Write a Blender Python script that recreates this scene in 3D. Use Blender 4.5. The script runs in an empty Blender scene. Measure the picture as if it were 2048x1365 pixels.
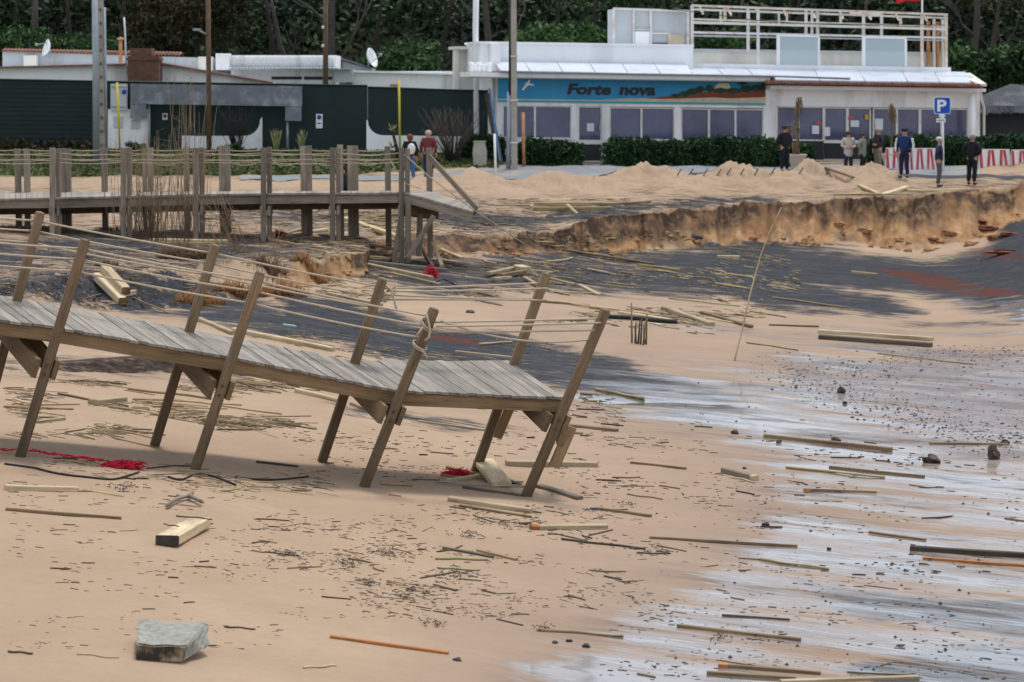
import bpy, bmesh, math, random
import numpy as np
from mathutils import Vector, Matrix

R = math.radians
rnd = random.Random(7)
rs = np.random.RandomState(11)
scene = bpy.context.scene
COL = scene.collection

# ------------------------------------------------------------------ camera
F, CX, CY, YH, CAMZ = 5200.0, 1024.0, 682.5, 190.0, 4.75
PITCH = math.atan((CY - YH) / F)
cam_data = bpy.data.cameras.new('camera')
cam = bpy.data.objects.new('camera', cam_data)
COL.objects.link(cam)
cam.location = (0, 0, CAMZ)
cam.rotation_euler = (math.pi / 2 - PITCH, 0, 0)
cam_data.sensor_width = 36
cam_data.lens = F / 2048 * 36
cam_data.clip_start = 0.5
cam_data.clip_end = 3000
cam_data.dof.use_dof = True
cam_data.dof.focus_distance = 33
cam_data.dof.aperture_fstop = 3.6
scene.camera = cam

# ------------------------------------------------------------------ light
SUN_EL, SUN_AZ = 70.0, 25.0      # azimuth measured from +Y (away from camera) to +X
world = bpy.data.worlds.new('World')
scene.world = world
world.use_nodes = True
wn, wl = world.node_tree.nodes, world.node_tree.links
wn.clear()
sky = wn.new('ShaderNodeTexSky'); sky.sky_type = 'NISHITA'; sky.sun_disc = False
sky.sun_elevation = R(SUN_EL); sky.sun_rotation = R(SUN_AZ)
sky.air_density = 1.0; sky.dust_density = 2.5; sky.ozone_density = 1.0
# thin broken overcast over the blue sky
cl = wn.new('ShaderNodeTexNoise'); cl.inputs['Scale'].default_value = 2.2; cl.inputs['Detail'].default_value = 6
tc = wn.new('ShaderNodeTexCoord'); mp = wn.new('ShaderNodeMapping'); mp.inputs['Scale'].default_value = (1, 1, 3)
wl.new(tc.outputs['Generated'], mp.inputs[0]); wl.new(mp.outputs[0], cl.inputs['Vector'])
rp = wn.new('ShaderNodeValToRGB'); rp.color_ramp.elements[0].position = .3; rp.color_ramp.elements[1].position = .62
rp.color_ramp.elements[0].color = (.55, .55, .55, 1); rp.color_ramp.elements[1].color = (1, 1, 1, 1)
wl.new(cl.outputs[0], rp.inputs[0])
mx = wn.new('ShaderNodeMix'); mx.data_type = 'RGBA'
mx.inputs[7].default_value = (8.4, 9.0, 10.0, 1)
wl.new(rp.outputs[0], mx.inputs[0]); wl.new(sky.outputs[0], mx.inputs[6])
bg = wn.new('ShaderNodeBackground'); bg.inputs[1].default_value = 0.100
wl.new(mx.outputs[2], bg.inputs[0])
wo = wn.new('ShaderNodeOutputWorld'); wl.new(bg.outputs[0], wo.inputs[0])

sun_data = bpy.data.lights.new('sun', 'SUN')
sun_data.energy = 2.4; sun_data.angle = R(12); sun_data.color = (1, .95, .87)
sun = bpy.data.objects.new('sun', sun_data); COL.objects.link(sun)
_sd = Vector((math.sin(R(SUN_AZ)) * math.cos(R(SUN_EL)), math.cos(R(SUN_AZ)) * math.cos(R(SUN_EL)), math.sin(R(SUN_EL))))
sun.rotation_euler = _sd.to_track_quat('Z', 'Y').to_euler()
sun.location = (0, 40, 60)
scene.view_settings.view_transform = 'Standard'
scene.view_settings.look = 'None'
scene.view_settings.exposure = 0.12
scene.view_settings.gamma = 1.0
scene.cycles.max_bounces = 6
scene.cycles.transparent_max_bounces = 8
scene.cycles.use_denoising = True

# ------------------------------------------------------------------ pixel helpers (photo pixels, 2048 wide)
_cp, _sp = math.cos(PITCH), math.sin(PITCH)
def ray(px, py):
    a = (px - CX) / F; b = -(py - CY) / F
    return (a, _cp + b * _sp, -_sp + b * _cp)
def W(px, py, D):
    d = ray(px, py); t = D / d[1]
    return Vector((d[0] * t, D, CAMZ + d[2] * t))
def pyof(z, D):                       # picture row of a point at height z, depth D
    t = (z - CAMZ) / D
    return CY - F * (t * _cp + _sp) / (_cp - t * _sp)
def zof(py, D):
    b = -(np.asarray(py, float) - CY) / F
    return CAMZ + (-_sp + b * _cp) / (_cp + b * _sp) * D
def mpp(D): return D / F               # metres per photo pixel

# ------------------------------------------------------------------ numpy noise
def _hash(ix, iy, s):
    n = (ix * 374761393 + iy * 668265263 + s * 974711) & 0xffffffff
    n = ((n ^ (n >> 13)) * 1274126177) & 0xffffffff
    return ((n ^ (n >> 16)) & 0xffff) / 65535.0
def vnoise(x, y, s=0):
    x = np.asarray(x, float); y = np.asarray(y, float)
    ix = np.floor(x).astype(np.int64); iy = np.floor(y).astype(np.int64)
    fx = x - ix; fy = y - iy; fx = fx * fx * (3 - 2 * fx); fy = fy * fy * (3 - 2 * fy)
    a = _hash(ix, iy, s); b = _hash(ix + 1, iy, s); c = _hash(ix, iy + 1, s); d = _hash(ix + 1, iy + 1, s)
    return (a + (b - a) * fx) * (1 - fy) + (c + (d - c) * fx) * fy
def fbm(x, y, s=0, o=4):
    t = 0; a = .5; n = 0
    for k in range(o):
        t = t + a * vnoise(np.asarray(x) * 2 ** k + 17.3 * k, np.asarray(y) * 2 ** k + 5.1 * k, s + k); n += a; a *= .5
    return t / n - .5

# ------------------------------------------------------------------ terrain
PXK = np.array([-400, 0, 400, 560, 650, 728, 752, 830, 1060, 1250, 1500, 1700, 1850, 1960, 2048, 2500.])
def zb(x):
    return np.interp(x, [-14, -8, -5.75, -3.8, -1.8, .2, 3, 8, 16, 60], [.8, .62, .51, .29, 0.0, -.19, -.27, -.38, -.5, -.9])
_n = len(PXK); _o = np.ones(_n)
ROWS = []
def row(D, z=None, py=None):
    D = np.asarray(D, float) * _o
    ROWS.append((D, np.asarray(z, float) * _o if z is not None else zof(np.asarray(py, float) * _o, D)))
row(3, zb((PXK - CX) / F * 3)); row(19, zb((PXK - CX) / F * 19)); row(31, zb((PXK - CX) / F * 31))
z3 = np.interp(PXK, [-400, 0, 400, 650, 830, 1060, 1250, 1500, 1850, 2500], [.8, .5, .33, .2, .06, -.07, -.1, -.16, -.24, -.4])
D3 = np.interp(PXK, [-400, 0, 400, 650, 830, 1060, 2500], [39, 40, 41, 42, 43, 44, 45])
row(D3, z3)
row(D3 + .35, z3 + np.interp(PXK, [-400, 0, 90, 130, 420, 520, 640, 2500], [.02, .03, .1, .27, .27, .08, .02, .02]))
#        -400  0    400  560   650   728   752   830   1060  1250 1500  1700  1850  1960  2048 2500
row([46, 47.5, 53, 55.5, 59, 60.6, 66, 67, 71, 76, 82, 82, 81, 83, 86, 90],
    [.8, .65, .45, .5, .52, .55, .66, .6, .42, .14, .12, .04, -.14, .1, .66, .9])
row([50, 50, 56, 57.5, 59.6, 61.2, 68.6, 69, 72.4, 77.3, 83.4, 84, 84.3, 86.5, 88.3, 93],
    [1.15, 1.1, 1.1, 1.02, 1.04, 1.0, .98, 1.0, .9, 1.24, 1.3, 1.42, 1.58, 1.62, 1.68, 1.9])
row([60, 60, 64, 66, 67, 70, 73, 75, 79, 83, 87, 88, 88.5, 90, 91, 95],
    [1.22, 1.22, 1.15, 1.1, 1.1, 1.15, 1.2, 1.2, 1.22, 1.42, 1.5, 1.55, 1.62, 1.7, 1.75, 1.95])
row(92.5, np.interp(PXK, [0, 1060, 2048], [1.95, 1.95, 2.0]))
row(97, np.interp(PXK, [0, 860, 1080, 2048], [2.7, 2.62, 2.2, 2.15]))
row(102, np.interp(PXK, [0, 860, 1080, 2048], [2.75, 2.7, 2.25, 2.2]))
row(114, 2.9); row(138, 5.6); row(168, 9.0); row(240, 14.5); row(800, 36)
NK = len(ROWS)
MOUNDS = [(870, 87, 45, 2.2, .42), (960, 88, 50, 2.0, .5), (1010, 84.5, 60, 1.6, .3), (1110, 88, 60, 2.2, .46), (1190, 86, 50, 1.6, .3),
          (1275, 89, 62, 2.0, .66), (1370, 88, 55, 2.0, .4), (1480, 90, 60, 1.8, .6), (1560, 88, 45, 1.8, .42), (1620, 90, 42, 1.6, .6),
          (1720, 89.6, 62, 1.8, .66), (1790, 88.6, 30, 1.2, .3), (30, 87, 60, 1.8, .2), (230, 87, 70, 1.8, .2), (330, 87, 40, 1.5, .1),
          (610, 86, 70, 2, .15), (740, 86, 55, 1.8, .2), (2040, 95, 60, 1.5, .6), (480, 86, 60, 2, .15)]
def feats(px):
    px = np.asarray(px, float)
    Ds = [np.interp(px, PXK, r[0]) for r in ROWS]; zs = [np.interp(px, PXK, r[1]) for r in ROWS]
    w = np.clip((px - 780) / 120, 0, 1); wl_ = np.clip((740 - px) / 40, 0, 1)
    n1 = fbm(px / 42., px * 0 + .3, 3, 4); n2 = fbm(px / 16., px * 0 + .7, 9, 3)
    Ds[6] = Ds[6] + (n1 * 2.2 + n2 * .7) * w + n2 * .9 * wl_
    Ds[5] = np.minimum(Ds[5] + (n1 * 1.6 - fbm(px / 70., px * 0, 21, 3) * 2.5) * w + n2 * .5 * wl_, Ds[6] - .45)
    zs[6] = zs[6] + n2 * .12
    Ds[7] = np.maximum(Ds[7], Ds[6] + 1.5)
    return np.array(Ds), np.array(zs)
def addn(px, D, z, band):
    x = (px - CX) / F * D
    b = np.asarray(band, float)
    z = z + fbm(x * .35, D * .35, 31, 3) * .10 * np.clip((D - 19) / 12, .25, 1)
    z = z + fbm(x * 1.7 + D * .9, D * 2.4, 41, 3) * .018
    rough = ((b >= 5) & (b < 9)).astype(float)
    z = z + rough * fbm(x * 1.4, D * .8, 51, 4) * .16
    z = z + (b == 3) * (px < 560) * fbm(x * 4.0, D * 3.0, 55, 4) * .16
    cl_ = (b == 5).astype(float)
    t = b * 0
    z = z + cl_ * fbm(x * 1.1, D * .9, 61, 5) * .5 + cl_ * fbm(x * 4, D * 3, 67, 3) * .12
    m = 0
    for (mp_, md, sx, sd, h) in MOUNDS:
        g = np.exp(-((px - mp_) / sx) ** 2 - ((D - md) / sd) ** 2)
        m = m + h * .78 * g * (1 + 1.9 * fbm(x * 1.5, D * 1.3, 71, 5)) + g * fbm(x * 3.5, D * 2.2, 74, 4) * .22
    z = z + m
    near = np.clip((px - 1150) / 80, 0, 1) * np.clip((1500 - px) / 80, 0, 1) * np.exp(-((D - 41.3) / .5) ** 2)
    return z - .05 * near
def ht(px, D):
    px = np.atleast_1d(np.asarray(px, float)); D = np.atleast_1d(np.asarray(D, float))
    px, D = np.broadcast_arrays(px, D); sh = px.shape; px = px.ravel(); D = D.ravel()
    Ds, zs = feats(px)
    band = np.clip((D[None, :] >= Ds).sum(0) - 1, 0, NK - 2)
    i = np.arange(len(px)); d0 = Ds[band, i]; d1 = Ds[band + 1, i]
    t = np.clip((D - d0) / (d1 - d0), 0, 1)
    te = np.where(band == 5, 1 - (1 - t) ** 1.0, t)
    te = np.where(band == 5, t ** 2.0 * .75 + t * .25, te)
    z = zs[band, i] * (1 - te) + zs[band + 1, i] * te
    return addn(px, D, z, band).reshape(sh)
# height table (columns by photo px, rows even in 1/D) for fast look-ups
_TP = np.arange(-720., 2780., 2.5); _NI = 2600; _I0, _I1 = 1 / 12., 1 / 182.
_TI = np.linspace(_I0, _I1, _NI); _DS = 1 / _TI
_TZ = np.concatenate([ht(np.repeat(_TP[None, :], len(c), 0), np.repeat(c[:, None], len(_TP), 1)) for c in np.array_split(_DS, 26)])
_TZF = _TZ.astype('f')
def htab(px, D):
    px = np.asarray(px, float); D = np.asarray(D, float)
    u = np.clip((px - _TP[0]) / 2.5, 0, len(_TP) - 1.001); v = np.clip((1 / D - _I0) / (_I1 - _I0) * (_NI - 1), 0, _NI - 1.001)
    i = u.astype(int); k = v.astype(int); fu = u - i; fv = v - k
    return (_TZ[k, i] * (1 - fu) + _TZ[k, i + 1] * fu) * (1 - fv) + (_TZ[k + 1, i] * (1 - fu) + _TZ[k + 1, i + 1] * fu) * fv
_KM = int(np.searchsorted(-_TI, -1 / 110.)); _DM = _DS[:_KM]
def Garr(px, py):
    px = np.asarray(px, float); py = np.asarray(py, float)
    out = np.zeros((len(px), 3)); u = np.clip(((px - _TP[0]) / 2.5).round().astype(int), 0, len(_TP) - 1)
    for s in range(0, len(px), 1000):
        P = px[s:s + 1000]; Q = py[s:s + 1000]
        rz = zof(Q[:, None], _DM[None, :]); g = _TZ[:_KM, u[s:s + 1000]].T
        hit = rz <= g
        k = np.where(hit.any(1), hit.argmax(1), _KM - 1); k = np.maximum(k, 1); i = np.arange(len(P))
        a = rz[i, k - 1] - g[i, k - 1]; b = g[i, k] - rz[i, k]
        t = np.clip(a / np.maximum(a + b, 1e-9), 0, 1); D = _DM[k - 1] * (1 - t) + _DM[k] * t
        out[s:s + 1000, 0] = (P - CX) / F * D; out[s:s + 1000, 1] = D; out[s:s + 1000, 2] = htab(P, D)
    return out
def G(px, py, dz=0.0):
    o = Garr([px], [py])[0]; w = W(px, py, o[1])
    return Vector((w.x, o[1], o[2] + dz))
def gz(x, y): return float(htab(CX + F * x / y, y))
def gza(x, y): return htab(CX + F * x / y, y)

# ------------------------------------------------------------------ node material helpers
def new_mat(name):
    m = bpy.data.materials.new(name); m.use_nodes = True
    nt = m.node_tree; nt.nodes.clear()
    out = nt.nodes.new('ShaderNodeOutputMaterial'); b = nt.nodes.new('ShaderNodeBsdfPrincipled')
    nt.links.new(b.outputs[0], out.inputs[0])
    return m, nt, b
def N(nt, t, **k):
    n = nt.nodes.new(t)
    for a, v in k.items():
        if a in n.inputs: n.inputs[a].default_value = v
        else: setattr(n, a, v)
    return n
def L(nt, a, b): nt.links.new(a, b)
def noise(nt, vec, scale, detail=4, rough=.55):
    n = N(nt, 'ShaderNodeTexNoise', Scale=scale, Detail=detail, Roughness=rough)
    L(nt, vec, n.inputs['Vector']); return n.outputs['Fac']
def ramp(nt, f, stops):
    r = nt.nodes.new('ShaderNodeValToRGB'); e = r.color_ramp.elements
    while len(e) < len(stops): e.new(.5)
    for k, (p, c) in enumerate(stops):
        e[k].position = p; e[k].color = (c[0], c[1], c[2], 1) if hasattr(c, '__len__') else (c, c, c, 1)
    L(nt, f, r.inputs[0]); return r.outputs[0]
def mixc(nt, f, a, b, mode='MIX'):
    m = N(nt, 'ShaderNodeMix', data_type='RGBA', blend_type=mode)
    for i, v in ((0, f), (6, a), (7, b)):
        if isinstance(v, bpy.types.NodeSocket): L(nt, v, m.inputs[i])
        elif i == 0: m.inputs[0].default_value = v
        else: m.inputs[i].default_value = (*v, 1)
    return m.outputs[2]
def mth(nt, op, a, b=0.0, c=None, clamp=False):
    m = N(nt, 'ShaderNodeMath', operation=op); m.use_clamp = clamp
    for i, v in ((0, a), (1, b), (2, c)):
        if v is None: continue
        if isinstance(v, bpy.types.NodeSocket): L(nt, v, m.inputs[i])
        else: m.inputs[i].default_value = v
    return m.outputs[0]
def mapping(nt, vec, scale=(1, 1, 1), rot=(0, 0, 0)):
    m = nt.nodes.new('ShaderNodeMapping'); m.inputs['Scale'].default_value = scale; m.inputs['Rotation'].default_value = rot
    L(nt, vec, m.inputs[0]); return m.outputs[0]
def bump(nt, b, h, strength=.3, dist=.02):
    n = N(nt, 'ShaderNodeBump', Strength=strength, Distance=dist); L(nt, h, n.inputs['Height']); L(nt, n.outputs[0], b.inputs['Normal'])
def attr(nt, name):
    a = nt.nodes.new('ShaderNodeAttribute'); a.attribute_name = name; return a.outputs

def plain(name, col, rough=.6, var=.12, scale=3.0, metal=0, dirt=None, dscale=1.2, bmp=.15, spec=.3, streak=False, bd=.02):
    """painted / plain surface with tonal variation and optional dirt patches"""
    m, nt, b = new_mat(name)
    tcn = nt.nodes.new('ShaderNodeTexCoord'); v = tcn.outputs['Object']
    n1 = noise(nt, v, scale, 6)
    c = mixc(nt, ramp(nt, n1, [(.3, 0), (.7, 1)]), tuple(x * (1 - var) for x in col), tuple(min(1, x * (1 + var)) for x in col))
    if dirt:
        v2 = mapping(nt, v, (1, 1, .25)) if streak else v
        n2 = noise(nt, v2, dscale, 7, .65)
        c = mixc(nt, ramp(nt, n2, [(.5, 0), (.72, .8)]), c, dirt)
    L(nt, c, b.inputs['Base Color']); b.inputs['Roughness'].default_value = rough; b.inputs['Metallic'].default_value = metal
    b.inputs['Specular IOR Level'].default_value = spec
    if bmp: bump(nt, b, noise(nt, v, scale * 9, 4), bmp, bd)
    return m

def wood(name, c1, c2, dark, rough=.75, grain=1.0, knots=True, endtint=None):
    """timber: grain follows the 'gc' coordinate every beam carries (x along the length)"""
    m, nt, b = new_mat(name)
    g = attr(nt, 'gc')['Vector']; tint = attr(nt, 'tint')['Fac']
    v = mapping(nt, g, (1.0, 16, 16))
    n1 = noise(nt, v, 1.6 * grain, 6, .65)
    n2 = noise(nt, mapping(nt, g, (.6, 2.5, 2.5)), 1.7, 4)
    n3 = noise(nt, mapping(nt, g, (2.2, 60, 60)), 1.0, 3, .6)
    c = mixc(nt, ramp(nt, n1, [(.32, 0), (.68, 1)]), c1, c2)
    c = mixc(nt, ramp(nt, n2, [(.45, 0), (.72, .75)]), c, dark)
    c = mixc(nt, ramp(nt, n3, [(.3, .65), (.45, 0)]), c, tuple(x * .35 for x in dark))
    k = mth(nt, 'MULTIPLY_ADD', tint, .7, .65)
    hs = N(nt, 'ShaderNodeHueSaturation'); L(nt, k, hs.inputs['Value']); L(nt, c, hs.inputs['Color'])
    L(nt, hs.outputs[0], b.inputs['Base Color'])
    b.inputs['Roughness'].default_value = rough; b.inputs['Specular IOR Level'].default_value = .25
    bump(nt, b, n1, .5, .006)
    return m

M = {}
M['deck'] = wood('weathered_deck_wood', (.20, .178, .152), (.30, .275, .24), (.14, .122, .105))
M['post'] = wood('brown_post_wood', (.20, .135, .075), (.28, .20, .12), (.09, .066, .045))
M['beam'] = wood('brown_beam_wood', (.19, .125, .065), (.27, .185, .10), (.09, .06, .035))
M['greywood'] = wood('grey_brown_wood', (.22, .18, .14), (.31, .26, .20), (.12, .10, .08))
M['pale'] = wood('pale_driftwood', (.44, .345, .21), (.56, .46, .31), (.24, .17, .10))
M['mid'] = wood('mid_driftwood', (.20, .135, .075), (.30, .215, .125), (.09, .06, .036))
M['darkw'] = wood('dark_driftwood', (.07, .055, .045), (.13, .105, .08), (.035, .03, .027))
M['orange'] = wood('orange_wood', (.42, .15, .045), (.52, .22, .07), (.14, .055, .025))
M['bamboo'] = wood('dry_cane', (.36, .27, .14), (.47, .37, .20), (.2, .145, .08), grain=.6)
M['green_cane'] = wood('green_cane', (.27, .28, .12), (.36, .36, .17), (.2, .2, .08), grain=.6)
M['rope'] = plain('beige_rope', (.47, .39, .29), .85, .2, 60, bmp=.4, bd=.004)
M['concrete'] = plain('grey_concrete', (.36, .38, .37), .9, .15, 9, dirt=(.2, .21, .2), dscale=6, bmp=.5)
M['black'] = plain('black_rubber', (.02, .022, .025), .5, .2, 10)

# ------------------------------------------------------------------ mesh builder
class MB:
    def __init__(s): s.v = []; s.f = []; s.t = []; s.g = []; s.sm = []
    def add(s, vs, fs, gc=None, tint=None, smooth=False):
        o = len(s.v); tint = rnd.random() if tint is None else tint
        s.v += [tuple(p) for p in vs]; s.f += [tuple(o + i for i in f) for f in fs]
        s.t += [tint] * len(vs); s.g += [tuple(q) for q in (gc if gc is not None else vs)]; s.sm += [smooth] * len(fs)
        return s
    def hexa(s, p, tint=None, gc=None):
        """8 corners: bottom 0-3, top 4-7"""
        return s.add(p, [(3, 2, 1, 0), (4, 5, 6, 7), (0, 1, 5, 4), (1, 2, 6, 5), (2, 3, 7, 6), (3, 0, 4, 7)], gc, tint)
    def box(s, c, sx, sy, sz, rz=0, tint=None):
        ca, sa = math.cos(rz), math.sin(rz); P = []
        for dz in (-sz / 2, sz / 2):
            for dx, dy in ((-1, -1), (1, -1), (1, 1), (-1, 1)):
                x, y = dx * sx / 2, dy * sy / 2
                P.append((c[0] + x * ca - y * sa, c[1] + x * sa + y * ca, c[2] + dz))
        return s.hexa(P, tint)
    def beam(s, a, b, w, h, up=(0, 0, 1), tint=None, bev=.12, roll=0, wob=0, taper=1.0, tint2=None):
        """timber from a to b, width w (sideways), height h; edges chamfered"""
        a = Vector(a); b = Vector(b); d = (b - a); ln = d.length
        if ln < 1e-6: return s
        d.normalize(); up = Vector(up)
        if abs(d.dot(up)) > .99: up = Vector((0, 1, 0))
        side = d.cross(up).normalized(); u = side.cross(d).normalized()
        if roll:
            q = Matrix.Rotation(roll, 3, d); side = q @ side; u = q @ u
        c = min(w, h) * bev; off = rnd.random() * 40, rnd.random() * 9, rnd.random() * 9
        ring = [(-w / 2 + c, -h / 2), (w / 2 - c, -h / 2), (w / 2, -h / 2 + c), (w / 2, h / 2 - c), (w / 2 - c, h / 2), (-w / 2 + c, h / 2), (-w / 2, h / 2 - c), (-w / 2, -h / 2 + c)]
        ns = max(1, int(ln / .35)) if wob else 1
        V = []; Gc = []
        ph = rnd.random() * 6
        for k in range(ns + 1):
            t = k / ns; o = Vector((0, 0, 0)); sc = 1 + (taper - 1) * t
            if wob: o = side * (math.sin(t * 3.2 + ph) - math.sin(ph)) * wob + u * abs(math.sin(t * 5 + ph)) * wob * .25
            for (x, y) in ring:
                V.append(a + d * ln * t + side * x * sc + u * y * sc + o); Gc.append((ln * t + off[0], x + off[1], y + off[2]))
        Fc = []
        for k in range(ns):
            for j in range(8):
                Fc.append((k * 8 + j, k * 8 + (j + 1) % 8, k * 8 + 8 + (j + 1) % 8, k * 8 + 8 + j))
        Fc.append(tuple(range(7, -1, -1))); Fc.append(tuple(ns * 8 + j for j in range(8)))
        s.add(V, Fc, Gc, tint)
        if tint2 is not None:
            for j in range(8): s.t[-8 + j] = tint2
        return s
    def tube(s, pts, r, seg=6, tint=None, cap=True, smooth=True):
        pts = [Vector(p) for p in pts]; n = len(pts)
        rr = r if hasattr(r, '__len__') else [r] * n
        V = []; Gc = []; ln = 0; off = rnd.random() * 30
        prev = None
        for i, p in enumerate(pts):
            d = (pts[min(i + 1, n - 1)] - pts[max(i - 1, 0)]).normalized()
            if prev is None:
                prev = d.orthogonal().normalized()
            x = (prev - d * prev.dot(d)).normalized(); prev = x; y = d.cross(x)
            if i: ln += (p - pts[i - 1]).length
            for j in range(seg):
                an = 2 * math.pi * j / seg
                V.append(p + (x * math.cos(an) + y * math.sin(an)) * rr[i]); Gc.append((ln + off, math.cos(an) * rr[i], math.sin(an) * rr[i]))
        Fc = [(i * seg + j, i * seg + (j + 1) % seg, (i + 1) * seg + (j + 1) % seg, (i + 1) * seg + j) for i in range(n - 1) for j in range(seg)]
        if cap: Fc += [tuple(range(seg - 1, -1, -1)), tuple((n - 1) * seg + j for j in range(seg))]
        return s.add(V, Fc, Gc, tint, smooth)
    def lathe(s, c, prof, seg=16, tint=None, smooth=True):
        V = []
        for (r, z) in prof:
            for j in range(seg):
                an = 2 * math.pi * j / seg; V.append((c[0] + r * math.cos(an), c[1] + r * math.sin(an), c[2] + z))
        n = len(prof)
        Fc = [(i * seg + j, i * seg + (j + 1) % seg, (i + 1) * seg + (j + 1) % seg, (i + 1) * seg + j) for i in range(n - 1) for j in range(seg)]
        Fc += [tuple(range(seg - 1, -1, -1)), tuple((n - 1) * seg + j for j in range(seg))]
        return s.add(V, Fc, None, tint, smooth)
    def build(s, name, mat, parent=None, origin=None):
        if parent is not None and origin is None: origin = world_loc(parent)
        if origin is None:
            a = np.array(s.v); origin = Vector((a[:, 0].mean(), a[:, 1].mean(), a[:, 2].min()))
        o_ = Vector(origin)
        me = bpy.data.meshes.new(name)
        me.from_pydata([(p[0] - o_.x, p[1] - o_.y, p[2] - o_.z) for p in s.v], [], s.f)
        at = me.attributes.new('tint', 'FLOAT', 'POINT'); at.data.foreach_set('value', s.t)
        ag = me.attributes.new('gc', 'FLOAT_VECTOR', 'POINT'); ag.data.foreach_set('vector', np.array(s.g, 'f').ravel())
        me.polygons.foreach_set('use_smooth', s.sm)
        if mat: me.materials.append(mat)
        ob = bpy.data.objects.new(name, me); COL.objects.link(ob)
        if parent is not None:
            ob.parent = parent
            wl_ = world_loc(parent); ob.location = (o_.x - wl_.x, o_.y - wl_.y, o_.z - wl_.z)
        else: ob.location = o_
        return ob
_WL = {}
def world_loc(o):
    v = Vector((0, 0, 0))
    while o is not None: v += o.location; o = o.parent
    return v
def tag(o, label=None, cat=None, group=None, kind=None):
    if label: o['label'] = label
    if cat: o['category'] = cat
    if group: o['group'] = group
    if kind: o['kind'] = kind
    return o
def thing(name, label, cat, loc, group=None, kind=None):
    e = bpy.data.objects.new(name, None); COL.objects.link(e); e.location = loc; e.empty_display_size = .2
    return tag(e, label, cat, group, kind)

# ------------------------------------------------------------------ ground mesh
def sdpoly(px, py, poly):
    """signed distance in photo pixels, positive inside"""
    P = np.array(poly, float); n = len(P)
    d = np.full(px.shape, 1e9); inside = np.zeros(px.shape, bool)
    for i in range(n):
        a = P[i]; b = P[(i + 1) % n]; e = b - a
        t = np.clip(((px - a[0]) * e[0] + (py - a[1]) * e[1]) / (e @ e), 0, 1)
        d = np.minimum(d, np.hypot(px - a[0] - t * e[0], (py - a[1] - t * e[1]) * 1.6))
        c = ((a[1] > py) != (b[1] > py)) & (px < (b[0] - a[0]) * (py - a[1]) / (b[1] - a[1] + 1e-12) + a[0])
        inside ^= c
    return np.where(inside, d, -d)
def soft(px, py, poly, w): return np.clip(.5 + sdpoly(px, py, poly) / (4 * w), 0, 1)

DARK = [  # (polygon in photo pixels, softness, strength)
    ([(1130, 485), (1330, 508), (1480, 478), (1600, 490), (1700, 506), (1850, 522), (1985, 505), (1990, 440), (2048, 425), (2200, 420), (2200, 640), (2048, 628), (1900, 600), (1700, 575), (1500, 570), (1300, 545), (1150, 520)], 14, 1.0),
    ([(1300, 520), (1500, 545), (1700, 580), (1850, 622), (1780, 632), (1560, 618), (1440, 590), (1340, 565)], 9, 1),
    ([(560, 590), (700, 600), (820, 650), (1000, 668), (1190, 708), (1330, 752), (1420, 775), (1250, 800), (1120, 770), (900, 730), (700, 700), (560, 655)], 12, .95),
    ([(-80, 560), (120, 540), (250, 528), (330, 540), (520, 600), (640, 640), (700, 690), (560, 680), (420, 640), (250, 620), (60, 590), (-80, 620)], 14, .75),
    ([(560, 545), (740, 520), (900, 545), (1020, 600), (880, 590), (720, 560)], 12, .7),
    ([(860, 510), (1120, 500), (1200, 560), (1020, 580), (900, 560)], 16, .7),
    ([(-80, 480), (240, 470), (520, 480), (740, 498), (600, 520), (300, 530), (-80, 540)], 12, .6),
    ([(840, 440), (1060, 462), (1250, 422), (1500, 402), (1600, 395), (1500, 392), (1250, 405), (1060, 430), (900, 420)], 6, .75),
    ([(400, 395), (1000, 400), (1000, 470), (400, 470)], 20, .35),
    ([(1600, 1172), (1760, 1180), (2048, 1200), (2300, 1215), (2300, 1300), (2048, 1280), (1900, 1258), (1700, 1225)], 14, .78),
    ([(1690, 1330), (1900, 1300), (2048, 1285), (2300, 1280), (2300, 1420), (1800, 1420)], 14, .8),
    ([(700, 525), (900, 515), (1130, 498), (1480, 560), (1420, 600), (1100, 575), (860, 560)], 14, .72),
    ([(1640, 650), (1780, 640), (2048, 640), (2048, 655), (1800, 660)], 6, .35),
    ([(1160, 775), (1420, 770), (1560, 830), (1430, 850), (1200, 800)], 10, .6),
    ([(-40, 720), (80, 700), (500, 712), (520, 790), (300, 760), (0, 760)], 10, .3),
    ([(640, 800), (900, 830), (1060, 860), (900, 870), (700, 835)], 8, .4),
]
RED = [([(1740, 532), (1850, 552), (1960, 570), (2060, 592), (2060, 604), (1940, 592), (1830, 572), (1760, 550)], 5, 1),
       ([(1950, 500), (2010, 503), (2060, 515), (2060, 524), (1990, 520)], 5, 1), ([(1975, 545), (2060, 560), (2040, 566)], 4, .7),
       ([(850, 672), (920, 668), (980, 685), (950, 698), (860, 690)], 8, .6), ([(1850, 378), (2060, 368), (2060, 378), (1880, 388)], 3, .8),
       ([(1080, 500), (1230, 520), (1300, 540), (1150, 525)], 8, .3)]
WET = [([(1560, 690), (1700, 668), (1850, 684), (2200, 680), (2200, 1500), (960, 1500), (1010, 1365), (1260, 1215), (1440, 1120), (1530, 1010), (1540, 930), (1420, 880), (1250, 850), (1160, 800), (1130, 760), (1230, 745), (1400, 740), (1560, 735)], 45, 1),
       ([(1130, 765), (1200, 752), (1420, 770), (1700, 850), (1650, 890), (1400, 850), (1200, 815)], 14, .6),
       ([(1010, 640), (1240, 650), (1500, 660), (1640, 672), (1640, 684), (1400, 668), (1200, 660)], 7, .9),
       ([(1880, 590), (2060, 600), (2200, 620), (2200, 640), (2040, 632), (1900, 612)], 8, .9),
       ([(1600, 665), (1880, 682), (2200, 682), (2200, 712), (1800, 706), (1620, 690)], 8, .6),
       ([(1520, 1160), (1650, 1165), (2048, 1200), (2048, 1365), (1500, 1290)], 30, .3)]
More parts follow.
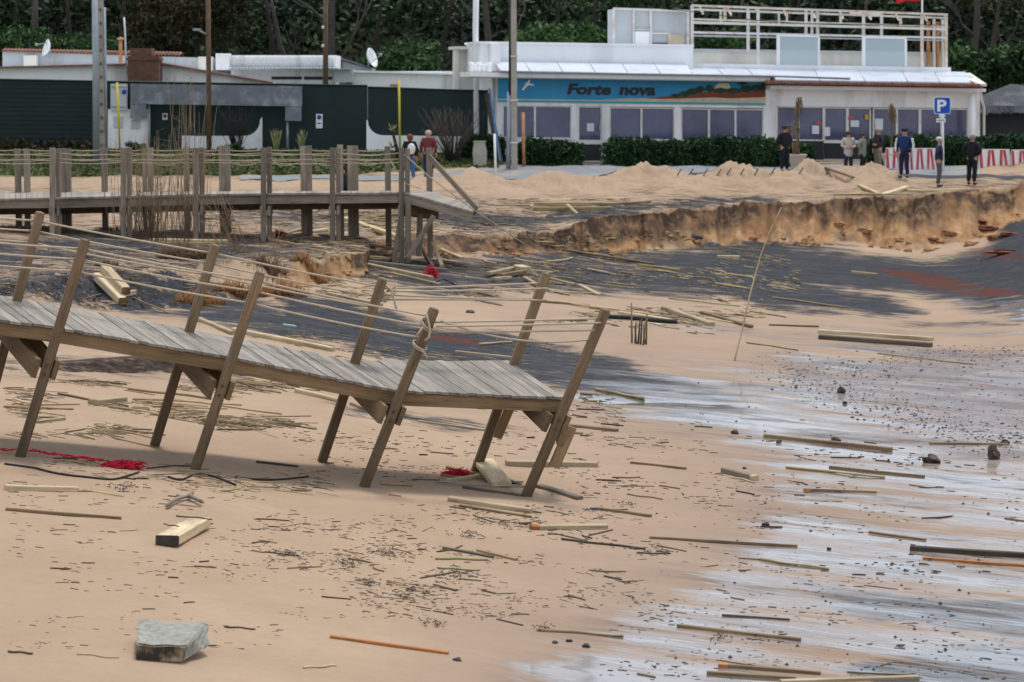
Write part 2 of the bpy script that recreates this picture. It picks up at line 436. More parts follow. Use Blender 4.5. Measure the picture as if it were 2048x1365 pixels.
GRAV = [([(1560, 735), (1720, 740), (1850, 705), (2200, 705), (2200, 905), (1960, 870), (1780, 820), (1600, 765)], 22, 1),
        ([(1850, 880), (2060, 880), (2060, 940), (1900, 920)], 16, .7)]
DAMP = [([(1100, 660), (1600, 690), (2200, 720), (2200, 1500), (800, 1500), (1000, 1200), (1300, 1050), (1350, 930), (1100, 820), (1050, 720)], 110, 1)]

def ground():
    px = np.concatenate([np.linspace(-9000, -900, 22, endpoint=False), np.linspace(-900, -70, 40, endpoint=False), np.arange(-70, 2120, 2.7), np.linspace(2120, 2950, 40, endpoint=False), np.linspace(2950, 11000, 22)])
    Ds, zs = feats(px)
    cnt = [10, 130, 90, 9, 120, 44, 34, 44, 16, 8, 8, 8, 8, 6, 6]
    rows_D = []; rows_b = []; rows_t = []
    for k in range(NK - 1):
        t = np.arange(cnt[k]) / cnt[k]
        if k == 5: t = t ** .8
        for tt in t:
            inv = (1 - tt) / Ds[k] + tt / Ds[k + 1]; rows_D.append(1 / inv); rows_b.append(k)
    rows_D.append(Ds[-1]); rows_b.append(NK - 2)
    Dg = np.array(rows_D); bg_ = np.array(rows_b)[:, None] * np.ones((1, len(px)), int)
    PX = np.repeat(px[None, :], len(Dg), 0)
    Z = ht(PX, Dg)
    X = (PX - CX) / F * Dg
    Y = Dg.copy()
    # undercut streaks on the eroded face
    nr, nc = Z.shape
    verts = np.stack([X, Y, Z], -1).reshape(-1, 3)
    me = bpy.data.meshes.new('ground')
    idx = np.arange(nr * nc).reshape(nr, nc)
    q = np.stack([idx[:-1, :-1], idx[:-1, 1:], idx[1:, 1:], idx[1:, :-1]], -1).reshape(-1, 4)
    me.vertices.add(nr * nc); me.vertices.foreach_set('co', verts.astype('f').ravel())
    me.loops.add(q.size); me.loops.foreach_set('vertex_index', q.ravel().astype('i'))
    me.polygons.add(len(q)); me.polygons.foreach_set('loop_start', np.arange(0, q.size, 4, dtype='i'))
    me.polygons.foreach_set('loop_total', np.full(len(q), 4, 'i')); me.polygons.foreach_set('use_smooth', np.ones(len(q), bool))
    me.update(calc_edges=True)
    PY = pyof(Z, Dg)
    wx = fbm(PX / 60., PY / 16., 81, 3) * 46; wy = fbm(PX / 70., PY / 14., 91, 3) * 26
    A = np.clip(PX, -60, 2100) + wx; B = PY + wy
    def lay(L_):
        r = np.zeros(PX.shape)
        m = (PX > -6000) & (PX < 9000) & (Dg < 110) & (Dg > 12)
        for (poly, w, s) in L_: r[m] = np.maximum(r[m], soft(A[m], B[m], poly, w) * s)
        return r
    dark = lay(DARK); red = lay(RED); wet = lay(WET); grav = lay(GRAV); damp = lay(DAMP)
    wet = wet * (PY > 560); 
    cliff = ((bg_ == 5) & (PX > 700)).astype(float) * np.clip((Dg - Ds[5]) / .3, 0, 1)
    cliffL = ((bg_ == 5) & (PX <= 735) & (PX > 560)).astype(float) * .9
    ledge = ((bg_ == 3) | ((bg_ == 4) & (Dg < Ds[4] + .35))).astype(float) * np.clip((620 - PX) / 60, 0, 1) * np.clip((PX - 80) / 40, 0, 1)
    gmask = np.clip((Dg - np.interp(PX, [400, 560, 900], [90.6, 91.2, 93.4])) / .6, 0, 1) * np.clip((1000 - PX - (97 - Dg) * 20) / 50, 0, 1)
    gmask = np.maximum(gmask, np.clip((Dg - 103) / 4, 0, 1))
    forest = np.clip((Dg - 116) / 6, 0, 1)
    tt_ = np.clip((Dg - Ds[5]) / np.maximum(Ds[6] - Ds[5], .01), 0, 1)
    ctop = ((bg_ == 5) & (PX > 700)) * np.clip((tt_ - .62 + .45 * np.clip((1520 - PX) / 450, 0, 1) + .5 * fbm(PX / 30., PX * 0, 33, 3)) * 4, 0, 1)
    tops = np.clip(1 - np.abs(bg_ + 0.0 - 6), 0, 1)
    mound = np.zeros(PX.shape)
    for (mp_, md, sx, sd, h) in MOUNDS: mound = np.maximum(mound, np.exp(-((PX - mp_) / sx / 1.3) ** 2 - ((Dg - md) / sd / 1.2) ** 2))
    for nm, ar in (('dark', dark), ('red', red), ('wet', wet), ('grav', grav), ('damp', damp), ('cliff', np.maximum(cliff, cliffL)), ('ledge', ledge), ('ctop', ctop), ('grass', gmask), ('forest', forest), ('plateau', ((bg_ == 6) | (bg_ == 7)) * 1.0 * np.clip(1 - mound * 1.6, 0, 1))):
        a = me.attributes.new(nm, 'FLOAT', 'POINT'); a.data.foreach_set('value', ar.astype('f').ravel())
    # material
    m, nt, b = new_mat('beach_sand')
    tcn = nt.nodes.new('ShaderNodeTexCoord'); v = tcn.outputs['Object']
    st = mapping(nt, mapping(nt, v, rot=(0, 0, R(27))), (.30, 1.9, 1.9))
    st2 = mapping(nt, mapping(nt, v, rot=(0, 0, R(30))), (.8, 7, 7))
    at = {k: attr(nt, k)['Fac'] for k in ('ctop', 'dark', 'red', 'wet', 'grav', 'damp', 'cliff', 'ledge', 'grass', 'forest', 'plateau')}
    nS = noise(nt, st, 1.0, 7, .6); nS2 = noise(nt, st2, 1.0, 6, .62); nI = noise(nt, v, .6, 5); nF = noise(nt, v, 9, 6, .65); nFF = noise(nt, v, 60, 3, .6)
    sand = mixc(nt, ramp(nt, nI, [(.3, 0), (.7, 1)]), (.315, .226, .156), (.385, .285, .203))
    sand = mixc(nt, ramp(nt, nFF, [(.35, .6), (.55, 0)]), sand, (.40, .27, .17))
    sand = mixc(nt, ramp(nt, nS2, [(.56, 0), (.68, .35)]), sand, (.36, .25, .165))
    sand = mixc(nt, ramp(nt, noise(nt, v, 5.0, 6, .7), [(.5, 0), (.7, .45)]), sand, (.30, .21, .14))
    dampc = mixc(nt, ramp(nt, nS, [(.3, 0), (.7, 1)]), (.225, .155, .115), (.29, .207, .156))
    c = mixc(nt, mth(nt, 'MULTIPLY', at['damp'], .8), sand, dampc)
    # rough littered plateau
    pl = ramp(nt, noise(nt, mapping(nt, v, (.8, 2.0, 2)), 1.6, 8, .7), [(.40, (.10, .078, .06)), (.48, (.24, .17, .115)), (.62, (.42, .30, .20))])
    c = mixc(nt, at['plateau'], c, pl)
    # black mineral sand
    nS3 = noise(nt, mapping(nt, mapping(nt, v, rot=(0, 0, R(28))), (.16, 1.0, 1)), 1.0, 5)
    jit = mth(nt, 'ADD', mth(nt, 'MULTIPLY_ADD', nS2, 2.6, -1.3), mth(nt, 'ADD', mth(nt, 'MULTIPLY_ADD', nS, 2.4, -1.2), mth(nt, 'MULTIPLY_ADD', nS3, 2.0, -1.0)))
    nS4 = noise(nt, mapping(nt, mapping(nt, v, rot=(0, 0, R(29))), (2.2, 24, 24)), 1.0, 4)
    jit = mth(nt, 'ADD', jit, mth(nt, 'MULTIPLY_ADD', nS4, 2.2, -1.1))
    dm = mth(nt, 'MULTIPLY_ADD', at['dark'], 1.55, jit)
    dm = mth(nt, 'SUBTRACT', dm, .34)
    dm = mth(nt, 'MULTIPLY', dm, 1.9, clamp=True)
    gate = mth(nt, 'MULTIPLY', mth(nt, 'SUBTRACT', at['dark'], .05), 3.2, clamp=True); dm = mth(nt, 'MULTIPLY', dm, gate)
    dkc = mixc(nt, ramp(nt, nF, [(.35, 0), (.65, 1)]), (.014, .018, .026), (.036, .042, .054))
    dkc = mixc(nt, ramp(nt, nS2, [(.52, 0), (.7, .5)]), dkc, (.16, .145, .13))
    c = mixc(nt, mth(nt, 'MULTIPLY', dm, .98), c, dkc)
    rm = mth(nt, 'MULTIPLY', mth(nt, 'SUBTRACT', mth(nt, 'MULTIPLY_ADD', at['red'], 1.05, jit), .62), 2.4, clamp=True)
    rm = mth(nt, 'MULTIPLY', rm, mth(nt, 'MULTIPLY', at['red'], 2.5, clamp=True))
    c = mixc(nt, rm, c, (.095, .028, .018))
    # eroded face: layered, streaked downwards
    vv = mapping(nt, v, (.8, .4, .30))
    nV = noise(nt, vv, 2.4, 7, .65); nV2 = noise(nt, v, 1.1, 5, .6)
    cf = ramp(nt, nV, [(.28, (.13, .066, .032)), (.42, (.30, .16, .075)), (.58, (.39, .235, .12)), (.75, (.44, .29, .17))])
    cf = mixc(nt, ramp(nt, nV2, [(.5, 0), (.68, .8)]), cf, (.16, .115, .085))
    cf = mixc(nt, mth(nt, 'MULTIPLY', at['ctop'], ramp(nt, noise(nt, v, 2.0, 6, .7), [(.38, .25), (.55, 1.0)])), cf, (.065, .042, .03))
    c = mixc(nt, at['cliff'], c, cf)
    c = mixc(nt, at['ledge'], c, ramp(nt, noise(nt, mapping(nt, v, (1.5, 5, 3)), 2.2, 7, .7), [(.38, (.022, .016, .014)), (.55, (.07, .048, .038)), (.68, (.24, .17, .12))]))  # dark soil and roots, with the ledge's own shade put into the colour
    # gravel patch
    vo = N(nt, 'ShaderNodeTexVoronoi', Scale=7.0); L(nt, mapping(nt, v, (1, 2.2, 2)), vo.inputs['Vector'])
    gc_ = mixc(nt, ramp(nt, vo.outputs['Distance'], [(.15, 0), (.5, 1)]), (.07, .06, .06), (.21, .175, .18))
    gm = mth(nt, 'MULTIPLY', mth(nt, 'SUBTRACT', mth(nt, 'MULTIPLY_ADD', at['grav'], 1.5, jit), .5), 2.5, clamp=True)
    gm = mth(nt, 'MULTIPLY', gm, mth(nt, 'MULTIPLY', at['grav'], 5, clamp=True))
    c = mixc(nt, mth(nt, 'MULTIPLY', gm, .85), c, gc_)
    gr = mixc(nt, ramp(nt, noise(nt, v, 1.3, 6, .7), [(.35, 0), (.65, 1)]), (.07, .10, .035), (.15, .17, .07))
    gr = mixc(nt, ramp(nt, noise(nt, v, 2.6, 6, .7), [(.58, 0), (.7, .7)]), gr, (.30, .23, .14))
    gg = mth(nt, 'MULTIPLY', mth(nt, 'SUBTRACT', mth(nt, 'MULTIPLY_ADD', at['grass'], 1.4, mth(nt, 'MULTIPLY_ADD', noise(nt, v, .9, 6), 1.2, -.6)), .4), 4, clamp=True)
    c = mixc(nt, gg, c, gr)
    c = mixc(nt, at['forest'], c, (.028, .035, .016))  # forest floor near black: shade under the trees is put into its colour
    # wetness: film of water on the low sand
    wm = mth(nt, 'ADD', mth(nt, 'MULTIPLY', at['wet'], 1.25), mth(nt, 'ADD', mth(nt, 'MULTIPLY_ADD', nS, 3.2, -2.35), mth(nt, 'MULTIPLY_ADD', nS3, 2.6, -1.3)))
    wm = mth(nt, 'ADD', wm, mth(nt, 'MULTIPLY_ADD', nS4, 1.6, -.8)); wm = mth(nt, 'MULTIPLY', wm, 1.5, clamp=True)
    wm = mth(nt, 'MULTIPLY', wm, mth(nt, 'MULTIPLY', at['wet'], 2, clamp=True))
    wm = mth(nt, 'MULTIPLY', wm, mth(nt, 'SUBTRACT', 1.0, mth(nt, 'MULTIPLY', gm, .6)))
    c = mixc(nt, mth(nt, 'MULTIPLY', wm, .8), c, mixc(nt, 1.0, c, (.55, .57, .64), 'MULTIPLY'))
    c = mixc(nt, mth(nt, 'MULTIPLY', mth(nt, 'MULTIPLY', at['wet'], .75), ramp(nt, mth(nt, 'MULTIPLY_ADD', nS3, .5, mth(nt, 'MULTIPLY', nS2, .5)), [(.47, 0), (.58, 1)])), c, (.10, .085, .08))
    L(nt, c, b.inputs['Base Color'])
    rgh = mth(nt, 'MULTIPLY_ADD', wm, -.70, .8); rgh = mth(nt, 'MAXIMUM', rgh, .10)
    L(nt, rgh, b.inputs['Roughness'])
    L(nt, mth(nt, 'MULTIPLY', mth(nt, 'MULTIPLY_ADD', wm, 1.0, mth(nt, 'MULTIPLY_ADD', at['damp'], .15, .12)), mth(nt, 'MULTIPLY_ADD', dm, -.5, 1.0)), b.inputs['Specular IOR Level'])
    L(nt, mth(nt, 'MULTIPLY', wm, .9), b.inputs['Coat Weight']); b.inputs['Coat Roughness'].default_value = .10; b.inputs['Coat IOR'].default_value = 1.5
    hh = mth(nt, 'ADD', mth(nt, 'MULTIPLY', nF, mth(nt, 'MULTIPLY_ADD', wm, -.9, 1.0)), mth(nt, 'MULTIPLY', nV, mth(nt, 'MULTIPLY', at['cliff'], 6)))
    hh = mth(nt, 'ADD', hh, mth(nt, 'MULTIPLY', nS2, mth(nt, 'MULTIPLY_ADD', wm, -.77, .8)))
    bn = N(nt, 'ShaderNodeBump', Strength=.55, Distance=.03); L(nt, hh, bn.inputs['Height']); L(nt, bn.outputs[0], b.inputs['Normal'])
    me.materials.append(m)
    o = bpy.data.objects.new('ground', me); COL.objects.link(o)
    tag(o, 'storm eroded sandy beach with dark sand streaks below a low sand cliff', 'ground', kind='structure')
    return o
ground()
M['boltsteel'] = plain('rusty_bolt', (.10, .06, .04), .6, .2, 20)
# ------------------------------------------------------------------ near broken walkway
def near_walkway():
    fb = [(40, 915), (390, 940), (727, 977), (1050, 998)]; ft = [(170, 483), (520, 548), (868, 620), (1211, 622)]
    bb = [(-40, 880), (305, 905), (640, 935), (945, 960)]; bt = [(80, 428), (430, 493), (765, 560), (1092, 550)]
    Df = lambda px: np.interp(px, [-400, 40, 1050, 1400], [29.8, 30.4, 31.8, 32.2])
    root = thing('collapsed_walkway', 'collapsed grey plank walkway on leaning brown posts stranded on the open beach', 'walkway', W(560, 960, 31))
    FB = [W(*p, Df(p[0])) for p in fb]; FT = [W(*p, Df(fb[i][0]) - .12) for i, p in enumerate(ft)]
    BB = [W(*p, Df(fb[i][0]) + 1.6) for i, p in enumerate(bb)]; BT = [W(*p, Df(fb[i][0]) + 1.5) for i, p in enumerate(bt)]
    ex = (FB[3] - FB[0]).normalized()
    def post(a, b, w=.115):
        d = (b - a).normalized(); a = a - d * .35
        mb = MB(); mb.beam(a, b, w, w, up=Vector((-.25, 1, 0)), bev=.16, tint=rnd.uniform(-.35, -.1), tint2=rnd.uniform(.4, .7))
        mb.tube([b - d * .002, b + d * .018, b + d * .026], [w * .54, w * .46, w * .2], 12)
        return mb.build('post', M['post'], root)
    # one more bay to the left, outside the frame
    sh = FB[0] - FB[1]; shb = BB[0] - BB[1]
    FBx = [FB[0] + sh] + FB; FTx = [FT[0] + sh] + FT; BBx = [BB[0] + shb] + BB; BTx = [BT[0] + shb] + BT
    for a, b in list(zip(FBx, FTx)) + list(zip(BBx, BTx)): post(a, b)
    # deck edge polyline (front edge, back edge)
    fe = [W(-330, 594, Df(-330) + .1), W(110, 653, Df(110) + .08), W(459, 713, Df(459) + .08), W(794, 780, Df(794) + .08), W(1124, 794, Df(1100) + .08)]
    be = [W(-420, 540, Df(-330) + 1.72), W(34, 596, Df(110) + 1.68), W(374, 658, Df(459) + 1.66), W(704, 721, Df(794) + 1.66), W(1018, 722, Df(1100) + 1.66)]
    dk = MB(); jl = MB()
    for k in range(4):
        n = 19
        a0, a1, b0, b1 = fe[k], fe[k + 1], be[k], be[k + 1]
        nrm = (a1 - a0).cross(b0 - a0).normalized()
        for i in range(n):
            t0 = (i + .03) / n; t1 = (i + .97) / n
            j0 = rnd.uniform(-.018, .018); j1 = rnd.uniform(-.015, .015); lz = rnd.uniform(-.004, .006)
            p = [a0.lerp(a1, t0), a0.lerp(a1, t1), b0.lerp(b1, t1), b0.lerp(b1, t0)]
            d = (p[3] - p[0]).normalized(); p[0] = p[0] + d * j0 - d * .03; p[1] = p[1] + d * j0 - d * .03; p[2] = p[2] + d * j1; p[3] = p[3] + d * j1
            p = [q + nrm * lz for q in p]; th = .032
            lo = [q - nrm * th for q in p]; ox = rnd.random() * 50; ww = (p[1] - p[0]).length; ll = (p[3] - p[0]).length
            gc = [(ox, 0, 0), (ox, ww, 0), (ox + ll, ww, 0), (ox + ll, 0, 0)]
            gc = [(g[0], g[1] + ox, g[2]) for g in gc]
            dk.hexa(lo + p, rnd.uniform(.2, .95), gc=gc + gc)
    dk.build('deck', M['deck'], root)
    up = Vector((0, 0, 1))
    for k in range(4):
        for e0, e1, nm in ((fe[k], fe[k + 1], 0), (be[k], be[k + 1], 1)):
            d = (e1 - e0).normalized(); inn = Vector((0, .04 if nm == 0 else -.05, 0))
            mb = MB(); mb.beam(e0 + inn + up * -.118 + d * .004, e1 + inn + up * -.118 - d * .004, .05, .155, bev=.06, tint=rnd.uniform(.3, .8))
            mb.build('edge_beam', M['beam'], root)
        mb = MB(); m0 = fe[k].lerp(be[k], .5); m1 = fe[k + 1].lerp(be[k + 1], .5)
        mb.beam(m0 - up * .125, m1 - up * .125, .05, .15, tint=.2); mb.build('joist', M['beam'], root)
    # cross bearers clamped either side of each pair of legs, hanging below the deck
    for i in range(5):
        for s in (-1, 1):
            ff = FBx[i].lerp(FTx[i], .41 if i < 4 else .40); bk = BBx[i].lerp(BTx[i], .50 if i else .5)
            off = ex * s * .115
            mb = MB(); a = ff + off + Vector((0, -.05 if s > 0 else -.02, 0)); b = bk + off
            leg = (FTx[i] - FBx[i]).normalized()
            mb.beam(a, b, .06, .23, up=leg, bev=.04, tint=rnd.uniform(.1, .6)); cb_ = mb.build('cross_bearer', M['beam'], root)
            if s > 0 and i:
                bt_ = MB()
                for q_ in (-.06, .06): bt_.tube([ff + leg * q_ + Vector((0, -.062, 0)), ff + leg * q_ + Vector((0, -.088, 0))], .016, 8)
                bt_.build('bolt', M['boltsteel'], cb_)
    leg = (FT[3] - FB[3]).normalized()
    # splice boards nailed to the end legs
    mb = MB(); p = FB[3] + ex * .19 + Vector((0, .0, 0)); mb.beam(p + leg * .45, p + leg * 1.0, .05, .14, up=ex, tint=.8); mb.build('brace_board', M['beam'], root)
    p = W(1127, 872, 31.75); mb = MB(); mb.beam(p - leg * .02, p + leg * .0 + Vector((0, .9, .12)), .09, .24, up=leg, tint=.5); mb.build('brace_board', M['beam'], root)
    p = W(1000, 862, 33.1); mb = MB(); mb.beam(p - leg * .1, p + leg * .5, .05, .12, up=ex, tint=.8); mb.build('brace_board', M['beam'], root)
    # ropes
    def rope(pts, r=.0125, nm='rope'):
        mb = MB(); mb.tube(pts, r, 6); return mb.build(nm, M['rope'], root)
    def sagline(a, b, sag, n=10):
        return [a.lerp(b, k / n) - Vector((0, 0, sag * 4 * (k / n) * (1 - k / n))) for k in range(n + 1)]
    def on(T, B, dist):
        return T + (B - T).normalized() * dist
    fdist = [.11, .20, .33]
    for T, B in ((FTx, FBx), (BTx, BBx)):
        for di, dd in enumerate([.09, .22, .37]):
            for i in range(3):
                rope(sagline(on(T[i], B[i], dd), on(T[i + 1], B[i + 1], dd), .012 + .012 * rnd.random()))
    for T, B in ((FT, FB),):
        y = Vector((0, -.02, 0))
        for (a, b) in (((868, 645, 31.3), (1205, 637, 31.7)), ((872, 653, 31.2), (1202, 646, 31.6)), ((868, 664, 31.3), (1196, 661, 31.65))):
            rope(sagline(W(*a), W(*b), .006))
        rope(sagline(W(882, 642, 31.3), W(1185, 679, 31.7), .12, 16))
    for (a, b, sg) in (((770, 577, 33), (1088, 566, 33.3), .01), ((772, 583, 32.9), (1095, 577, 33.2), .01), ((772, 590, 33), (1082, 598, 33.3), .015), ((765, 600, 33), (1094, 601, 33.2), -.005)):
        rope(sagline(W(*a), W(*b), sg))
    def coil(c, axis, r, n, pitch, loose=.02):
        axis = axis.normalized(); x = axis.orthogonal().normalized(); y = axis.cross(x); pts = []
        for k in range(n * 14):
            an = 2 * math.pi * k / 14; rr = r * (1 + .12 * math.sin(an * .7 + 1))
            pts.append(c + x * math.cos(an) * rr + y * math.sin(an) * rr + axis * pitch * k / 14 + axis * math.sin(an) * loose)
        return rope(pts, .013, 'rope_knot')
    ax = (BT[2] - BB[2]).normalized()
    coil(W(760, 601, 32.95), ax, .088, 5, .024, .012)
    ax = (FT[2] - FB[2]).normalized()
    coil(W(853, 655, 31.25), ax, .085, 2, .03, .05); coil(W(838, 696, 31.25), ax, .085, 2, .022, .03)
    rope([W(770, 570, 32.9), W(783, 580, 32.8), W(788, 600, 32.8), W(791, 612, 32.8), W(794, 622, 32.8)], .014, 'rope_knot')
    rope([W(776, 580, 32.9), W(786, 577, 32.8), W(792, 571, 32.8), W(790, 585, 32.8), W(784, 594, 32.8), W(770, 596, 32.8)], .013, 'rope_knot')
    rope([W(852, 628, 31.1), W(856, 640, 31.1), W(860, 660, 31.1), W(858, 675, 31.1), W(850, 682, 31.1)], .014, 'rope_knot')
    rope([W(846, 655, 31.1), W(838, 665, 31.1), W(832, 673, 31.1)], .012, 'rope_knot')
    rope([W(843, 700, 31.1), W(850, 708, 31.1), W(856, 718, 31.1)], .013, 'rope_knot')
    rope([W(1190, 635, 31.7), W(1187, 655, 31.7), W(1182, 680, 31.7)], .004, 'wire_loop')
near_walkway()
# ------------------------------------------------------------------ more materials
M['white'] = plain('white_render', (.86, .87, .88), .75, .05, 1.2, dirt=(.46, .44, .40), dscale=1.1, streak=True)
M['white_bright'] = plain('bright_white_render', (.88, .90, .92), .7, .03, 1.0, dirt=(.68, .69, .70), dscale=.7, streak=True)
M['cream'] = plain('cream_render', (.74, .73, .67), .8, .05, 1.0, dirt=(.45, .42, .36), dscale=1.0, streak=True)
M['greywhite'] = plain('grey_white_sheet', (.50, .54, .58), .5, .06, 1.4, dirt=(.38, .38, .37), dscale=1.1, streak=True)
M['whitepaint'] = plain('white_painted_metal', (.72, .72, .70), .45, .04, 3, dirt=(.45, .30, .18), dscale=2.2, bmp=.05)
M['rusty'] = plain('rusting_white_steel', (.74, .68, .58), .6, .1, 3, dirt=(.46, .18, .05), dscale=2.6, bmp=.15)
M['rust'] = plain('rusted_steel', (.42, .20, .08), .8, .3, 3, dirt=(.6, .5, .4), dscale=2.5)
M['rooftile'] = plain('roof_tile', (.24, .115, .08), .85, .25, 4, dirt=(.34, .24, .19), dscale=3)
M['brick'] = None
M['greenfence'] = plain('dark_green_sheet', (.006, .022, .022), .55, .12, 1.5, dirt=(.010, .028, .030), dscale=.9, bmp=.05)
M['purplepane'] = plain('violet_covered_pane', (.085, .092, .165), .12, .2, .8, dirt=(.13, .13, .24), spec=.6, bmp=0)
M['darkpane'] = plain('dark_lower_pane', (.030, .038, .042), .3, .2, 1.0, spec=.4, bmp=0)
M['blue'] = plain('sky_blue_paint', (.03, .25, .47), .6, .10, 1.2, dirt=(.06, .30, .46), dscale=.8, bmp=.03)
M['cyan'] = plain('cyan_paint', (.01, .36, .50), .6, .08, 1.2, bmp=0)
M['muralbrown'] = plain('red_brown_paint', (.20, .06, .028), .7, .25, 3, bmp=0)
M['muralgreen'] = plain('dark_green_paint', (.025, .055, .04), .7, .4, 4, bmp=0)
M['muralsand'] = plain('sand_paint', (.58, .50, .37), .7, .15, 3, bmp=0)
M['letter'] = plain('charcoal_lettering_shade', (.025, .03, .04), .6, .1, 3, bmp=0)
M['paper'] = plain('white_paper', (.66, .69, .74), .7, .04, 8, bmp=0)
M['redpaper'] = plain('red_sticker', (.6, .08, .1), .6, .1, 8, bmp=0)
M['yellowpaper'] = plain('yellow_sticker', (.55, .38, .05), .6, .1, 8, bmp=0)
M['bluesign'] = plain('blue_sign_face', (.0, .085, .50), .4, .04, 4, bmp=0)
M['whitesign'] = plain('white_sign_face', (.78, .80, .82), .45, .02, 4, bmp=0)
M['bluestrip'] = plain('faded_blue_paint', (.05, .16, .30), .6, .2, 6)
M['deckfar'] = wood('grey_brown_deck', (.26, .23, .19), (.36, .32, .27), (.16, .14, .12))
M['yellow'] = plain('yellow_plastic_pipe', (.58, .47, .03), .5, .08, 6, bmp=0)
M['steel'] = plain('galvanised_steel', (.30, .34, .38), .45, .1, 3, metal=.3, dirt=(.22, .22, .22))
M['poleconc'] = plain('pole_concrete', (.38, .36, .31), .85, .12, 3, dirt=(.25, .23, .19), dscale=2)
M['polewood'] = plain('pole_wood', (.12, .075, .045), .85, .2, 4, dirt=(.2, .15, .11))
M['portal'] = plain('grey_peeling_board', (.16, .18, .21), .8, .12, 3, dirt=(.42, .44, .46), dscale=2.0, bmp=.1)
M['glass'] = None
M['tarp'] = plain('grey_tarpaulin', (.05, .058, .07), .8, .25, 2, dirt=(.2, .2, .21))
M['asphalt'] = plain('worn_asphalt', (.20, .215, .235), .85, .12, 2.5, dirt=(.38, .30, .22), dscale=.7, bmp=.3)
M['kerb'] = plain('kerb_stone', (.22, .23, .25), .85, .12, 3, bmp=.2)
M['tile'] = plain('pale_cast_stone', (.50, .42, .34), .85, .1, 6, dirt=(.3, .25, .2))
M['barrierwhite'] = plain('white_plastic', (.72, .70, .70), .5, .05, 4, dirt=(.5, .42, .36))
M['barrierred'] = plain('red_stripe', (.42, .055, .06), .55, .15, 5, dirt=(.5, .3, .28))
M['redflag'] = plain('red_cloth', (.6, .02, .03), .8, .1, 4)
M['redrope'] = plain('red_net_cord', (.62, .015, .05), .7, .25, 40, bmp=.3)

def brick_mat():
    m, nt, b = new_mat('old_brick')
    tcn = nt.nodes.new('ShaderNodeTexCoord'); v = mapping(nt, tcn.outputs['Object'], rot=(R(90), 0, 0))
    bt = N(nt, 'ShaderNodeTexBrick', Scale=1.0); L(nt, v, bt.inputs['Vector'])
    bt.inputs['Brick Width'].default_value = .24; bt.inputs['Row Height'].default_value = .085; bt.inputs['Mortar Size'].default_value = .014
    bt.inputs['Color1'].default_value = (.22, .085, .045, 1); bt.inputs['Color2'].default_value = (.13, .055, .035, 1); bt.inputs['Mortar'].default_value = (.09, .065, .05, 1)
    n = noise(nt, tcn.outputs['Object'], 3, 6)
    L(nt, mixc(nt, ramp(nt, n, [(.45, 0), (.7, .7)]), bt.outputs[0], (.06, .04, .032)), b.inputs['Base Color']); b.inputs['Roughness'].default_value = .9
    bump(nt, b, bt.outputs['Fac'], -.5, .02); return m
M['brick'] = brick_mat()
def glass_mat(name, col, alpha):
    m, nt, b = new_mat(name)
    b.inputs['Base Color'].default_value = (*col, 1); b.inputs['Roughness'].default_value = .12; b.inputs['Alpha'].default_value = alpha
    return m
M['glass'] = glass_mat('frosted_pale_glass', (.55, .66, .68), .62)
M['roofglass'] = plain('pale_translucent_roof_sheet', (.60, .65, .76), .25, .06, 1.0, dirt=(.44, .50, .52), dscale=.8, bmp=.02, spec=.5)

# ------------------------------------------------------------------ facade helper: a vertical plane through two ground points
class Fac:
    def __init__(s, pa, Da, pb, Db, slope=None):
        s.a = Vector(((pa - CX) / F * Da, Da)); s.b = Vector(((pb - CX) / F * Db, Db))
        e = (s.b - s.a).normalized(); s.e = e; s.n = Vector((e.y, -e.x))       # towards the camera
        if s.n.y > 0: s.n = -s.n
        s.slope = slope
    def P(s, px, py, off=0.0):
        if s.slope: py = py + s.slope(py) * (px - s.slope.ref)
        d = ray(px, py); n = s.n; q = s.a + n * off
        t = (q.x * n.x + q.y * n.y) / (d[0] * n.x + d[1] * n.y)
        return Vector((d[0] * t, d[1] * t, CAMZ + d[2] * t))
    def quad(s, mb, x0, y0, x1, y1, o0, o1, tint=None):
        """block whose front (at o0 on the plane + o1 proud) covers the photo rectangle"""
        f = [s.P(x0, y1, o1), s.P(x1, y1, o1), s.P(x1, y0, o1), s.P(x0, y0, o1)]
        return s.poly(mb, f, o0 - o1, 0, tint)
    def poly(s, mb, pts, o0, o1, tint=None):
        n3 = Vector((s.n.x, s.n.y, 0)); k = len(pts)
        V = [p + n3 * o0 for p in pts] + [p + n3 * o1 for p in pts]
        Fs = [tuple(range(k - 1, -1, -1)), tuple(range(k, 2 * k))] + [(i, (i + 1) % k, k + (i + 1) % k, k + i) for i in range(k)]
        return mb.add(V, Fs, None, tint)
    def pts(s, L_): return [s.P(*p) for p in L_]
class Slope:
    def __init__(s, ref, ys, vs): s.ref = ref; s.ys = ys; s.vs = vs
    def __call__(s, y): return float(np.interp(y, s.ys, s.vs))

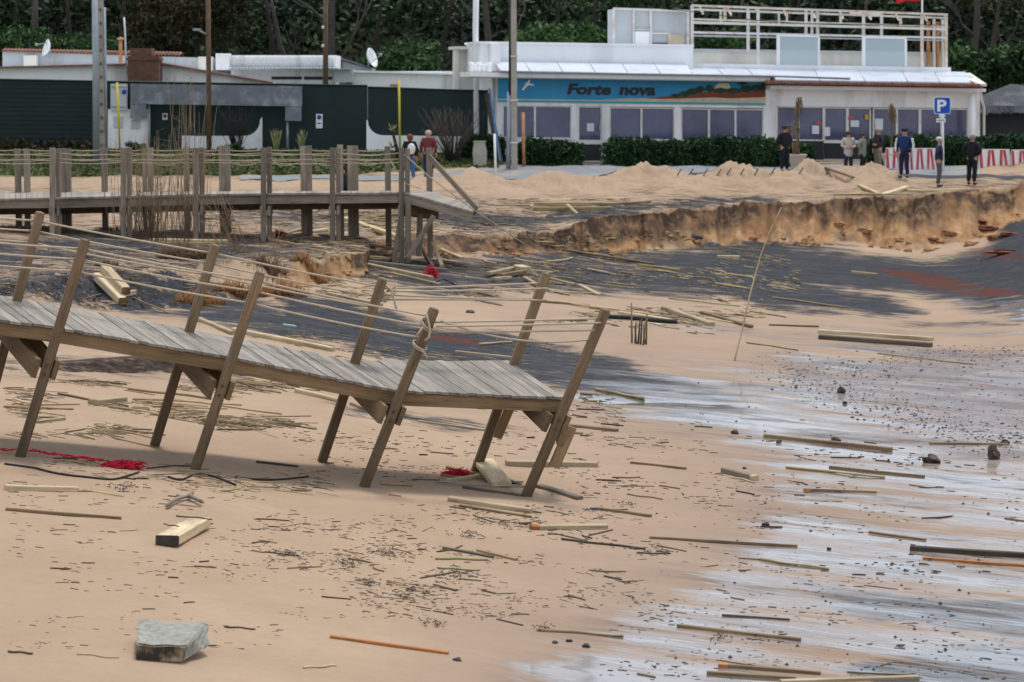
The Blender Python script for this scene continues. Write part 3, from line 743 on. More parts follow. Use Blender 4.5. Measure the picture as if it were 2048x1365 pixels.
# ------------------------------------------------------------------ restaurant
def text_mesh(body, size, extrude, bold=0.0, shear=0.0, space=1.0):
    cu = bpy.data.curves.new('txt', 'FONT'); cu.body = body; cu.size = size; cu.extrude = extrude; cu.offset = bold; cu.shear = shear; cu.space_character = space
    cu.align_x = 'CENTER'; cu.align_y = 'CENTER'; cu.resolution_u = 3
    o = bpy.data.objects.new('txt', cu); COL.objects.link(o); bpy.context.view_layer.update()
    me = bpy.data.meshes.new_from_object(o.evaluated_get(bpy.context.evaluated_depsgraph_get()))
    bpy.data.objects.remove(o); bpy.data.curves.remove(cu)
    return me
def put_text(name, body, fac, x0, y0, x1, y1, off, mat, parent, bold=0.0, shear=0.0, space=1.0):
    me = text_mesh(body, 1, .01, bold, shear, space)
    co = np.zeros(len(me.vertices) * 3, 'f'); me.vertices.foreach_get('co', co); co = co.reshape(-1, 3)
    mn, mxx = co.min(0), co.max(0)
    u = (co[:, 0] - mn[0]) / (mxx[0] - mn[0]); w = (co[:, 1] - mn[1]) / (mxx[1] - mn[1])
    a, b_, c_, d_ = fac.P(x0, y1, off), fac.P(x1, y1, off), fac.P(x0, y0, off), fac.P(x1, y0, off)
    A, B, C, Dv = (np.array(q) for q in (a, b_, c_, d_))
    p = (A * (1 - u)[:, None] + B * u[:, None]) * (1 - w)[:, None] + (C * (1 - u)[:, None] + Dv * u[:, None]) * w[:, None]
    p = p + np.outer(co[:, 2], [fac.n.x, fac.n.y, 0])
    o = world_loc(parent)
    me.vertices.foreach_set('co', (p - np.array(o)).astype('f').ravel()); me.update()
    me.materials.clear(); me.materials.append(mat)
    ob = bpy.data.objects.new(name, me); COL.objects.link(ob); ob.parent = parent; return ob

def restaurant():
    sl = Slope(1185, [5, 90, 130, 160, 215, 280, 325], [.036, .014, .016, .015, .012, .012, .004])
    fc = Fac(990, 97, 1960, 101.5, sl)
    root = thing('beach_restaurant', 'white single storey beach restaurant with blue mural fascia and open steel frame on its roof', 'restaurant', fc.P(1400, 325))
    B = lambda mb, name, mat, par=root: mb.build(name, M[mat], par)
    # walls: solid masses around the openings
    w = MB()
    fc.quad(w, 994, 205, 1532, 213, -.25, 0)                         # strip under sign (behind cyan)
    fc.quad(w, 994, 157, 1532, 204.6, -.25, -.01)
    for x0, x1 in ((994, 1005), (1143, 1156), (1204, 1219), (1349, 1362), (1527, 1553)): fc.quad(w, x0, 213.2, x1, 325, -.3, 0)
    for x0, x1 in ((1005.2, 1142.8), (1219.2, 1348.8), (1362.2, 1526.8)): fc.quad(w, x0, 279.5, x1, 325, -.28, -.02)
    fc.quad(w, 1532.3, 160, 1553, 213, -.3, .003)
    fc.quad(w, 1553.3, 172, 1936, 208, -.25, -.01)                 # frieze on right half
    fc.quad(w, 1936.3, 172, 1960, 322, -.3, 0.003)
    fc.quad(w, 1742.5, 281, 1936, 322, -.28, -.02)
    fc.quad(w, 1553.3, 282, 1598, 322, -.28, -.02)
    # body of the building behind the facade
    n3 = Vector((fc.n.x, fc.n.y, 0))
    a, b = fc.P(994, 325) - n3 * .7, fc.P(1958, 325) - n3 * .7
    zt = fc.P(1100, 150).z
    V = [a - Vector((0, 0, .4)), b - Vector((0, 0, .4)), b - n3 * 10 - Vector((0, 0, .4)), a - n3 * 10 - Vector((0, 0, .4))]
    w.hexa([*V, *[Vector((q.x, q.y, zt - .02)) for q in V]])
    B(w, 'wall', 'white')
    # mural band
    s = MB(); fc.quad(s, 996, 159, 1530.5, 200, 0, .03); sign = B(s, 'sign_band', 'blue')
    s = MB(); fc.quad(s, 996, 200.5, 1530.5, 207.3, .0, .032); fc.poly(s, fc.pts([(1330, 194), (1380, 189), (1450, 186), (1530, 189), (1530, 200.3), (1290, 200.3), (1200, 199)]), .03, .038); B(s, 'painted_beach', 'muralsand', sign)
    s = MB(); fc.quad(s, 996, 202.5, 1530.5, 206.3, .032, .042); B(s, 'painted_water', 'cyan', sign)
    s = MB(); fc.poly(s, fc.pts([(1290, 196), (1340, 190), (1385, 184), (1425, 180.5), (1465, 181.5), (1500, 178), (1530, 176.5), (1530, 190), (1500, 191.5), (1462, 193.5), (1425, 192), (1380, 194.5), (1330, 196.5)]), .03, .048); B(s, 'painted_cliff', 'muralbrown', sign)
    s = MB()
    for (x, y, a_, h) in ((1368, 186, 12, 5), (1385, 181, 14, 6), (1400, 176, 10, 6), (1418, 174, 9, 7), (1440, 178, 18, 5), (1465, 178, 20, 5), (1492, 174, 14, 6), (1512, 172, 16, 6), (1524, 171, 8, 7), (1484, 163, 11, 2.4), (1350, 189, 10, 3)):
        fc.poly(s, fc.pts([(x + a_ * math.cos(t) * (1 + .2 * math.sin(5 * t)), y + h * math.sin(t) * (1 + .25 * math.cos(4 * t))) for t in np.linspace(0, 2 * math.pi, 14)[:-1]][::-1]), .03, .055 + .001 * rnd.random())
    fc.poly(s, fc.pts([(1482, 163), (1486, 163), (1487, 176), (1484, 176)][::-1]), .03, .0585); B(s, 'painted_trees', 'muralgreen', sign)
    s = MB(); fc.poly(s, fc.pts([(1428, 176), (1431, 168), (1436, 163), (1456, 163), (1459, 169), (1461, 177)][::-1]), .03, .052); B(s, 'painted_building', 'muralsand', sign)
    s = MB(); fc.poly(s, fc.pts([(1043, 182), (1051, 171), (1045, 170.5), (1052, 169), (1058, 162), (1061, 161), (1058, 168.5), (1069, 172), (1066, 173.5), (1056, 172.5), (1047, 182.5)][::-1]), .03, .04)
    B(s, 'painted_gull', 'whitesign', sign)
    for t, x0, x1 in (('Forte', 1134, 1222), ('nova', 1238, 1311)):
        put_text('lettering', t, fc, x0, 168 if t == 'Forte' else 173.5, x1, 190.5, .036, M['letter'], sign, bold=.045, shear=.18)
    # eaves and roof
    s = MB(); fc.quad(s, 940, 148, 1541, 157.2, -1.0, .75); fc.quad(s, 1541.3, 166, 1972, 173, -.6, .62)
    B(s, 'fascia', 'white_bright')
    s = MB(); fc.quad(s, 957, 157.6, 1540, 159.0, -.2, .66); B(s, 'soffit', 'cream')
    # sloping sheet roof
    s = MB(); s2 = MB()
    rf = lambda x, y, o: fc.P(x, y, o)
    xs = [1000, 1060, 1125, 1190, 1255, 1320, 1385, 1445, 1505, 1550, 1640, 1730, 1815, 1880, 1942]
    for i in range(len(xs) - 1):
        x0, x1 = xs[i] + .7, xs[i + 1] - .7
        n3 = Vector((fc.n.x, fc.n.y, 0)); up = Vector((0, 0, .04))
        yb = 146.5 if x0 < 1540 else 156
        f0, f1 = fc.P(x0, yb, .9), fc.P(x1, yb, .9)
        ob_, yk = (-1.0, 127.5) if x0 < 1384 else (-2.15, 134.3)
        g0, g1 = fc.P(x0 - 11, yk, ob_), fc.P(x1 - 11, yk, ob_)
        s.hexa([f0, f1, g1, g0, f0 + up, f1 + up, g1 + up, g0 + up])
        s2.tube([f0 + up * 1.3, g0 + up * 1.3], .02, 4)
    B(s, 'sheet_roof', 'roofglass'); B(s2, 'roof_batten', 'whitepaint')
    s = MB(); s.tube([fc.P(1000, 146.6, .92), fc.P(1300, 146.8, .92), fc.P(1540, 147, .92), fc.P(1700, 150, .92)], .045, 6); B(s, 'gutter_pipe', 'steel')
    s = MB()
    for i in range(62):
        x = 1538 + i * 6.9; p = fc.P(x, 160.5, 1.0)
        s.tube([p + Vector((0, 0, .0)), p - n3 * .9 + Vector((0, 0, .14))], .075, 8)
    fc.quad(s, 1536, 161, 1966, 166, -.6, .55); B(s, 'tile_edge', 'rooftile')
    s = MB(); p0, p1 = fc.P(1930, 137, -2.1), fc.P(1962, 159, .9)
    s.beam(p0, p1, .45, .1); B(s, 'verge_board', 'whitepaint')
    # parapet wall and left annex
    s = MB(); fc.quad(s, 960, 89, 1386, 147.6, -3.4, -1.05, .5); fc.quad(s, 958, 86.5, 1388, 91, -3.5, -.98); fc.quad(s, 984, 90.5, 1001, 146, -1.0, -.6)
    B(s, 'parapet_wall', 'white_bright')
    s = MB(); fc.quad(s, 914, 102, 975, 300, -4.3, -3.5); fc.quad(s, 910, 104, 917, 300, -3.4, -3.2); fc.quad(s, 911, 97, 961, 103, -4.4, -3.1); B(s, 'annex_wall', 'cream')
    s = MB()
    for k, x in enumerate((943, 950, 958, 968, 978)): s.tube([fc.P(x, 147, .2), fc.P(x, 128 + k % 2 * 3, .2)], .09, 8)
    B(s, 'roof_vents', 'white_bright')
    # upper terrace wall
    s = MB(); fc.quad(s, 1386.5, 97, 1893, 146, -4.2, -3.2); B(s, 'terrace_wall', 'cream')
    s = MB(); fc.quad(s, 1386.5, 124, 1902, 134, -3.18, -2.2); B(s, 'terrace_ledge', 'white_bright')
    s = MB(); fc.quad(s, 1385, 95, 1890, 99, -3.19, -3.05); B(s, 'terrace_rail', 'greywhite')
    # upper cabin
    s = MB(); fc.quad(s, 1229, 17, 1378, 90, -4.4, -3.4); B(s, 'cabin_wall', 'greywhite')
    s = MB()
    for r in ((1227, 14, 1380, 18.5), (1226, 18, 1230, 90), (1266, 18, 1269, 90), (1300, 18, 1304, 90), (1266, 56, 1300, 58.5), (1304, 63, 1340, 66), (1374, 18, 1379, 90)): fc.quad(s, *r, -3.39, -3.3)
    B(s, 'cabin_frame', 'whitepaint')
    s = MB(); fc.quad(s, 1270, 61, 1299, 89, -3.39, -3.33); B(s, 'cabin_panel', 'white_bright')
    s = MB(); fc.quad(s, 1336, 66, 1368, 90, -3.39, -3.325); B(s, 'cabin_panel', 'muralsand')
    s = MB(); fc.quad(s, 1305, 84, 1335, 91, -3.39, -3.32); fc.quad(s, 1270, 89, 1299, 91.5, -3.39, -3.32); B(s, 'cabin_gap', 'letter')
    # steel frame on the roof
    def bars(L_, o0, o1, nm, mat):
        if nm in ('frame_rail', 'frame_strut'):
            for r in L_: s = MB(); fc.quad(s, *r, o0, o1); B(s, nm, mat)
            return
        s = MB()
        for r in L_: fc.quad(s, *r, o0, o1)
        return B(s, nm, mat)
    for x, yb, wd in ((1385, 146, 5), (1497, 100, 5), (1517, 146, 5), (1613, 70, 4.5), (1625, 70, 4), (1636, 126, 5), (1728, 126, 4.5), (1764, 70, 4), (1845, 126, 5), (1893, 128, 5)):
        bars([(x - wd / 2, 4, x + wd / 2, yb)], -2.5, -2.4, 'frame_post', 'whitepaint' if x < 1840 else 'rusty')
    for x in (1858, 1877): bars([(x - 2.5, 22, x + 2.5, 124)], -3.0, -2.88, 'frame_post', 'rust')
    for x in (1869, 1886): bars([(x - 2, 16, x + 2, 124)], -3.0, -2.9, 'frame_post', 'cream')
    bars([(1384, 2, 1896, 6.5)], -2.39, -2.3, 'frame_rail', 'rusty'); bars([(1384, 10, 1896, 14.5)], -2.62, -2.51, 'frame_rail', 'whitepaint')
    bars([(1384, 31, 1896, 35)], -3.3, -3.2, 'frame_rail', 'rusty'); bars([(1384, 37, 1893, 42.5)], -2.39, -2.28, 'frame_rail', 'cream')
    bars([(1384, 58.5, 1893, 63)], -2.39, -2.29, 'frame_rail', 'whitepaint'); bars([(1384, 66, 1560, 69.5), (1636, 66, 1728, 69), (1812, 66, 1893, 69)], -2.9, -2.8, 'frame_rail', 'greywhite')
    bars([(1440, 14, 1444, 38), (1448, 8, 1453, 34), (1496, 14, 1500, 34), (1557, 14, 1560, 37), (1573, 14, 1576, 34), (1680, 8, 1684, 34), (1726, 14, 1730, 34), (1800, 10, 1804, 34), (1700, 6, 1760, 10)], -2.7, -2.63, 'frame_strut', 'rusty')
    for k in range(9):
        x = 1400 + k * 56; s = MB(); s.beam(fc.P(x, 9, -2.45), fc.P(x + 6, 20, -5.2), .07, .09); B(s, 'rafter', 'rusty')
    s = MB(); s.beam(fc.P(1874, 30, -2.5), fc.P(1892, 62, -2.5), .06, .06); B(s, 'frame_strut', 'rusty')
    for x0, x1 in ((1557, 1638), (1728, 1812)):
        f = bars([(x0 - 2, 62, x1 + 1, 65.5), (x0 - 2, 65.6, x0 + 3, 124), (x1 - 2, 65.6, x1 + 2, 124)], -2.27, -2.15, 'window_frame', 'white_bright')
        s = MB(); fc.quad(s, x0 + 3, 65.5, x1 - 2, 124, -2.22, -2.19); s.build('pane', M['glass'], f)
    # ground floor windows and doors
    def win(x0, y0, x1, y1, divs, mat='purplepane', nm='window', t=2.6):
        f = MB(); fc.quad(f, x0, y0, x0 + t, y1, -.16, -.06); fc.quad(f, x1 - t, y0, x1, y1, -.16, -.06)
        fc.quad(f, x0 + t, y0, x1 - t, y0 + t, -.16, -.06); fc.quad(f, x0 + t, y1 - t, x1 - t, y1, -.16, -.06)
        for d in divs: fc.quad(f, d - 2, y0 + t, d + 2, y1 - t, -.16, -.07)
        o = B(f, nm, 'whitepaint')
        e = [x0 + t] + [v for d in divs for v in (d - 2, d + 2)] + [x1 - t]
        for i in range(0, len(e), 2):
            p = MB(); fc.quad(p, e[i], y0 + t, e[i + 1], y1 - t, -.14, -.12); p.build('pane', M[mat], o)
        return o
    win(1005, 213, 1143, 279, [1070]); win(1219, 214, 1349, 279.5, [1283]); win(1362, 214.5, 1527, 280, [1418, 1471])
    d = win(1156, 213, 1204, 283, [], nm='door'); 
    s = MB(); fc.quad(s, 1159, 289, 1201, 322, -.14, -.1); s.build('door_panel', M['darkpane'], d)
    s = MB(); fc.quad(s, 1156, 283, 1204, 289, -.16, -.06); fc.quad(s, 1156, 322, 1204, 326, -.16, -.06); s.build('door_rail', M['whitepaint'], d)
    s = MB(); s.box(fc.P(1199.5, 256, -.02), .06, .08, .16); s.build('handle', M['steel'], d)
    s = MB(); fc.quad(s, 1174, 247, 1188, 263, -.115, -.11); s.build('notice', M['paper'], d)
    win(1553, 208, 1648, 277, [1597]); 
    for x0, x1 in ((1648, 1695), (1695, 1742)):
        d = win(x0, 209, x1, 277.5, [], nm='door')
        s = MB(); fc.quad(s, x0 + 3, 281, x1 - 3, 316, -.14, -.11); s.build('door_panel', M['darkpane'], d)
        s = MB(); fc.quad(s, x0, 277.6, x1, 281, -.16, -.06); fc.quad(s, x0, 316, x1, 321, -.16, -.06); s.build('door_rail', M['whitepaint'], d)
    s = MB(); fc.quad(s, 1600, 281, 1646, 317, -.14, -.11); o = B(s, 'lower_pane', 'darkpane')
    win(1746, 209, 1840, 277.5, [1794]); win(1840, 209, 1936, 277.5, [1883])
    for (x0, y0, x1, y1, mt) in ((1624, 246, 1638, 263, 'paper'), (1630, 238, 1640, 243, 'redpaper'), (1648, 249, 1660, 267, 'paper'), (1696, 227, 1704, 234, 'redpaper'), (1701, 235, 1718, 248, 'paper'), (1730, 223, 1737, 233, 'yellowpaper'), (1750, 231, 1766, 253, 'paper')):
        s = MB(); fc.quad(s, x0, y0, x1, y1, -.055, -.05); B(s, 'notice', mt)
    s = MB(); s.tube([fc.P(1944, 178, .5), fc.P(1945, 320, .5)], .12, 10); B(s, 'downpipe', 'white_bright')
    s = MB(); s.tube([fc.P(1962, 174, .5), fc.P(1963, 190, .5), fc.P(1968, 205, .3), fc.P(1968, 320, .3)], .05, 6); B(s, 'downpipe', 'cream')
    s = MB(); fc.quad(s, 1590, 319, 1770, 330, .02, 1.3); fc.quad(s, 1575, 324, 1790, 334, .02, 2.2); B(s, 'doorstep', 'tile')
    s = MB(); s.tube([fc.P(1316, 13, -2.2), fc.P(1400, 18, -2.1), fc.P(1500, 31, -2.0), fc.P(1600, 36, -2.0), fc.P(1760, 33, -2.0), fc.P(1890, 30, -2.0)], .02, 4); B(s, 'cable', 'black')
    return fc
RF = restaurant()

# flag
s = thing('flag', 'red flag on a thin white pole above the rusty roof frame', 'flag', W(1845, 60, 99.5))
mb = MB(); mb.tube([W(1845, 118, 104), W(1844, -40, 104)], .035, 6); mb.build('pole', M['whitesign'], s)
mb = MB(); pts = []
for i in range(9):
    for j in range(4): pts.append(W(1844 - i * 6.5, -26 + j * 9 + i * .6 + 1.5 * math.sin(i * 1.1), 104 + .12 * math.sin(i * .9 + j * .3)))
mb.add(pts, [(i * 4 + j, i * 4 + j + 1, i * 4 + j + 5, i * 4 + j + 4) for i in range(8) for j in range(3)], smooth=True)
o = mb.build('cloth', M['redflag'], s); sm = o.modifiers.new('s', 'SOLIDIFY'); sm.thickness = .02

# ------------------------------------------------------------------ left buildings, chimney, fence
def left_side():
    sl = Slope(400, [0, 350], [.008, .008]); fb = Fac(0, 104, 900, 104)
    n3 = Vector((fb.n.x, fb.n.y, 0))
    # long low house, far left
    h = thing('white_house', 'low white house with orange tile edge behind the green fence at far left', 'house', fb.P(240, 280))
    B = lambda mb, nm, mt, par: mb.build(nm, M[mt], par)
    w = MB(); fb.poly(w, fb.pts([(5, 300), (470, 300), (470, 118), (5, 103)][::1]), -8, 0); B(w, 'wall', 'greywhite', h)
    t = MB()
    for i in range(52): 
        x = 6 + i * 6.9; p = fb.P(x, 102 + i * .14, .15); t.tube([p, p - n3 * .6 + Vector((0, 0, .06))], .06, 6)
    B(t, 'roof_edge', 'rooftile', h)
    t = MB(); t.box(fb.P(62, 124, .3), .5, .5, .5); B(t, 'air_conditioner', 'cream', h)
    t = MB(); t.box(fb.P(412, 128, .3), .55, .5, .55); B(t, 'air_conditioner', 'cream', h)
    t = MB(); t.box(fb.P(447, 124, .3), .55, .6, .65); B(t, 'roof_box', 'white', h)
    g = thing('gabled_outbuilding', 'white gabled outbuilding with a brick chimney on its roofline', 'building', fb.P(240, 300))
    fg = Fac(0, 101.5, 900, 101.5)
    w = MB(); fg.poly(w, fg.pts([(-60, 300), (545, 300), (545, 166), (530, 163), (316, 127), (250, 130), (-60, 137)]), -2.4, 0); B(w, 'wall', 'white', g)
    t = MB(); t.beam(fg.P(316, 126, .05), fg.P(545, 166, .05), .5, .07); t.beam(fg.P(-60, 136.5, .05), fg.P(252, 129, .05), .5, .06); B(t, 'roof_edge', 'rooftile', g)
    c = MB(); fg.quad(c, 255, 112, 317, 168, .02, 1.1); fg.quad(c, 252, 116, 319, 121, .0, 1.14); c_ = B(c, 'chimney', 'brick', g)
    c = MB(); fg.quad(c, 260, 97, 303, 111.8, .15, .95); c.build('chimney_top', M['brick'], c_)
    # stove pipe + mast
    o = MB(); o.tube([fb.P(241, 128, .8), fb.P(241, 80, .8)], .07, 8); o.tube([fb.P(241, 80, .8), fb.P(241, 77, .8), fb.P(241, 74.5, .8)], [.14, .14, .03], 8)
    tag(o.build('stove_pipe', M['rust']), 'brown stove pipe with a cap left of the brick chimney', 'pipe')
    o = MB(); o.tube([fb.P(253, 150, 2.6), fb.P(250, 60, 2.6), fb.P(248, 35, 2.6)], .035, 6); tag(o.build('mast', M['whitesign']), 'thin white mast beside the brick chimney', 'mast')
    # dishes
    def dish(x, y, sx, lean, label):
        e = thing('satellite_dish', label, 'satellite dish', fb.P(x, y + 14, .4))
        c = fb.P(x, y, .4); m_ = MB(); rings = []
        ax = Vector((math.cos(lean) * .9, -.35, .3)).normalized(); u = ax.orthogonal().normalized(); v = ax.cross(u)
        V = [c - ax * .08]; Fc = []
        for k in range(1, 4):
            for j in range(16):
                an = j * math.pi / 8; V.append(c + (u * math.cos(an) + v * math.sin(an)) * .155 * k * sx + ax * (.02 * k * k - .08))
        for j in range(16):
            Fc.append((0, 1 + j, 1 + (j + 1) % 16))
            for k in range(2): Fc.append((1 + k * 16 + j, 1 + (k + 1) * 16 + j, 1 + (k + 1) * 16 + (j + 1) % 16, 1 + k * 16 + (j + 1) % 16))
        m_.add(V, Fc, smooth=True); d = m_.build('dish', M['white_bright'], e); sd = d.modifiers.new('s', 'SOLIDIFY'); sd.thickness = .02
        m_ = MB(); m_.tube([c - ax * .1, c - ax * .1 - Vector((0, 0, .35))], .03, 6); m_.tube([c - u * .4 * sx, c + ax * .45], .015, 5); m_.tube([c + ax * .4, c + ax * .52], .05, 6); m_.build('bracket', M['steel'], e)
    dish(95, 97, .75, 2.75, 'white satellite dish on the tiled roof at far left')
    dish(741, 117, .85, .25, 'white satellite dish on the long white wall right of the tin roof')
    # middle buildings
    m2 = thing('corrugated_shed', 'white corrugated metal shed with a dark slot window behind the wooden pole', 'shed', fb.P(560, 280))
    f2 = Fac(440, 103.6, 920, 103.6)
    w = MB()
    f2.quad(w, 462, 111, 672, 138, -3, 0)
    for i in range(60): 
        x = 462 + i * 3.5; w.tube([f2.P(x, 111.5, .01), f2.P(x, 137.5, .01)], .028, 5)
    B(w, 'metal_sheet', 'white', m2)
    w = MB(); f2.quad(w, 462, 139.5, 668, 300, -3, .15); B(w, 'wall', 'white', m2)
    w = MB(); f2.quad(w, 543, 153.5, 604, 159.5, .14, .17); f2.quad(w, 608, 153.5, 664, 160, .14, .17); B(w, 'window', 'letter', m2)
    w = MB()
    for i in range(34): x = 462 + i * 6.4; w.tube([f2.P(x, 137.6, 1.0), f2.P(x, 137.0, 0.1)], .06, 6)
    f2.quad(w, 460, 137.8, 700, 139.2, 0, .8); B(w, 'awning', 'greywhite', m2)
    w = MB(); f2.quad(w, 668, 139, 706, 165, -.8, .4); B(w, 'side_cabinet', 'greywhite', m2)
    m3 = thing('tin_roofed_hut', 'small hut with a dark sloping tin roof behind the long white wall', 'hut', f2.P(705, 150, -3))
    w = MB(); f2.poly(w, f2.pts([(674, 150), (742, 150), (742, 137), (674, 117)]), -6, -3.2); B(w, 'wall', 'greywhite', m3)
    w = MB(); w.beam(f2.P(668, 114.5, -4.5), f2.P(748, 139, -4.5), 3.2, .09); B(w, 'roof', 'tarp', m3)
    m4 = thing('flat_white_building', 'long flat white building behind the green fence beside the restaurant', 'building', f2.P(810, 290))
    w = MB(); f2.quad(w, 704, 143, 912, 300, -5, -.3); B(w, 'wall', 'white', m4)
    w = MB(); f2.poly(w, f2.pts([(700, 145), (913, 150), (913, 146.5), (700, 141)]), -5, -.1); B(w, 'parapet', 'white_bright', m4)
    w = MB(); f2.poly(w, f2.pts([(780, 172), (796, 172), (796, 168.5), (780, 168.5)]), -.3, .1); B(w, 'lamp', 'rust', m4)
    # dark green boundary fence
    fe = Fac(-80, 97.5, 1000, 98.5)
    def gtop(x): return float(np.interp(x, [-80, 0, 190, 735, 736, 985], [158, 160, 163, 172, 175, 183]))
    gf = thing('green_sheet_fence', 'tall dark green sheet metal fence running behind the boardwalk', 'fence', fe.P(450, 300))
    w = MB()
    for y0 in range(158, 302, 9):
        fe.poly(w, fe.pts([(-80, y0 + 8.4), (192, y0 + 11.4), (192, y0 + 3), (-80, y0)]), -.1, -.02)
        fe.poly(w, fe.pts([(-80, y0 + 9.0), (192, y0 + 12.0), (192, y0 + 11.4), (-80, y0 + 8.4)]), -.1, .012)
    w.build('corrugated_panel', M['greenfence'], gf)
    xs = [192.5, 258, 330, 405, 470, 525, 600, 668, 735]
    for a_, b_ in zip(xs[:-1], xs[1:]):
        w = MB(); fe.poly(w, fe.pts([(a_, 312), (b_, 312), (b_, gtop(b_)), (a_, gtop(a_))]), -.1 + .02 * (xs.index(a_) % 2), -.03 + .02 * (xs.index(a_) % 2)); w.build('panel', M['greenfence'], gf)
    xs = [735.5, 745, 800, 862, 925, 985]
    for a_, b_ in zip(xs[:-1], xs[1:]):
        w = MB(); fe.poly(w, fe.pts([(a_, 285), (b_, 285), (b_, gtop(b_)), (a_, gtop(a_))]), -.1 + .02 * (xs.index(a_) % 2), -.03 + .02 * (xs.index(a_) % 2)); w.build('panel', M['greenfence'], gf)
    w = MB(); w.tube([fe.P(-80, 158, 0), fe.P(192, 163, 0), fe.P(735, 172, 0)], .04, 5); w.tube([fe.P(736, 175, 0), fe.P(985, 183, 0)], .04, 5); w.build('top_rail', M['greenfence'], gf)
    # white horned walls
    def horn(pts, label):
        w = MB(); fe.poly(w, fe.pts(pts), .0, .3)
        return tag(w.build('garden_wall', M['white']), label, 'wall')
    arc = lambda x0, y0, x1, y1, n=8: [(x0 + (x1 - x0) * math.sin(k / n * math.pi / 2), y1 + (y0 - y1) * math.cos(k / n * math.pi / 2)) for k in range(n + 1)]
    c1 = [(766 - 30 * math.sin(t), 243 + 28 * math.cos(t)) for t in np.linspace(0, math.pi / 2, 9)]
    horn([(733, 324), (987, 328), (987, 274), (850, 272)] + c1 + [(733, 240)], 'low white garden wall with a horned left end below the green fence near the restaurant')
    c2 = [(490 + 31 * math.sin(t), 240 + 32 * math.cos(t)) for t in np.linspace(0, math.pi / 2, 9)]
    horn([(365, 306), (525, 308), (525, 234)] + c2[::-1] + [(400, 272.5), (365, 271.5)], 'low white garden wall with a horned right end under the grey portal')
    # grey portal
    pt = thing('entrance_portal', 'grey peeling board portal standing over the gap in the green fence', 'portal', fe.P(435, 300, .5))
    w = MB(); fe.poly(w, fe.pts([(265, 208), (605, 213), (605, 173), (265, 168)]), .5, .8); w.build('crossboard', M['portal'], pt)
    for q in ([(265, 237), (296, 237), (296, 208), (265, 208)], [(572, 242), (604, 242), (604, 213.2), (572, 213)]):
        w = MB(); fe.poly(w, fe.pts(q), .52, .78); w.build('side_board', M['portal'], pt)
    w = MB(); w.tube([fe.P(298, 208, .6), fe.P(299, 306, .6)], .05, 6); w.tube([fe.P(575, 240, .6), fe.P(575, 312, .6)], .05, 6); w.build('leg', M['steel'], pt)
    # meter cabinet on white block wall
    mw = thing('meter_wall', 'white block wall with pale grey meter cabinet beside the yellow pipe', 'wall', fe.P(255, 305, .3))
    w = MB(); fe.quad(w, 216, 219, 297, 306, .1, .45); w.build('wall', M['white'], mw)
    w = MB(); fe.quad(w, 221, 168, 253, 221, .2, .62); cb = w.build('cabinet', M['greywhite'], mw)
    w = MB(); fe.quad(w, 223, 173, 252, 175, .62, .66); fe.quad(w, 223, 213, 252, 215, .62, .66); w.build('strap', M['steel'], cb)
    w = MB(); w.tube([fe.P(248, 184, .63), fe.P(248, 184, .67)], .09, 10); w.build('dial', M['bluesign'], cb)
    w = MB(); fe.quad(w, 227, 233, 245, 256, .45, .49); fe.quad(w, 262, 240, 280, 258, .45, .49); w.build('hatch', M['greywhite'], mw)
    # small notices on the fence
    w = MB(); fe.quad(w, 325, 227, 335, 240, .0, .03); sg = w.build('sign', M['whitesign']); tag(sg, 'small white notice with a red ring on the green fence below the portal', 'sign')
    w = MB(); c = fe.P(330, 232.5, .035); w.tube([c, c + Vector((0, -.01, 0))], .075, 12); w.build('ring', M['redpaper'], sg)
    w = MB(); c = fe.P(330, 232.5, .047); w.tube([c, c + Vector((0, -.004, 0))], .045, 12); w.build('ring', M['letter'], sg)
    w = MB(); fe.quad(w, 632, 228.5, 645, 257, .0, .03); sg = w.build('sign', M['whitesign']); tag(sg, 'tall white notice with a blue disc on the green fence right of the portal', 'sign')
    w = MB(); c = fe.P(638.5, 235, .035); w.tube([c, c + Vector((0, -.01, 0))], .085, 14); w.build('disc', M['bluesign'], sg)
    w = MB(); fe.quad(w, 634.5, 246, 642, 248.5, .03, .034); w.build('text_line', M['letter'], sg)
left_side()

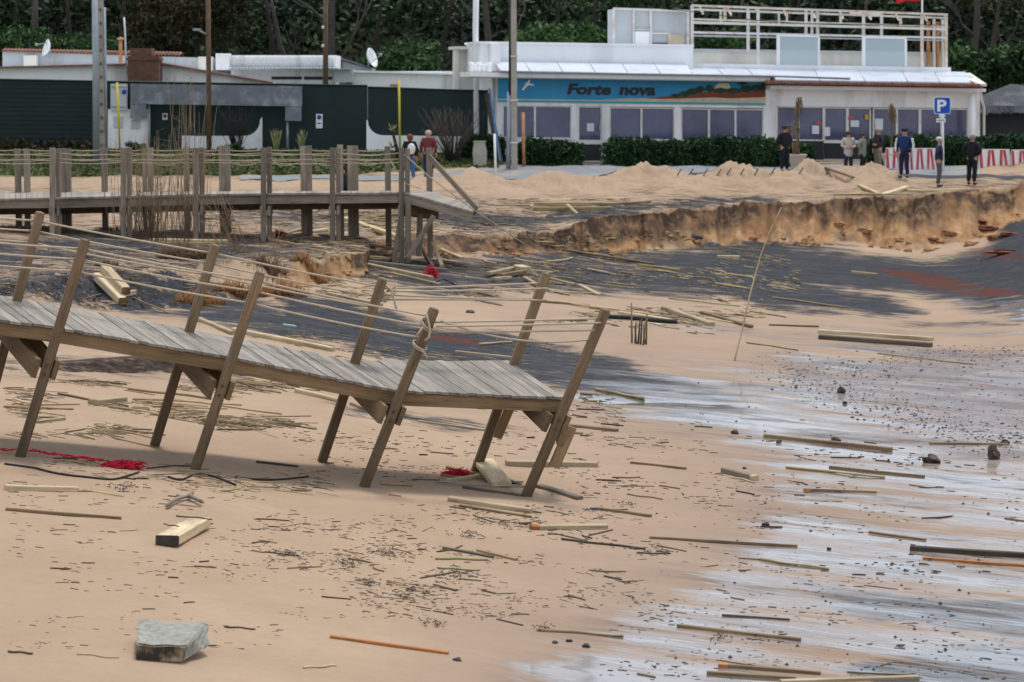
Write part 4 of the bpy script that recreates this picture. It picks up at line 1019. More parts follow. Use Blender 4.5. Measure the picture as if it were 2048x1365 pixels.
# ------------------------------------------------------------------ poles
def pole(name, label, pts, r, mat, cat='pole', D=96.5, seg=8):
    mb = MB(); P_ = [W(x, y, D) for x, y in pts]
    P_[0].z = min(P_[0].z, gz(P_[0].x, P_[0].y) - .1)
    mb.tube(P_, r, seg); return tag(mb.build(name, M[mat]), label, cat)
def big_poles():
    e = thing('concrete_pole', 'tall grey concrete utility pole with holes beside a steel pole at left', 'utility pole', W(200, 330, 95))
    mb = MB(); a = W(206, 330, 95); a.z = gz(a.x, a.y) - .2; mb.beam(a, W(197, -60, 95), .27, .22, up=(0, 1, 0), bev=.1); mb.build('shaft', M['poleconc'], e)
    mb = MB()
    for y in range(20, 300, 27): mb.box(W(200.5 + y * .012, y, 94.86), .06, .03, .1)
    mb.build('hole', M['polewood'], e)
    mb = MB(); mb.tube([W(214, 330, 94.9), W(209, 15, 94.9)], .05, 6); mb.build('conduit', M['steel'], e)
    mb = MB(); a = W(193, 335, 94.5); a.z = gz(a.x, a.y) - .2; mb.tube([a, W(189, -60, 94.5)], [.13, .10], 10); tag(mb.build('steel_pole', M['steel']), 'slim blue-grey steel pole left of the concrete pole', 'pole')
    e = thing('concrete_pole', 'tall beige concrete utility pole standing in grass before the restaurant mural', 'utility pole', W(1028, 330, 94))
    mb = MB(); a = W(1029, 330, 94); a.z = gz(a.x, a.y) - .2; mb.beam(a, W(1026.5, -60, 94), .22, .2, up=(0, 1, 0), bev=.1); mb.build('shaft', M['poleconc'], e)
    mb = MB()
    for y in (113, 201, 286): mb.beam(W(1021, y, 93.86), W(1036, y, 93.86), .04, .05)
    mb.build('band', M['whitepaint'], e)
    mb = MB(); mb.tube([W(1020, 190, 93.95), W(1020.5, 60, 93.95), W(1022, -60, 93.95)], .055, 6); mb.build('cable', M['black'], e)
    mb = MB(); a = W(1016.5, 328, 94); a.z = gz(a.x, a.y) - .1; mb.tube([a, W(1019, 184, 94)], .085, 8); mb.build('conduit', M['steel'], e)
    pole('white_pole', 'white lattice pole rising above the left end of the restaurant roof', [(953, 150), (951, 60), (953, -60)], .11, 'whitesign', D=98.5)
    e = thing('street_lamp', 'brown wooden pole carrying a small lamp arm above the grey portal', 'street lamp', W(417, 305, 96))
    mb = MB(); a = W(418, 305, 96); a.z = gz(a.x, a.y) - .1; mb.tube([a, W(416, -60, 96)], [.10, .085], 8); mb.build('shaft', M['polewood'], e)
    mb = MB(); mb.tube([W(413, 69, 95.9), W(390, 58, 95.9)], .035, 6); mb.build('arm', M['steel'], e)
    mb = MB(); mb.box(W(394, 59.5, 95.9), .28, .14, .08); mb.build('lamp_head', M['steel'], e)
    e = thing('wooden_pole', 'dark wooden pole with white insulators behind the green fence', 'utility pole', W(651, 175, 101))
    mb = MB(); mb.tube([W(651, 250, 101), W(651.5, -60, 101)], [.11, .09], 8); mb.build('shaft', M['polewood'], e)
    mb = MB()
    for y in (55, 92): mb.tube([W(646, y - 3, 100.9), W(646, y + 3, 100.9)], .05, 8)
    mb.build('insulator', M['whitesign'], e)
    pole('yellow_pipe', 'yellow marker pipe beside the meter cabinet at left', [(240, 300), (234, 165)], .042, 'yellow', 'pipe', 96.4)
    pole('yellow_pipe', 'yellow marker pipe by the palm shoot behind the walking couple', [(800, 290), (798, 160)], .042, 'yellow', 'pipe', 97)
    pole('rusty_post', 'thin rusty post in the hedge below the first mural window', [(1048, 330), (1046, 225)], .06, 'rust', 'post', 95)
    pole('white_stake', 'thin white stake planted at the end of the grass strip', [(992, 362), (989, 268)], .04, 'whitesign', 'stake', 89)
    e = thing('leaning_timbers', 'dark timber leaning with a blue strip against the fence end', 'timber', W(1000, 335, 95))
    mb = MB(); mb.beam(W(1003, 336, 95), W(974, 188, 96.5), .2, .12); mb.build('board', M['darkw'], e)
    mb = MB(); mb.beam(W(1000, 322, 94.8), W(979, 178, 96.2), .07, .05); mb.build('strip', M['bluestrip'], e)
    mb = MB(); c = G(960, 333)
    V = []
    for k, (s_, z) in enumerate(((.28, -.1), (.27, .45), (.24, .72), (.27, .8))):
        for j in range(10):
            an = j * .628; rr = s_ * (1 + .25 * (rnd.random() - .5)); V.append((c.x + rr * math.cos(an) * .9, c.y + rr * math.sin(an) * .6, c.z + z * 1.15))
    mb.add(V, [(k * 10 + j, k * 10 + (j + 1) % 10, k * 10 + 10 + (j + 1) % 10, k * 10 + 10 + j) for k in range(3) for j in range(10)] + [tuple(range(30, 40))]); tag(mb.build('stone_stump', M['poleconc']), 'weathered broken concrete stump in the grass beside the leaning timber', 'stump')
    # parking sign
    e = thing('parking_sign', 'blue parking sign on a white pole in front of the restaurant', 'sign', W(1886, 330, 94))
    fs = Fac(1800, 93.5, 1950, 93.5)
    mb = MB(); a = W(1887, 330, 93.6); a.z = gz(a.x, a.y) - .1; mb.tube([a, W(1885, 196, 93.6)], .04, 8); mb.build('pole', M['whitesign'], e)
    def rr(x0, y0, x1, y1, r):
        P_ = []
        for cx, cy, a0 in ((x1 - r, y1 - r, 0), (x0 + r, y1 - r, 90), (x0 + r, y0 + r, 180), (x1 - r, y0 + r, 270)):
            for k in range(5): a_ = R(a0 + k * 22.5); P_.append((cx + r * math.cos(a_), cy + r * math.sin(a_)))
        return P_[::-1]
    mb = MB(); fs.poly(mb, fs.pts(rr(1867, 194.5, 1900.5, 228.5, 4)), .06, .09); b_ = mb.build('sign_board', M['whitesign'], e)
    mb = MB(); fs.poly(mb, fs.pts(rr(1868.2, 195.7, 1899.3, 227.3, 3.2)), .09, .095); mb.build('sign_face', M['bluesign'], b_)
    put_text('letter', 'P', fs, 1874.5, 200, 1893, 223.5, .10, M['whitesign'], b_, bold=.03)
    mb = MB(); fs.quad(mb, 1878, 229, 1890, 234.5, .06, .09); fs.quad(mb, 1873, 237, 1891, 245, .06, .09); p_ = mb.build('sub_plate', M['whitesign'], e)
    mb = MB()
    for k in range(4): fs.quad(mb, 1875 + k * 3.6, 240, 1877.4 + k * 3.6, 242.4, .09, .094)
    mb.build('plate_text', M['letter'], p_)
big_poles()

# ------------------------------------------------------------------ road sheet
def road():
    mb = bpy.data.meshes.new('road'); 
    xs = np.linspace(480, 1960, 150); V = []; Fq = []
    top = np.interp(xs, [480, 640, 860, 1060, 1200, 1960], [90.4, 90.6, 91.5, 96.2, 96.4, 96.4]); bot = np.interp(xs, [480, 1960], [88.5, 91.8])
    nr = 12
    for j in range(nr):
        Dq = bot + (top - bot) * j / (nr - 1); z = ht(xs, Dq) * 1.0
        zz = z + .03
        for x, d, q in zip(xs, Dq, zz): V.append(((x - CX) / F * d, d, q))
    n = len(xs); Fq = [(j * n + i, j * n + i + 1, (j + 1) * n + i + 1, (j + 1) * n + i) for j in range(nr - 1) for i in range(n - 1)]
    mb.from_pydata(V, [], Fq); mb.materials.append(M['asphalt']); mb.polygons.foreach_set('use_smooth', [True] * len(Fq))
    o = bpy.data.objects.new('road', mb); COL.objects.link(o); tag(o, 'narrow grey asphalt road half covered by sand in front of the restaurant', 'road', kind='structure')
    k = MB(); pts = [Vector(((x - CX) / F * 91.4, 91.4, gz((x - CX) / F * 91.4, 91.4) + .02)) for x in np.linspace(1380, 2150, 40)]
    for a, b in zip(pts[:-1], pts[1:]): k.beam(a, b, .25, .16, bev=.05)
    tag(k.build('kerb', M['kerb']), kind='structure', label='grey kerb along the sandy road', cat='kerb')
road()
# slanted rods along the road
for i, (x, y) in enumerate([(1352, 352), (1376, 350), (1405, 351), (1432, 352), (1452, 350), (1478, 351), (1506, 352), (1540, 349), (1596, 349), (1650, 350)]):
    g = G(x, y); mb = MB(); mb.beam(g - Vector((0, 0, .05)), g + Vector((.18, .05, .22)), .035, .035)
    tag(mb.build('slanted_rod', M['darkw']), 'short dark slanted rod sticking up along the road edge', 'rod', 'slanted rods along the road')

# ------------------------------------------------------------------ barriers, planters, tent
def barrier(x0, x1, y0, y1, D, label, n):
    e = thing('road_barrier', label, 'barrier', W((x0 + x1) / 2, y1, D), 'red and white road barriers')
    fb = Fac(x0, D, x1, D); mb = MB()
    a0, a1 = fb.P(x0, y1), fb.P(x1, y1); b0, b1 = fb.P(x0 + 2, y0), fb.P(x1 - 2, y0); n3 = Vector((0, -1, 0))
    mb.hexa([a0 - n3 * .25, a0 + n3 * .25, a1 + n3 * .25, a1 - n3 * .25, b0 - n3 * .09, b0 + n3 * .09, b1 + n3 * .09, b1 - n3 * .09], .5)
    mb.build('body', M['barrierwhite'], e)
    for k in range(n):
        t = (k + .35) / n; s_ = MB(); w_ = .22 / n * 2.2 / 2; tilt = .05 * (1 if k % 2 else -1)
        q = []
        for (u, v) in ((t - w_, .04), (t + w_, .04), (t + w_ + tilt, .97), (t - w_ + tilt, .97)):
            p = a0.lerp(a1, u).lerp(b0.lerp(b1, u), v) + n3 * (.25 + (.09 - .25) * v + .004); q.append(p)
        s_.hexa([q[0], q[1], q[1] - n3 * .01, q[0] - n3 * .01, q[3], q[2], q[2] - n3 * .01, q[3] - n3 * .01][:4] + [q[3], q[2], q[2] - n3 * .01, q[3] - n3 * .01])
        s_.build('red_stripe', M['barrierred'], e)
barrier(1818, 1872, 297, 341, 94.2, 'red and white barrier between the tracksuit man and the white beanie', 5)
barrier(1957, 2020, 299, 342, 94.2, 'red and white barrier just right of the man in black coat', 5)
barrier(2021, 2080, 300, 343, 94.0, 'red and white barrier cut by the right edge of the photo', 5)
barrier(1770, 1816, 296, 338, 94.6, 'white barrier half hidden behind the man in navy tracksuit', 4)

def planter(px, y, D, top, label, dead):
    c = W(px, y, D); c.z = gz(c.x, c.y); e = thing('planter', label, 'planter', c, 'cast stone planters by the restaurant door')
    mb = MB(); mb.lathe(c, [(.20, -.02), (.22, .03), (.2, .06), (.25, .2), (.30, .38), (.33, .48), (.36, .52), (.36, .57), (.31, .57), (.29, .5)], 16); mb.build('pot', M['tile'], e)
    pl = thing('dead_palm', dead, 'plant', c + Vector((0, 0, .5)))
    tp = W(px, top, D); tp.x = c.x + .02
    mb = MB(); mb.tube([c + Vector((0, 0, .45)), c + Vector((.03, 0, 1.0)), tp], [.06, .04, .03], 6); mb.build('stem', M['polewood'], pl)
    mb = MB(); r_ = random.Random(px)
    for k in range(26):
        an = r_.uniform(0, 6.28); ln = r_.uniform(.3, .6); h0 = tp - Vector((0, 0, r_.uniform(0, .45)))
        mb.tube([h0, h0 + Vector((math.cos(an) * ln * .2, math.sin(an) * ln * .2, .02)), h0 + Vector((math.cos(an) * ln * .35, math.sin(an) * ln * .3, -ln * .7))], [.02, .025, .006], 4)
    mb.build('dead_fronds', M['mid'], pl)
    for k in range(4):
        q = c + Vector((r_.uniform(-.15, .15), 0, .5)); mb = MB(); hd = q + Vector((r_.uniform(-.35, .35), 0, r_.uniform(.9, 1.3))); mb.tube([q, hd], [.035, .03], 5)
        for m_ in range(14):
            an = r_.uniform(0, 6.28); mb.tube([hd, hd + Vector((math.cos(an) * .15, math.sin(an) * .15, r_.uniform(-.25, .25)))], [.015, .004], 3)
        if dead.startswith('tall'): mb.build('side_stem', M['mid'], pl)
planter(1594, 338, 94.8, 195, 'pale stone planter left of the glass doors holding dead palms', 'tall dead palm stems in the left stone planter')
planter(1781, 338, 94.8, 208, 'pale stone planter behind the man in dark jacket', 'withered palm in the planter behind the dark jacket man')

def tent():
    e = thing('tarpaulin_shelter', 'dark grey tarpaulin shelter right of the restaurant', 'shelter', W(2020, 290, 103))
    ft_ = Fac(1960, 102, 2200, 102)
    mb = MB(); ft_.quad(mb, 1966, 224, 2200, 300, -3, -.3); mb.build('shade_block', M['letter'], e)  # solid dark block; the shade inside the shelter is put into its colour
    mb = MB(); P0 = ft_.P; pts = [P0(1960, 226, .4), P0(2030, 224, .5), P0(2120, 226, .4), P0(2200, 224, .4), P0(1966, 190, -.8), P0(2022, 168, -1.5), P0(2060, 174, -1.5), P0(2200, 178, -1.5), P0(1964, 194, -3.5), P0(2022, 172, -4.5), P0(2060, 178, -4.5), P0(2200, 180, -4.5)]
    mb.add(pts, [(i + r_ * 4, i + 1 + r_ * 4, i + 5 + r_ * 4, i + 4 + r_ * 4) for r_ in range(2) for i in range(3)]); o = mb.build('roof', M['tarp'], e); s_ = o.modifiers.new('s', 'SOLIDIFY'); s_.thickness = .05
    mb = MB()
    for k in range(40): x = 1964 + k * 5.5; mb.beam(P0(x, 212, .46), P0(x + 4, 227 + rnd.uniform(-2, 4), .6), .1, .02)
    mb.build('thatch_edge', M['tarp'], e)
tent()

# ------------------------------------------------------------------ far boardwalk
def far_walkway():
    root = thing('raised_boardwalk', 'raised brown timber boardwalk with rope railings and a broken drooping end', 'boardwalk', W(450, 470, 65))
    Df, Db = 65.0, 67.2
    fx = [105, 247, 392, 527, 665, 803]; fxb = [468, 472, 467, 466, 492, 520]
    fx = [-180, -37] + fx; fxb = [470, 470] + fxb
    yt = lambda x: np.interp(x, [0, 390, 527, 805], [398, 389, 387, 385])          # deck front top edge
    ytb = lambda x: np.interp(x, [-200, 860], [385, 381])
    def post(x, ytop, ybase, D, w=.17, dx=0, parent=root, mat='greywood'):
        mb = MB(); a = W(x + dx, ybase, D); b = W(x, ytop, D); a.z -= .25
        mb.beam(a, b, w, w, up=(0, 1, 0), bev=.08); return mb.build('post', M[mat], root)
    for x, yb in zip(fx, fxb):
        post(x, 296, yb, Df - .12, .13, mat='greywood'); post(x + 12, 296 + rnd.uniform(-2, 2), yb + 1, Df + .06, .12)
    for x, yb, yt_ in ((35, 440, 298), (53, 440, 298), (125, 440, 297), (135, 440, 298), (208, 445, 297), (288, 446, 296), (300, 448, 296), (372, 450, 295), (443, 452, 292), (454, 452, 293), (606, 463, 293), (617, 463, 292), (680, 470, 290), (700, 480, 292), (710, 495, 292), (775, 500, 293), (858, 515, 296)):
        post(x, yt_, yb, Db, .15 if x not in (125, 288) else .11, dx=3)
    # deck
    dk = MB(); x = -260.0
    while x < 803:
        x1 = x + 11.2
        p = [W(x, yt(x), Df - .15), W(x1 - .8, yt(x1), Df - .15), W(x1 - .8, ytb(x1) , Db + .1), W(x, ytb(x), Db + .1)]
        j = rnd.uniform(-.003, .003); p = [q + Vector((0, 0, j)) for q in p]
        for q in (p[0], p[1]): q.y -= rnd.uniform(0, .05)
        # real deck is nearly level: keep the far edge just above the near one
        dk.hexa([q - Vector((0, 0, .05)) for q in p] + p, rnd.uniform(.3, .9)); x = x1
    n = 12; a0, a1, b0, b1 = W(806, 384, Df - .15), W(945, 424, Df - .35), W(858, 381, Db + .1), W(953, 413, Db - .2)
    for i in range(n):
        t0, t1 = (i + .04) / n, (i + .96) / n; p = [a0.lerp(a1, t0), a0.lerp(a1, t1), b0.lerp(b1, t1), b0.lerp(b1, t0)]
        dk.hexa([q - Vector((0, 0, .05)) for q in p] + p, rnd.uniform(.2, .8))
    dk.build('deck', M['deckfar'], root)
    for (xa, xb) in ((-260, 105), (105, 247), (247, 392), (392, 527), (527, 665), (665, 803)):
        mb = MB(); mb.beam(W(xa, yt(xa) + 13, Df - .08), W(xb, yt(xb) + 12.5, Df - .08), .06, .21, bev=.05, tint=rnd.uniform(.3, .8)); mb.build('edge_beam', M['greywood'], root)
        mb = MB(); mb.beam(W(xa, yt(xa) + 12, Db), W(xb, yt(xb) + 12, Db), .06, .24, tint=.2); mb.build('edge_beam', M['beam'], root)
        mb = MB(); mb.beam(W(xa, yt(xa) + 20, Df + .9), W(xb, yt(xb) + 20, Df + .9), .06, .34, tint=.1); mb.build('joist', M['beam'], root)
    mb = MB(); mb.beam(a0 - Vector((0, -.06, .16)), a1 - Vector((0, -.06, .14)), .06, .2, bev=.05, tint=.8); mb.build('edge_beam', M['greywood'], root)
    mb = MB(); mb.beam(b0 - Vector((0, .0, .16)), b1 - Vector((0, .0, .14)), .06, .2, tint=.3); mb.build('edge_beam', M['beam'], root)
    # cross bearers with clamps
    for x in fx:
        for s in (-1, 1):
            mb = MB(); mb.beam(W(x + s * 8 + 3, 422, Df - .22), W(x + s * 8 + 9, 420, Db + .15), .06, .24, tint=.6); mb.build('cross_bearer', M['greywood'], root)
    mb = MB(); mb.beam(W(812, 418, Df + .1), W(868, 425, Df + 1.2), .3, .35, tint=.2); mb.build('cross_bearer', M['beam'], root)
    for (x0, y0, x1, y1, D, w_, m_) in ((817, 515, 816, 402, Df - .25, .14, 'greywood'), (838, 505, 840, 428, Df + .4, .15, 'greywood'), (815, 508, 868, 432, Df - .3, .13, 'greywood'), (787, 520, 806, 405, Df - .1, .12, 'greywood')):
        mb = MB(); a = W(x0, y0, D); a.z -= .1; mb.beam(a, W(x1, y1, D), w_, w_ * .8, up=(0, 1, 0)); mb.build('brace', M[m_], root)
    mb = MB(); mb.beam(W(857, 312, Df + .2), W(953, 417, Df - .2), .09, .12); mb.build('fallen_handrail', M['greywood'], root)
    def rope(pts, r=.0115):
        mb = MB(); mb.tube(pts, r, 5); mb.build('rope', M['rope'], root)
    def sag(a, b, s, n=8): return [a.lerp(b, k / n) - Vector((0, 0, s * 4 * (k / n) * (1 - k / n))) for k in range(n + 1)]
    xs = fx
    for i in range(len(xs) - 1):
        for y, s in ((306, .03), (318, .02), (325, .015)):
            rope(sag(W(xs[i] + 6, y, Df), W(xs[i + 1] + 6, y + rnd.uniform(-1, 1), Df), s + rnd.uniform(0, .03)))
    bx = [-110, 53, 135, 208, 288, 372, 448, 530, 610, 700, 775]
    for i in range(len(bx) - 1):
        for y, s in ((300, .02), (309, .02), (320, .02)):
            rope(sag(W(bx[i], y, Db), W(bx[i + 1], y, Db), s + rnd.uniform(0, .02)))
        if i in (4, 6, 7, 8, 9): rope(sag(W(bx[i], 318, Db), W(bx[i + 1], 318, Db), .17))
    rope([W(806, 307, Df), W(860, 355, Df - .3), W(950, 422, Df - .6), W(1000, 455, 66), W(1056, 494, 67)], .014)
    rope([W(778, 318, Db), W(795, 345, Db)], .018)
    rope([W(812, 368, Df - .2), W(842, 378, Df - .2)], .01)
    mb = MB(); mb.lathe(W(693, 375, 67.3), [(.08, -.15), (.13, 0), (.14, .3), (.07, .36)], 10)
    tag(mb.build('buoy', M['black']), 'black float hanging between the boardwalk posts', 'float')
    mb = MB(); mb.tube([W(693, 350, 67.3), W(690, 305, 67.3)], .04, 5); tag(mb.build('hanging_cord', M['darkw']), 'brown cord hanging above the black float on the boardwalk', 'cord')
far_walkway()
# ------------------------------------------------------------------ foliage
def leaf_mat(name, c1, c2, c3):
    m, nt, b = new_mat(name)
    t = attr(nt, 'tint')['Fac']
    tcn = nt.nodes.new('ShaderNodeTexCoord'); n = noise(nt, tcn.outputs['Object'], .7, 5)
    f = mth(nt, 'ADD', mth(nt, 'MULTIPLY', t, .6), mth(nt, 'MULTIPLY_ADD', n, 1.6, -.6), clamp=True)
    L(nt, ramp(nt, f, [(.15, c1), (.5, c2), (.9, c3)]), b.inputs['Base Color']); b.inputs['Roughness'].default_value = .65
    b.inputs['Specular IOR Level'].default_value = .2
    return m
M['pine'] = leaf_mat('pine_foliage', (.008, .018, .010), (.021, .041, .017), (.052, .082, .030))
M['olive'] = leaf_mat('olive_foliage', (.015, .018, .009), (.035, .034, .014), (.065, .055, .022))
M['green'] = leaf_mat('bright_green_foliage', (.012, .032, .011), (.028, .070, .020), (.065, .125, .034))
M['hedge'] = leaf_mat('hedge_foliage', (.008, .026, .010), (.019, .052, .018), (.045, .095, .028))
M['grassy'] = leaf_mat('meadow_grass', (.035, .055, .018), (.085, .11, .035), (.16, .17, .065))
M['bark'] = plain('grey_pine_bark', (.030, .024, .022), .9, .25, 3, dirt=(.05, .04, .036), bmp=.5)
M['bark2'] = plain('pale_dead_bark', (.065, .055, .05), .9, .2, 3, dirt=(.08, .065, .06), bmp=.5)

def leaves(name, C, size, mat, parent, tint, flat=0.0):
    n = len(C); C = np.asarray(C)
    a = rs.normal(size=(n, 3)); a[:, 2] *= (1 - flat); a /= np.linalg.norm(a, axis=1)[:, None] + 1e-9
    b = rs.normal(size=(n, 3)); b -= (a * b).sum(1)[:, None] * a; b /= np.linalg.norm(b, axis=1)[:, None] + 1e-9
    s = size * (.6 + .8 * rs.rand(n))[:, None]
    P = np.stack([C - a * s, C + b * s * .45, C + a * s, C - b * s * .45], 1).reshape(-1, 3)
    o = np.array(world_loc(parent)) if parent is not None else C.mean(0)
    me = bpy.data.meshes.new(name)
    me.vertices.add(4 * n); me.vertices.foreach_set('co', (P - o).astype('f').ravel())
    me.loops.add(4 * n); me.loops.foreach_set('vertex_index', np.arange(4 * n, dtype='i'))
    me.polygons.add(n); me.polygons.foreach_set('loop_start', np.arange(0, 4 * n, 4, dtype='i')); me.polygons.foreach_set('loop_total', np.full(n, 4, 'i'))
    me.update(calc_edges=True)
    at = me.attributes.new('tint', 'FLOAT', 'POINT'); at.data.foreach_set('value', np.repeat(tint, 4).astype('f'))
    me.materials.append(mat); ob = bpy.data.objects.new(name, me); COL.objects.link(ob)
    if parent is not None: ob.parent = parent
    else: ob.location = o
    return ob
def lobes_pts(lobes, n, clump=26, spread=.16):
    """leaf points in clumps over the shells of several lobes (centre, radii)"""
    vol = np.array([l[1][0] * l[1][1] * l[1][2] for l in lobes]) ** .66; vol = vol / vol.sum()
    P = []; T = []
    for l, w in zip(lobes, vol):
        m = max(1, int(n * w / clump)); d = rs.normal(size=(m, 3)); d /= np.linalg.norm(d, axis=1)[:, None]
        r = (.45 + .6 * rs.rand(m) ** .6)[:, None]
        c = np.array(l[0]) + d * r * np.array(l[1]); t = rs.rand(m)
        sp = spread * float(np.mean(l[1]))
        k = rs.normal(size=(m, clump, 3)) * sp * np.array([1, 1, .6])
        P.append((c[:, None, :] + k).reshape(-1, 3)); T.append(np.repeat(t, clump))
    return np.concatenate(P), np.concatenate(T)
def limb(mb, a, d, ln, r, depth, r_):
    pts = [Vector(a)]; d = Vector(d).normalized(); n = 6
    for k in range(n):
        d = (d + Vector((r_.uniform(-.28, .28), r_.uniform(-.28, .28), r_.uniform(-.12, .25)))).normalized(); pts.append(pts[-1] + d * ln / n)
    mb.tube(pts, [r * (1 - .75 * k / n) for k in range(n + 1)], 6)
    if depth > 0:
        for k in range(3):
            i = r_.randint(2, n); dd = (d + Vector((r_.uniform(-1, 1), r_.uniform(-.8, .8), r_.uniform(-.2, .8)))).normalized()
            limb(mb, pts[i], dd, ln * r_.uniform(.5, .75), r * .5, depth - 1, r_)
def tree(px, D, htm, lobes, label, mat='pine', bark='bark', n=5000, lean=.1, tr=.22, size=.17, limbs=4, seed=0, limb_z=.35, cat='tree', name='pine_tree', group=None):
    r_ = random.Random(seed + int(px)); x = (px - CX) / F * D; z = gz(x, D)
    htm = min(htm, CAMZ + D * .043 - z) if lobes else htm; base = Vector((x, D, z - .2)); e = thing(name, label, cat, base, group)
    top = base + Vector((lean * htm, 0, htm)); mb = MB()
    mid = base.lerp(top, .5) + Vector((r_.uniform(-.3, .3), 0, 0))
    mb.tube([base, base.lerp(mid, .5), mid, mid.lerp(top, .5), top], [tr * 1.2, tr, tr * .8, tr * .55, tr * .2], 9)
    for k in range(limbs):
        t = limb_z + (1 - limb_z) * (k / max(1, limbs)) ; a = base.lerp(mid, t * 2) if t < .5 else mid.lerp(top, t * 2 - 1)
        s = -1 if k % 2 else 1
        limb(mb, a, (s * r_.uniform(.6, 1.1), r_.uniform(-.5, .3), r_.uniform(.35, .8)), htm * r_.uniform(.3, .45), tr * .45, 1 if lobes else 2, r_)
    mb.build('trunk', M[bark], e)
    if lobes:
        L_ = [((x + dx, D + dy, z + dz), rr) for (dx, dy, dz, rr) in lobes]
        P, T = lobes_pts(L_, n); k_ = P[:, 2] < CAMZ + P[:, 1] * .041 + .5 * np.sin(P[:, 0] * 1.3); P, T = P[k_], T[k_]; leaves('crown', P, size, M[mat], e, T)
    return e
def pine_lobes(w, z0, h, k, seed):
    r_ = random.Random(seed); out = []
    for i in range(k):
        an = r_.uniform(0, 6.28); rr = w * math.sqrt(r_.random()) * .8
        out.append((math.cos(an) * rr, math.sin(an) * rr * .7, z0 + h * r_.uniform(.1, .9), (w * r_.uniform(.28, .45), w * .35, h * r_.uniform(.22, .4))))
    return out
TREES = [
    (80, 121, 12, 'pine', 'bark2', 5.5, 8.2, 4, 'tall pine with a thick pale trunk above the dish at far left', .0),
    (28, 127, 11, 'pine', 'bark', 4.5, 6.6, 4, 'dark pine at the top left corner of the wood', .05),
    (150, 130, 12, 'pine', 'bark', 5.0, 6.4, 5, 'dark pine between the thick pale trunk and the concrete pole', -.05),
    (245, 133, 12, 'pine', 'bark', 5.0, 6.6, 5, 'dark green pine behind the thin white mast', .05),
    (380, 122, 7, 'olive', 'bark', 3.4, 3.6, 4.6, 'olive brown crowned pine behind the brick chimney', .05),
    (545, 131, 12, 'pine', 'bark', 4.5, 7.6, 4, 'dark pine left of the wooden pole with insulators', -.06),
    (663, 121, 11, None, 'bark2', 0, 0, 0, 'bare spreading tree with pale limbs behind the wooden pole with insulators', .02),
    (600, 128, 11, 'pine', 'bark2', 4.2, 7.4, 4, 'forked pine leaning left beside the wooden pole', -.25),
    (760, 134, 12, 'pine', 'bark', 5.2, 6.4, 5, 'dark pine directly behind the bright green shrub', .05),
    (885, 126, 11, 'pine', 'bark', 4.6, 5.4, 5, 'very dark pine with low crown left of the white lattice pole', .1),
    (990, 122, 11, None, 'bark2', 0, 0, 0, 'bare twisted tree behind the left end of the restaurant parapet', -.05),
    (1110, 131, 12, 'pine', 'bark', 5.2, 6.0, 5, 'dark pine behind the restaurant parapet wall', .05),
    (1190, 124, 9, 'green', 'bark', 3.0, 4.6, 4.4, 'dense green tree left of the rooftop cabin', .0),
    (1330, 132, 12, 'pine', 'bark', 5.0, 6.6, 5, 'dark pine behind the rooftop cabin', -.04),
    (1470, 126, 11, 'pine', 'bark2', 4.6, 6.6, 4, 'pine with pale limbs behind the left half of the steel frame', .06),
    (1590, 133, 12, 'pine', 'bark', 5.0, 6.2, 5, 'dark pine behind the middle of the steel frame', .0),
    (1710, 126, 12, 'pine', 'bark2', 4.6, 6.8, 4, 'pine with pale limbs behind the right half of the steel frame', .08),
    (1830, 132, 12, 'pine', 'bark', 5.0, 6.4, 5, 'dark pine behind the red flag', -.05),
    (1935, 120, 10, None, 'bark2', 0, 0, 0, 'bare grey tree with tangled limbs right of the steel frame', .03),
    (1985, 125, 10, 'olive', 'bark2', 3.6, 5.0, 4.5, 'olive crowned pine with grey limbs at top right', .05),
    (2060, 130, 12, 'pine', 'bark', 5.0, 6.2, 5, 'dark pine at the top right edge of the wood', .0),
    (-70, 126, 12, 'pine', 'bark', 5.0, 6.2, 5, 'dark pine beyond the left edge of the wood', .0),
    (2150, 124, 12, 'pine', 'bark', 5.0, 6.2, 5, 'dark pine beyond the right edge of the wood', .0),
]
for (px, D, h, mt, bk, w, z0, hh, lb, ln) in TREES:
    tree(px, D, h, pine_lobes(w, z0, hh, 13, int(px) + 3) if mt else None, lb, mt or 'pine', bk, n=22000, lean=ln, seed=5, tr=.3 if px == 80 else .17, limbs=4 if mt is None else 1, limb_z=.2 if mt is None else .35, size=.115)
def bush(px, y, D, w, h, label, mat='green', n=2600, size=.13, k=7, cat='bush', name='bush', group=None, z=None):
    x = (px - CX) / F * D; z = float(zof(y, D)) if z is None else z
    g = gz(x, D); base = Vector((x, D, g)); e = thing(name, label, cat, base, group); r_ = random.Random(int(px))
    lobes = [((x + r_.uniform(-.42, .42) * w, D + r_.uniform(-.3, .3) * w, z + h * r_.uniform(.2, .62)), (w * r_.uniform(.2, .3), w * .25, h * r_.uniform(.25, .4))) for _ in range(k)]
    mb = MB()
    for l in lobes[:4]: mb.tube([base - Vector((0, 0, .1)), Vector(l[0])], [.06, .02], 5)
    mb.build('stem', M['bark'], e)
    P, T = lobes_pts(lobes, n, 18, .2); P[:, 2] = np.maximum(P[:, 2], g + .03); leaves('foliage', P, size, M[mat], e, T); return e
bush(795, 150, 108, 2.7, 1.6, 'bright green rounded shrub behind the long white wall', n=5000)
bush(1095, 95, 110, 3.6, 1.0, 'bright green shrub behind the white parapet right of the beige pole', n=4200)
bush(1165, 94, 112, 1.9, .8, 'small green shrub left of the rooftop cabin', n=2500)
bush(1430, 98, 112, 2.8, .9, 'green shrub seen through the left bays of the steel frame', n=3500)
bush(1960, 172, 108, 3.6, 1.8, 'bright green bushes right of the restaurant above the tarpaulin shelter', n=6500)
bush(2060, 172, 109, 3.2, 2.1, 'green bushes at the right edge above the tarpaulin shelter', n=5500)
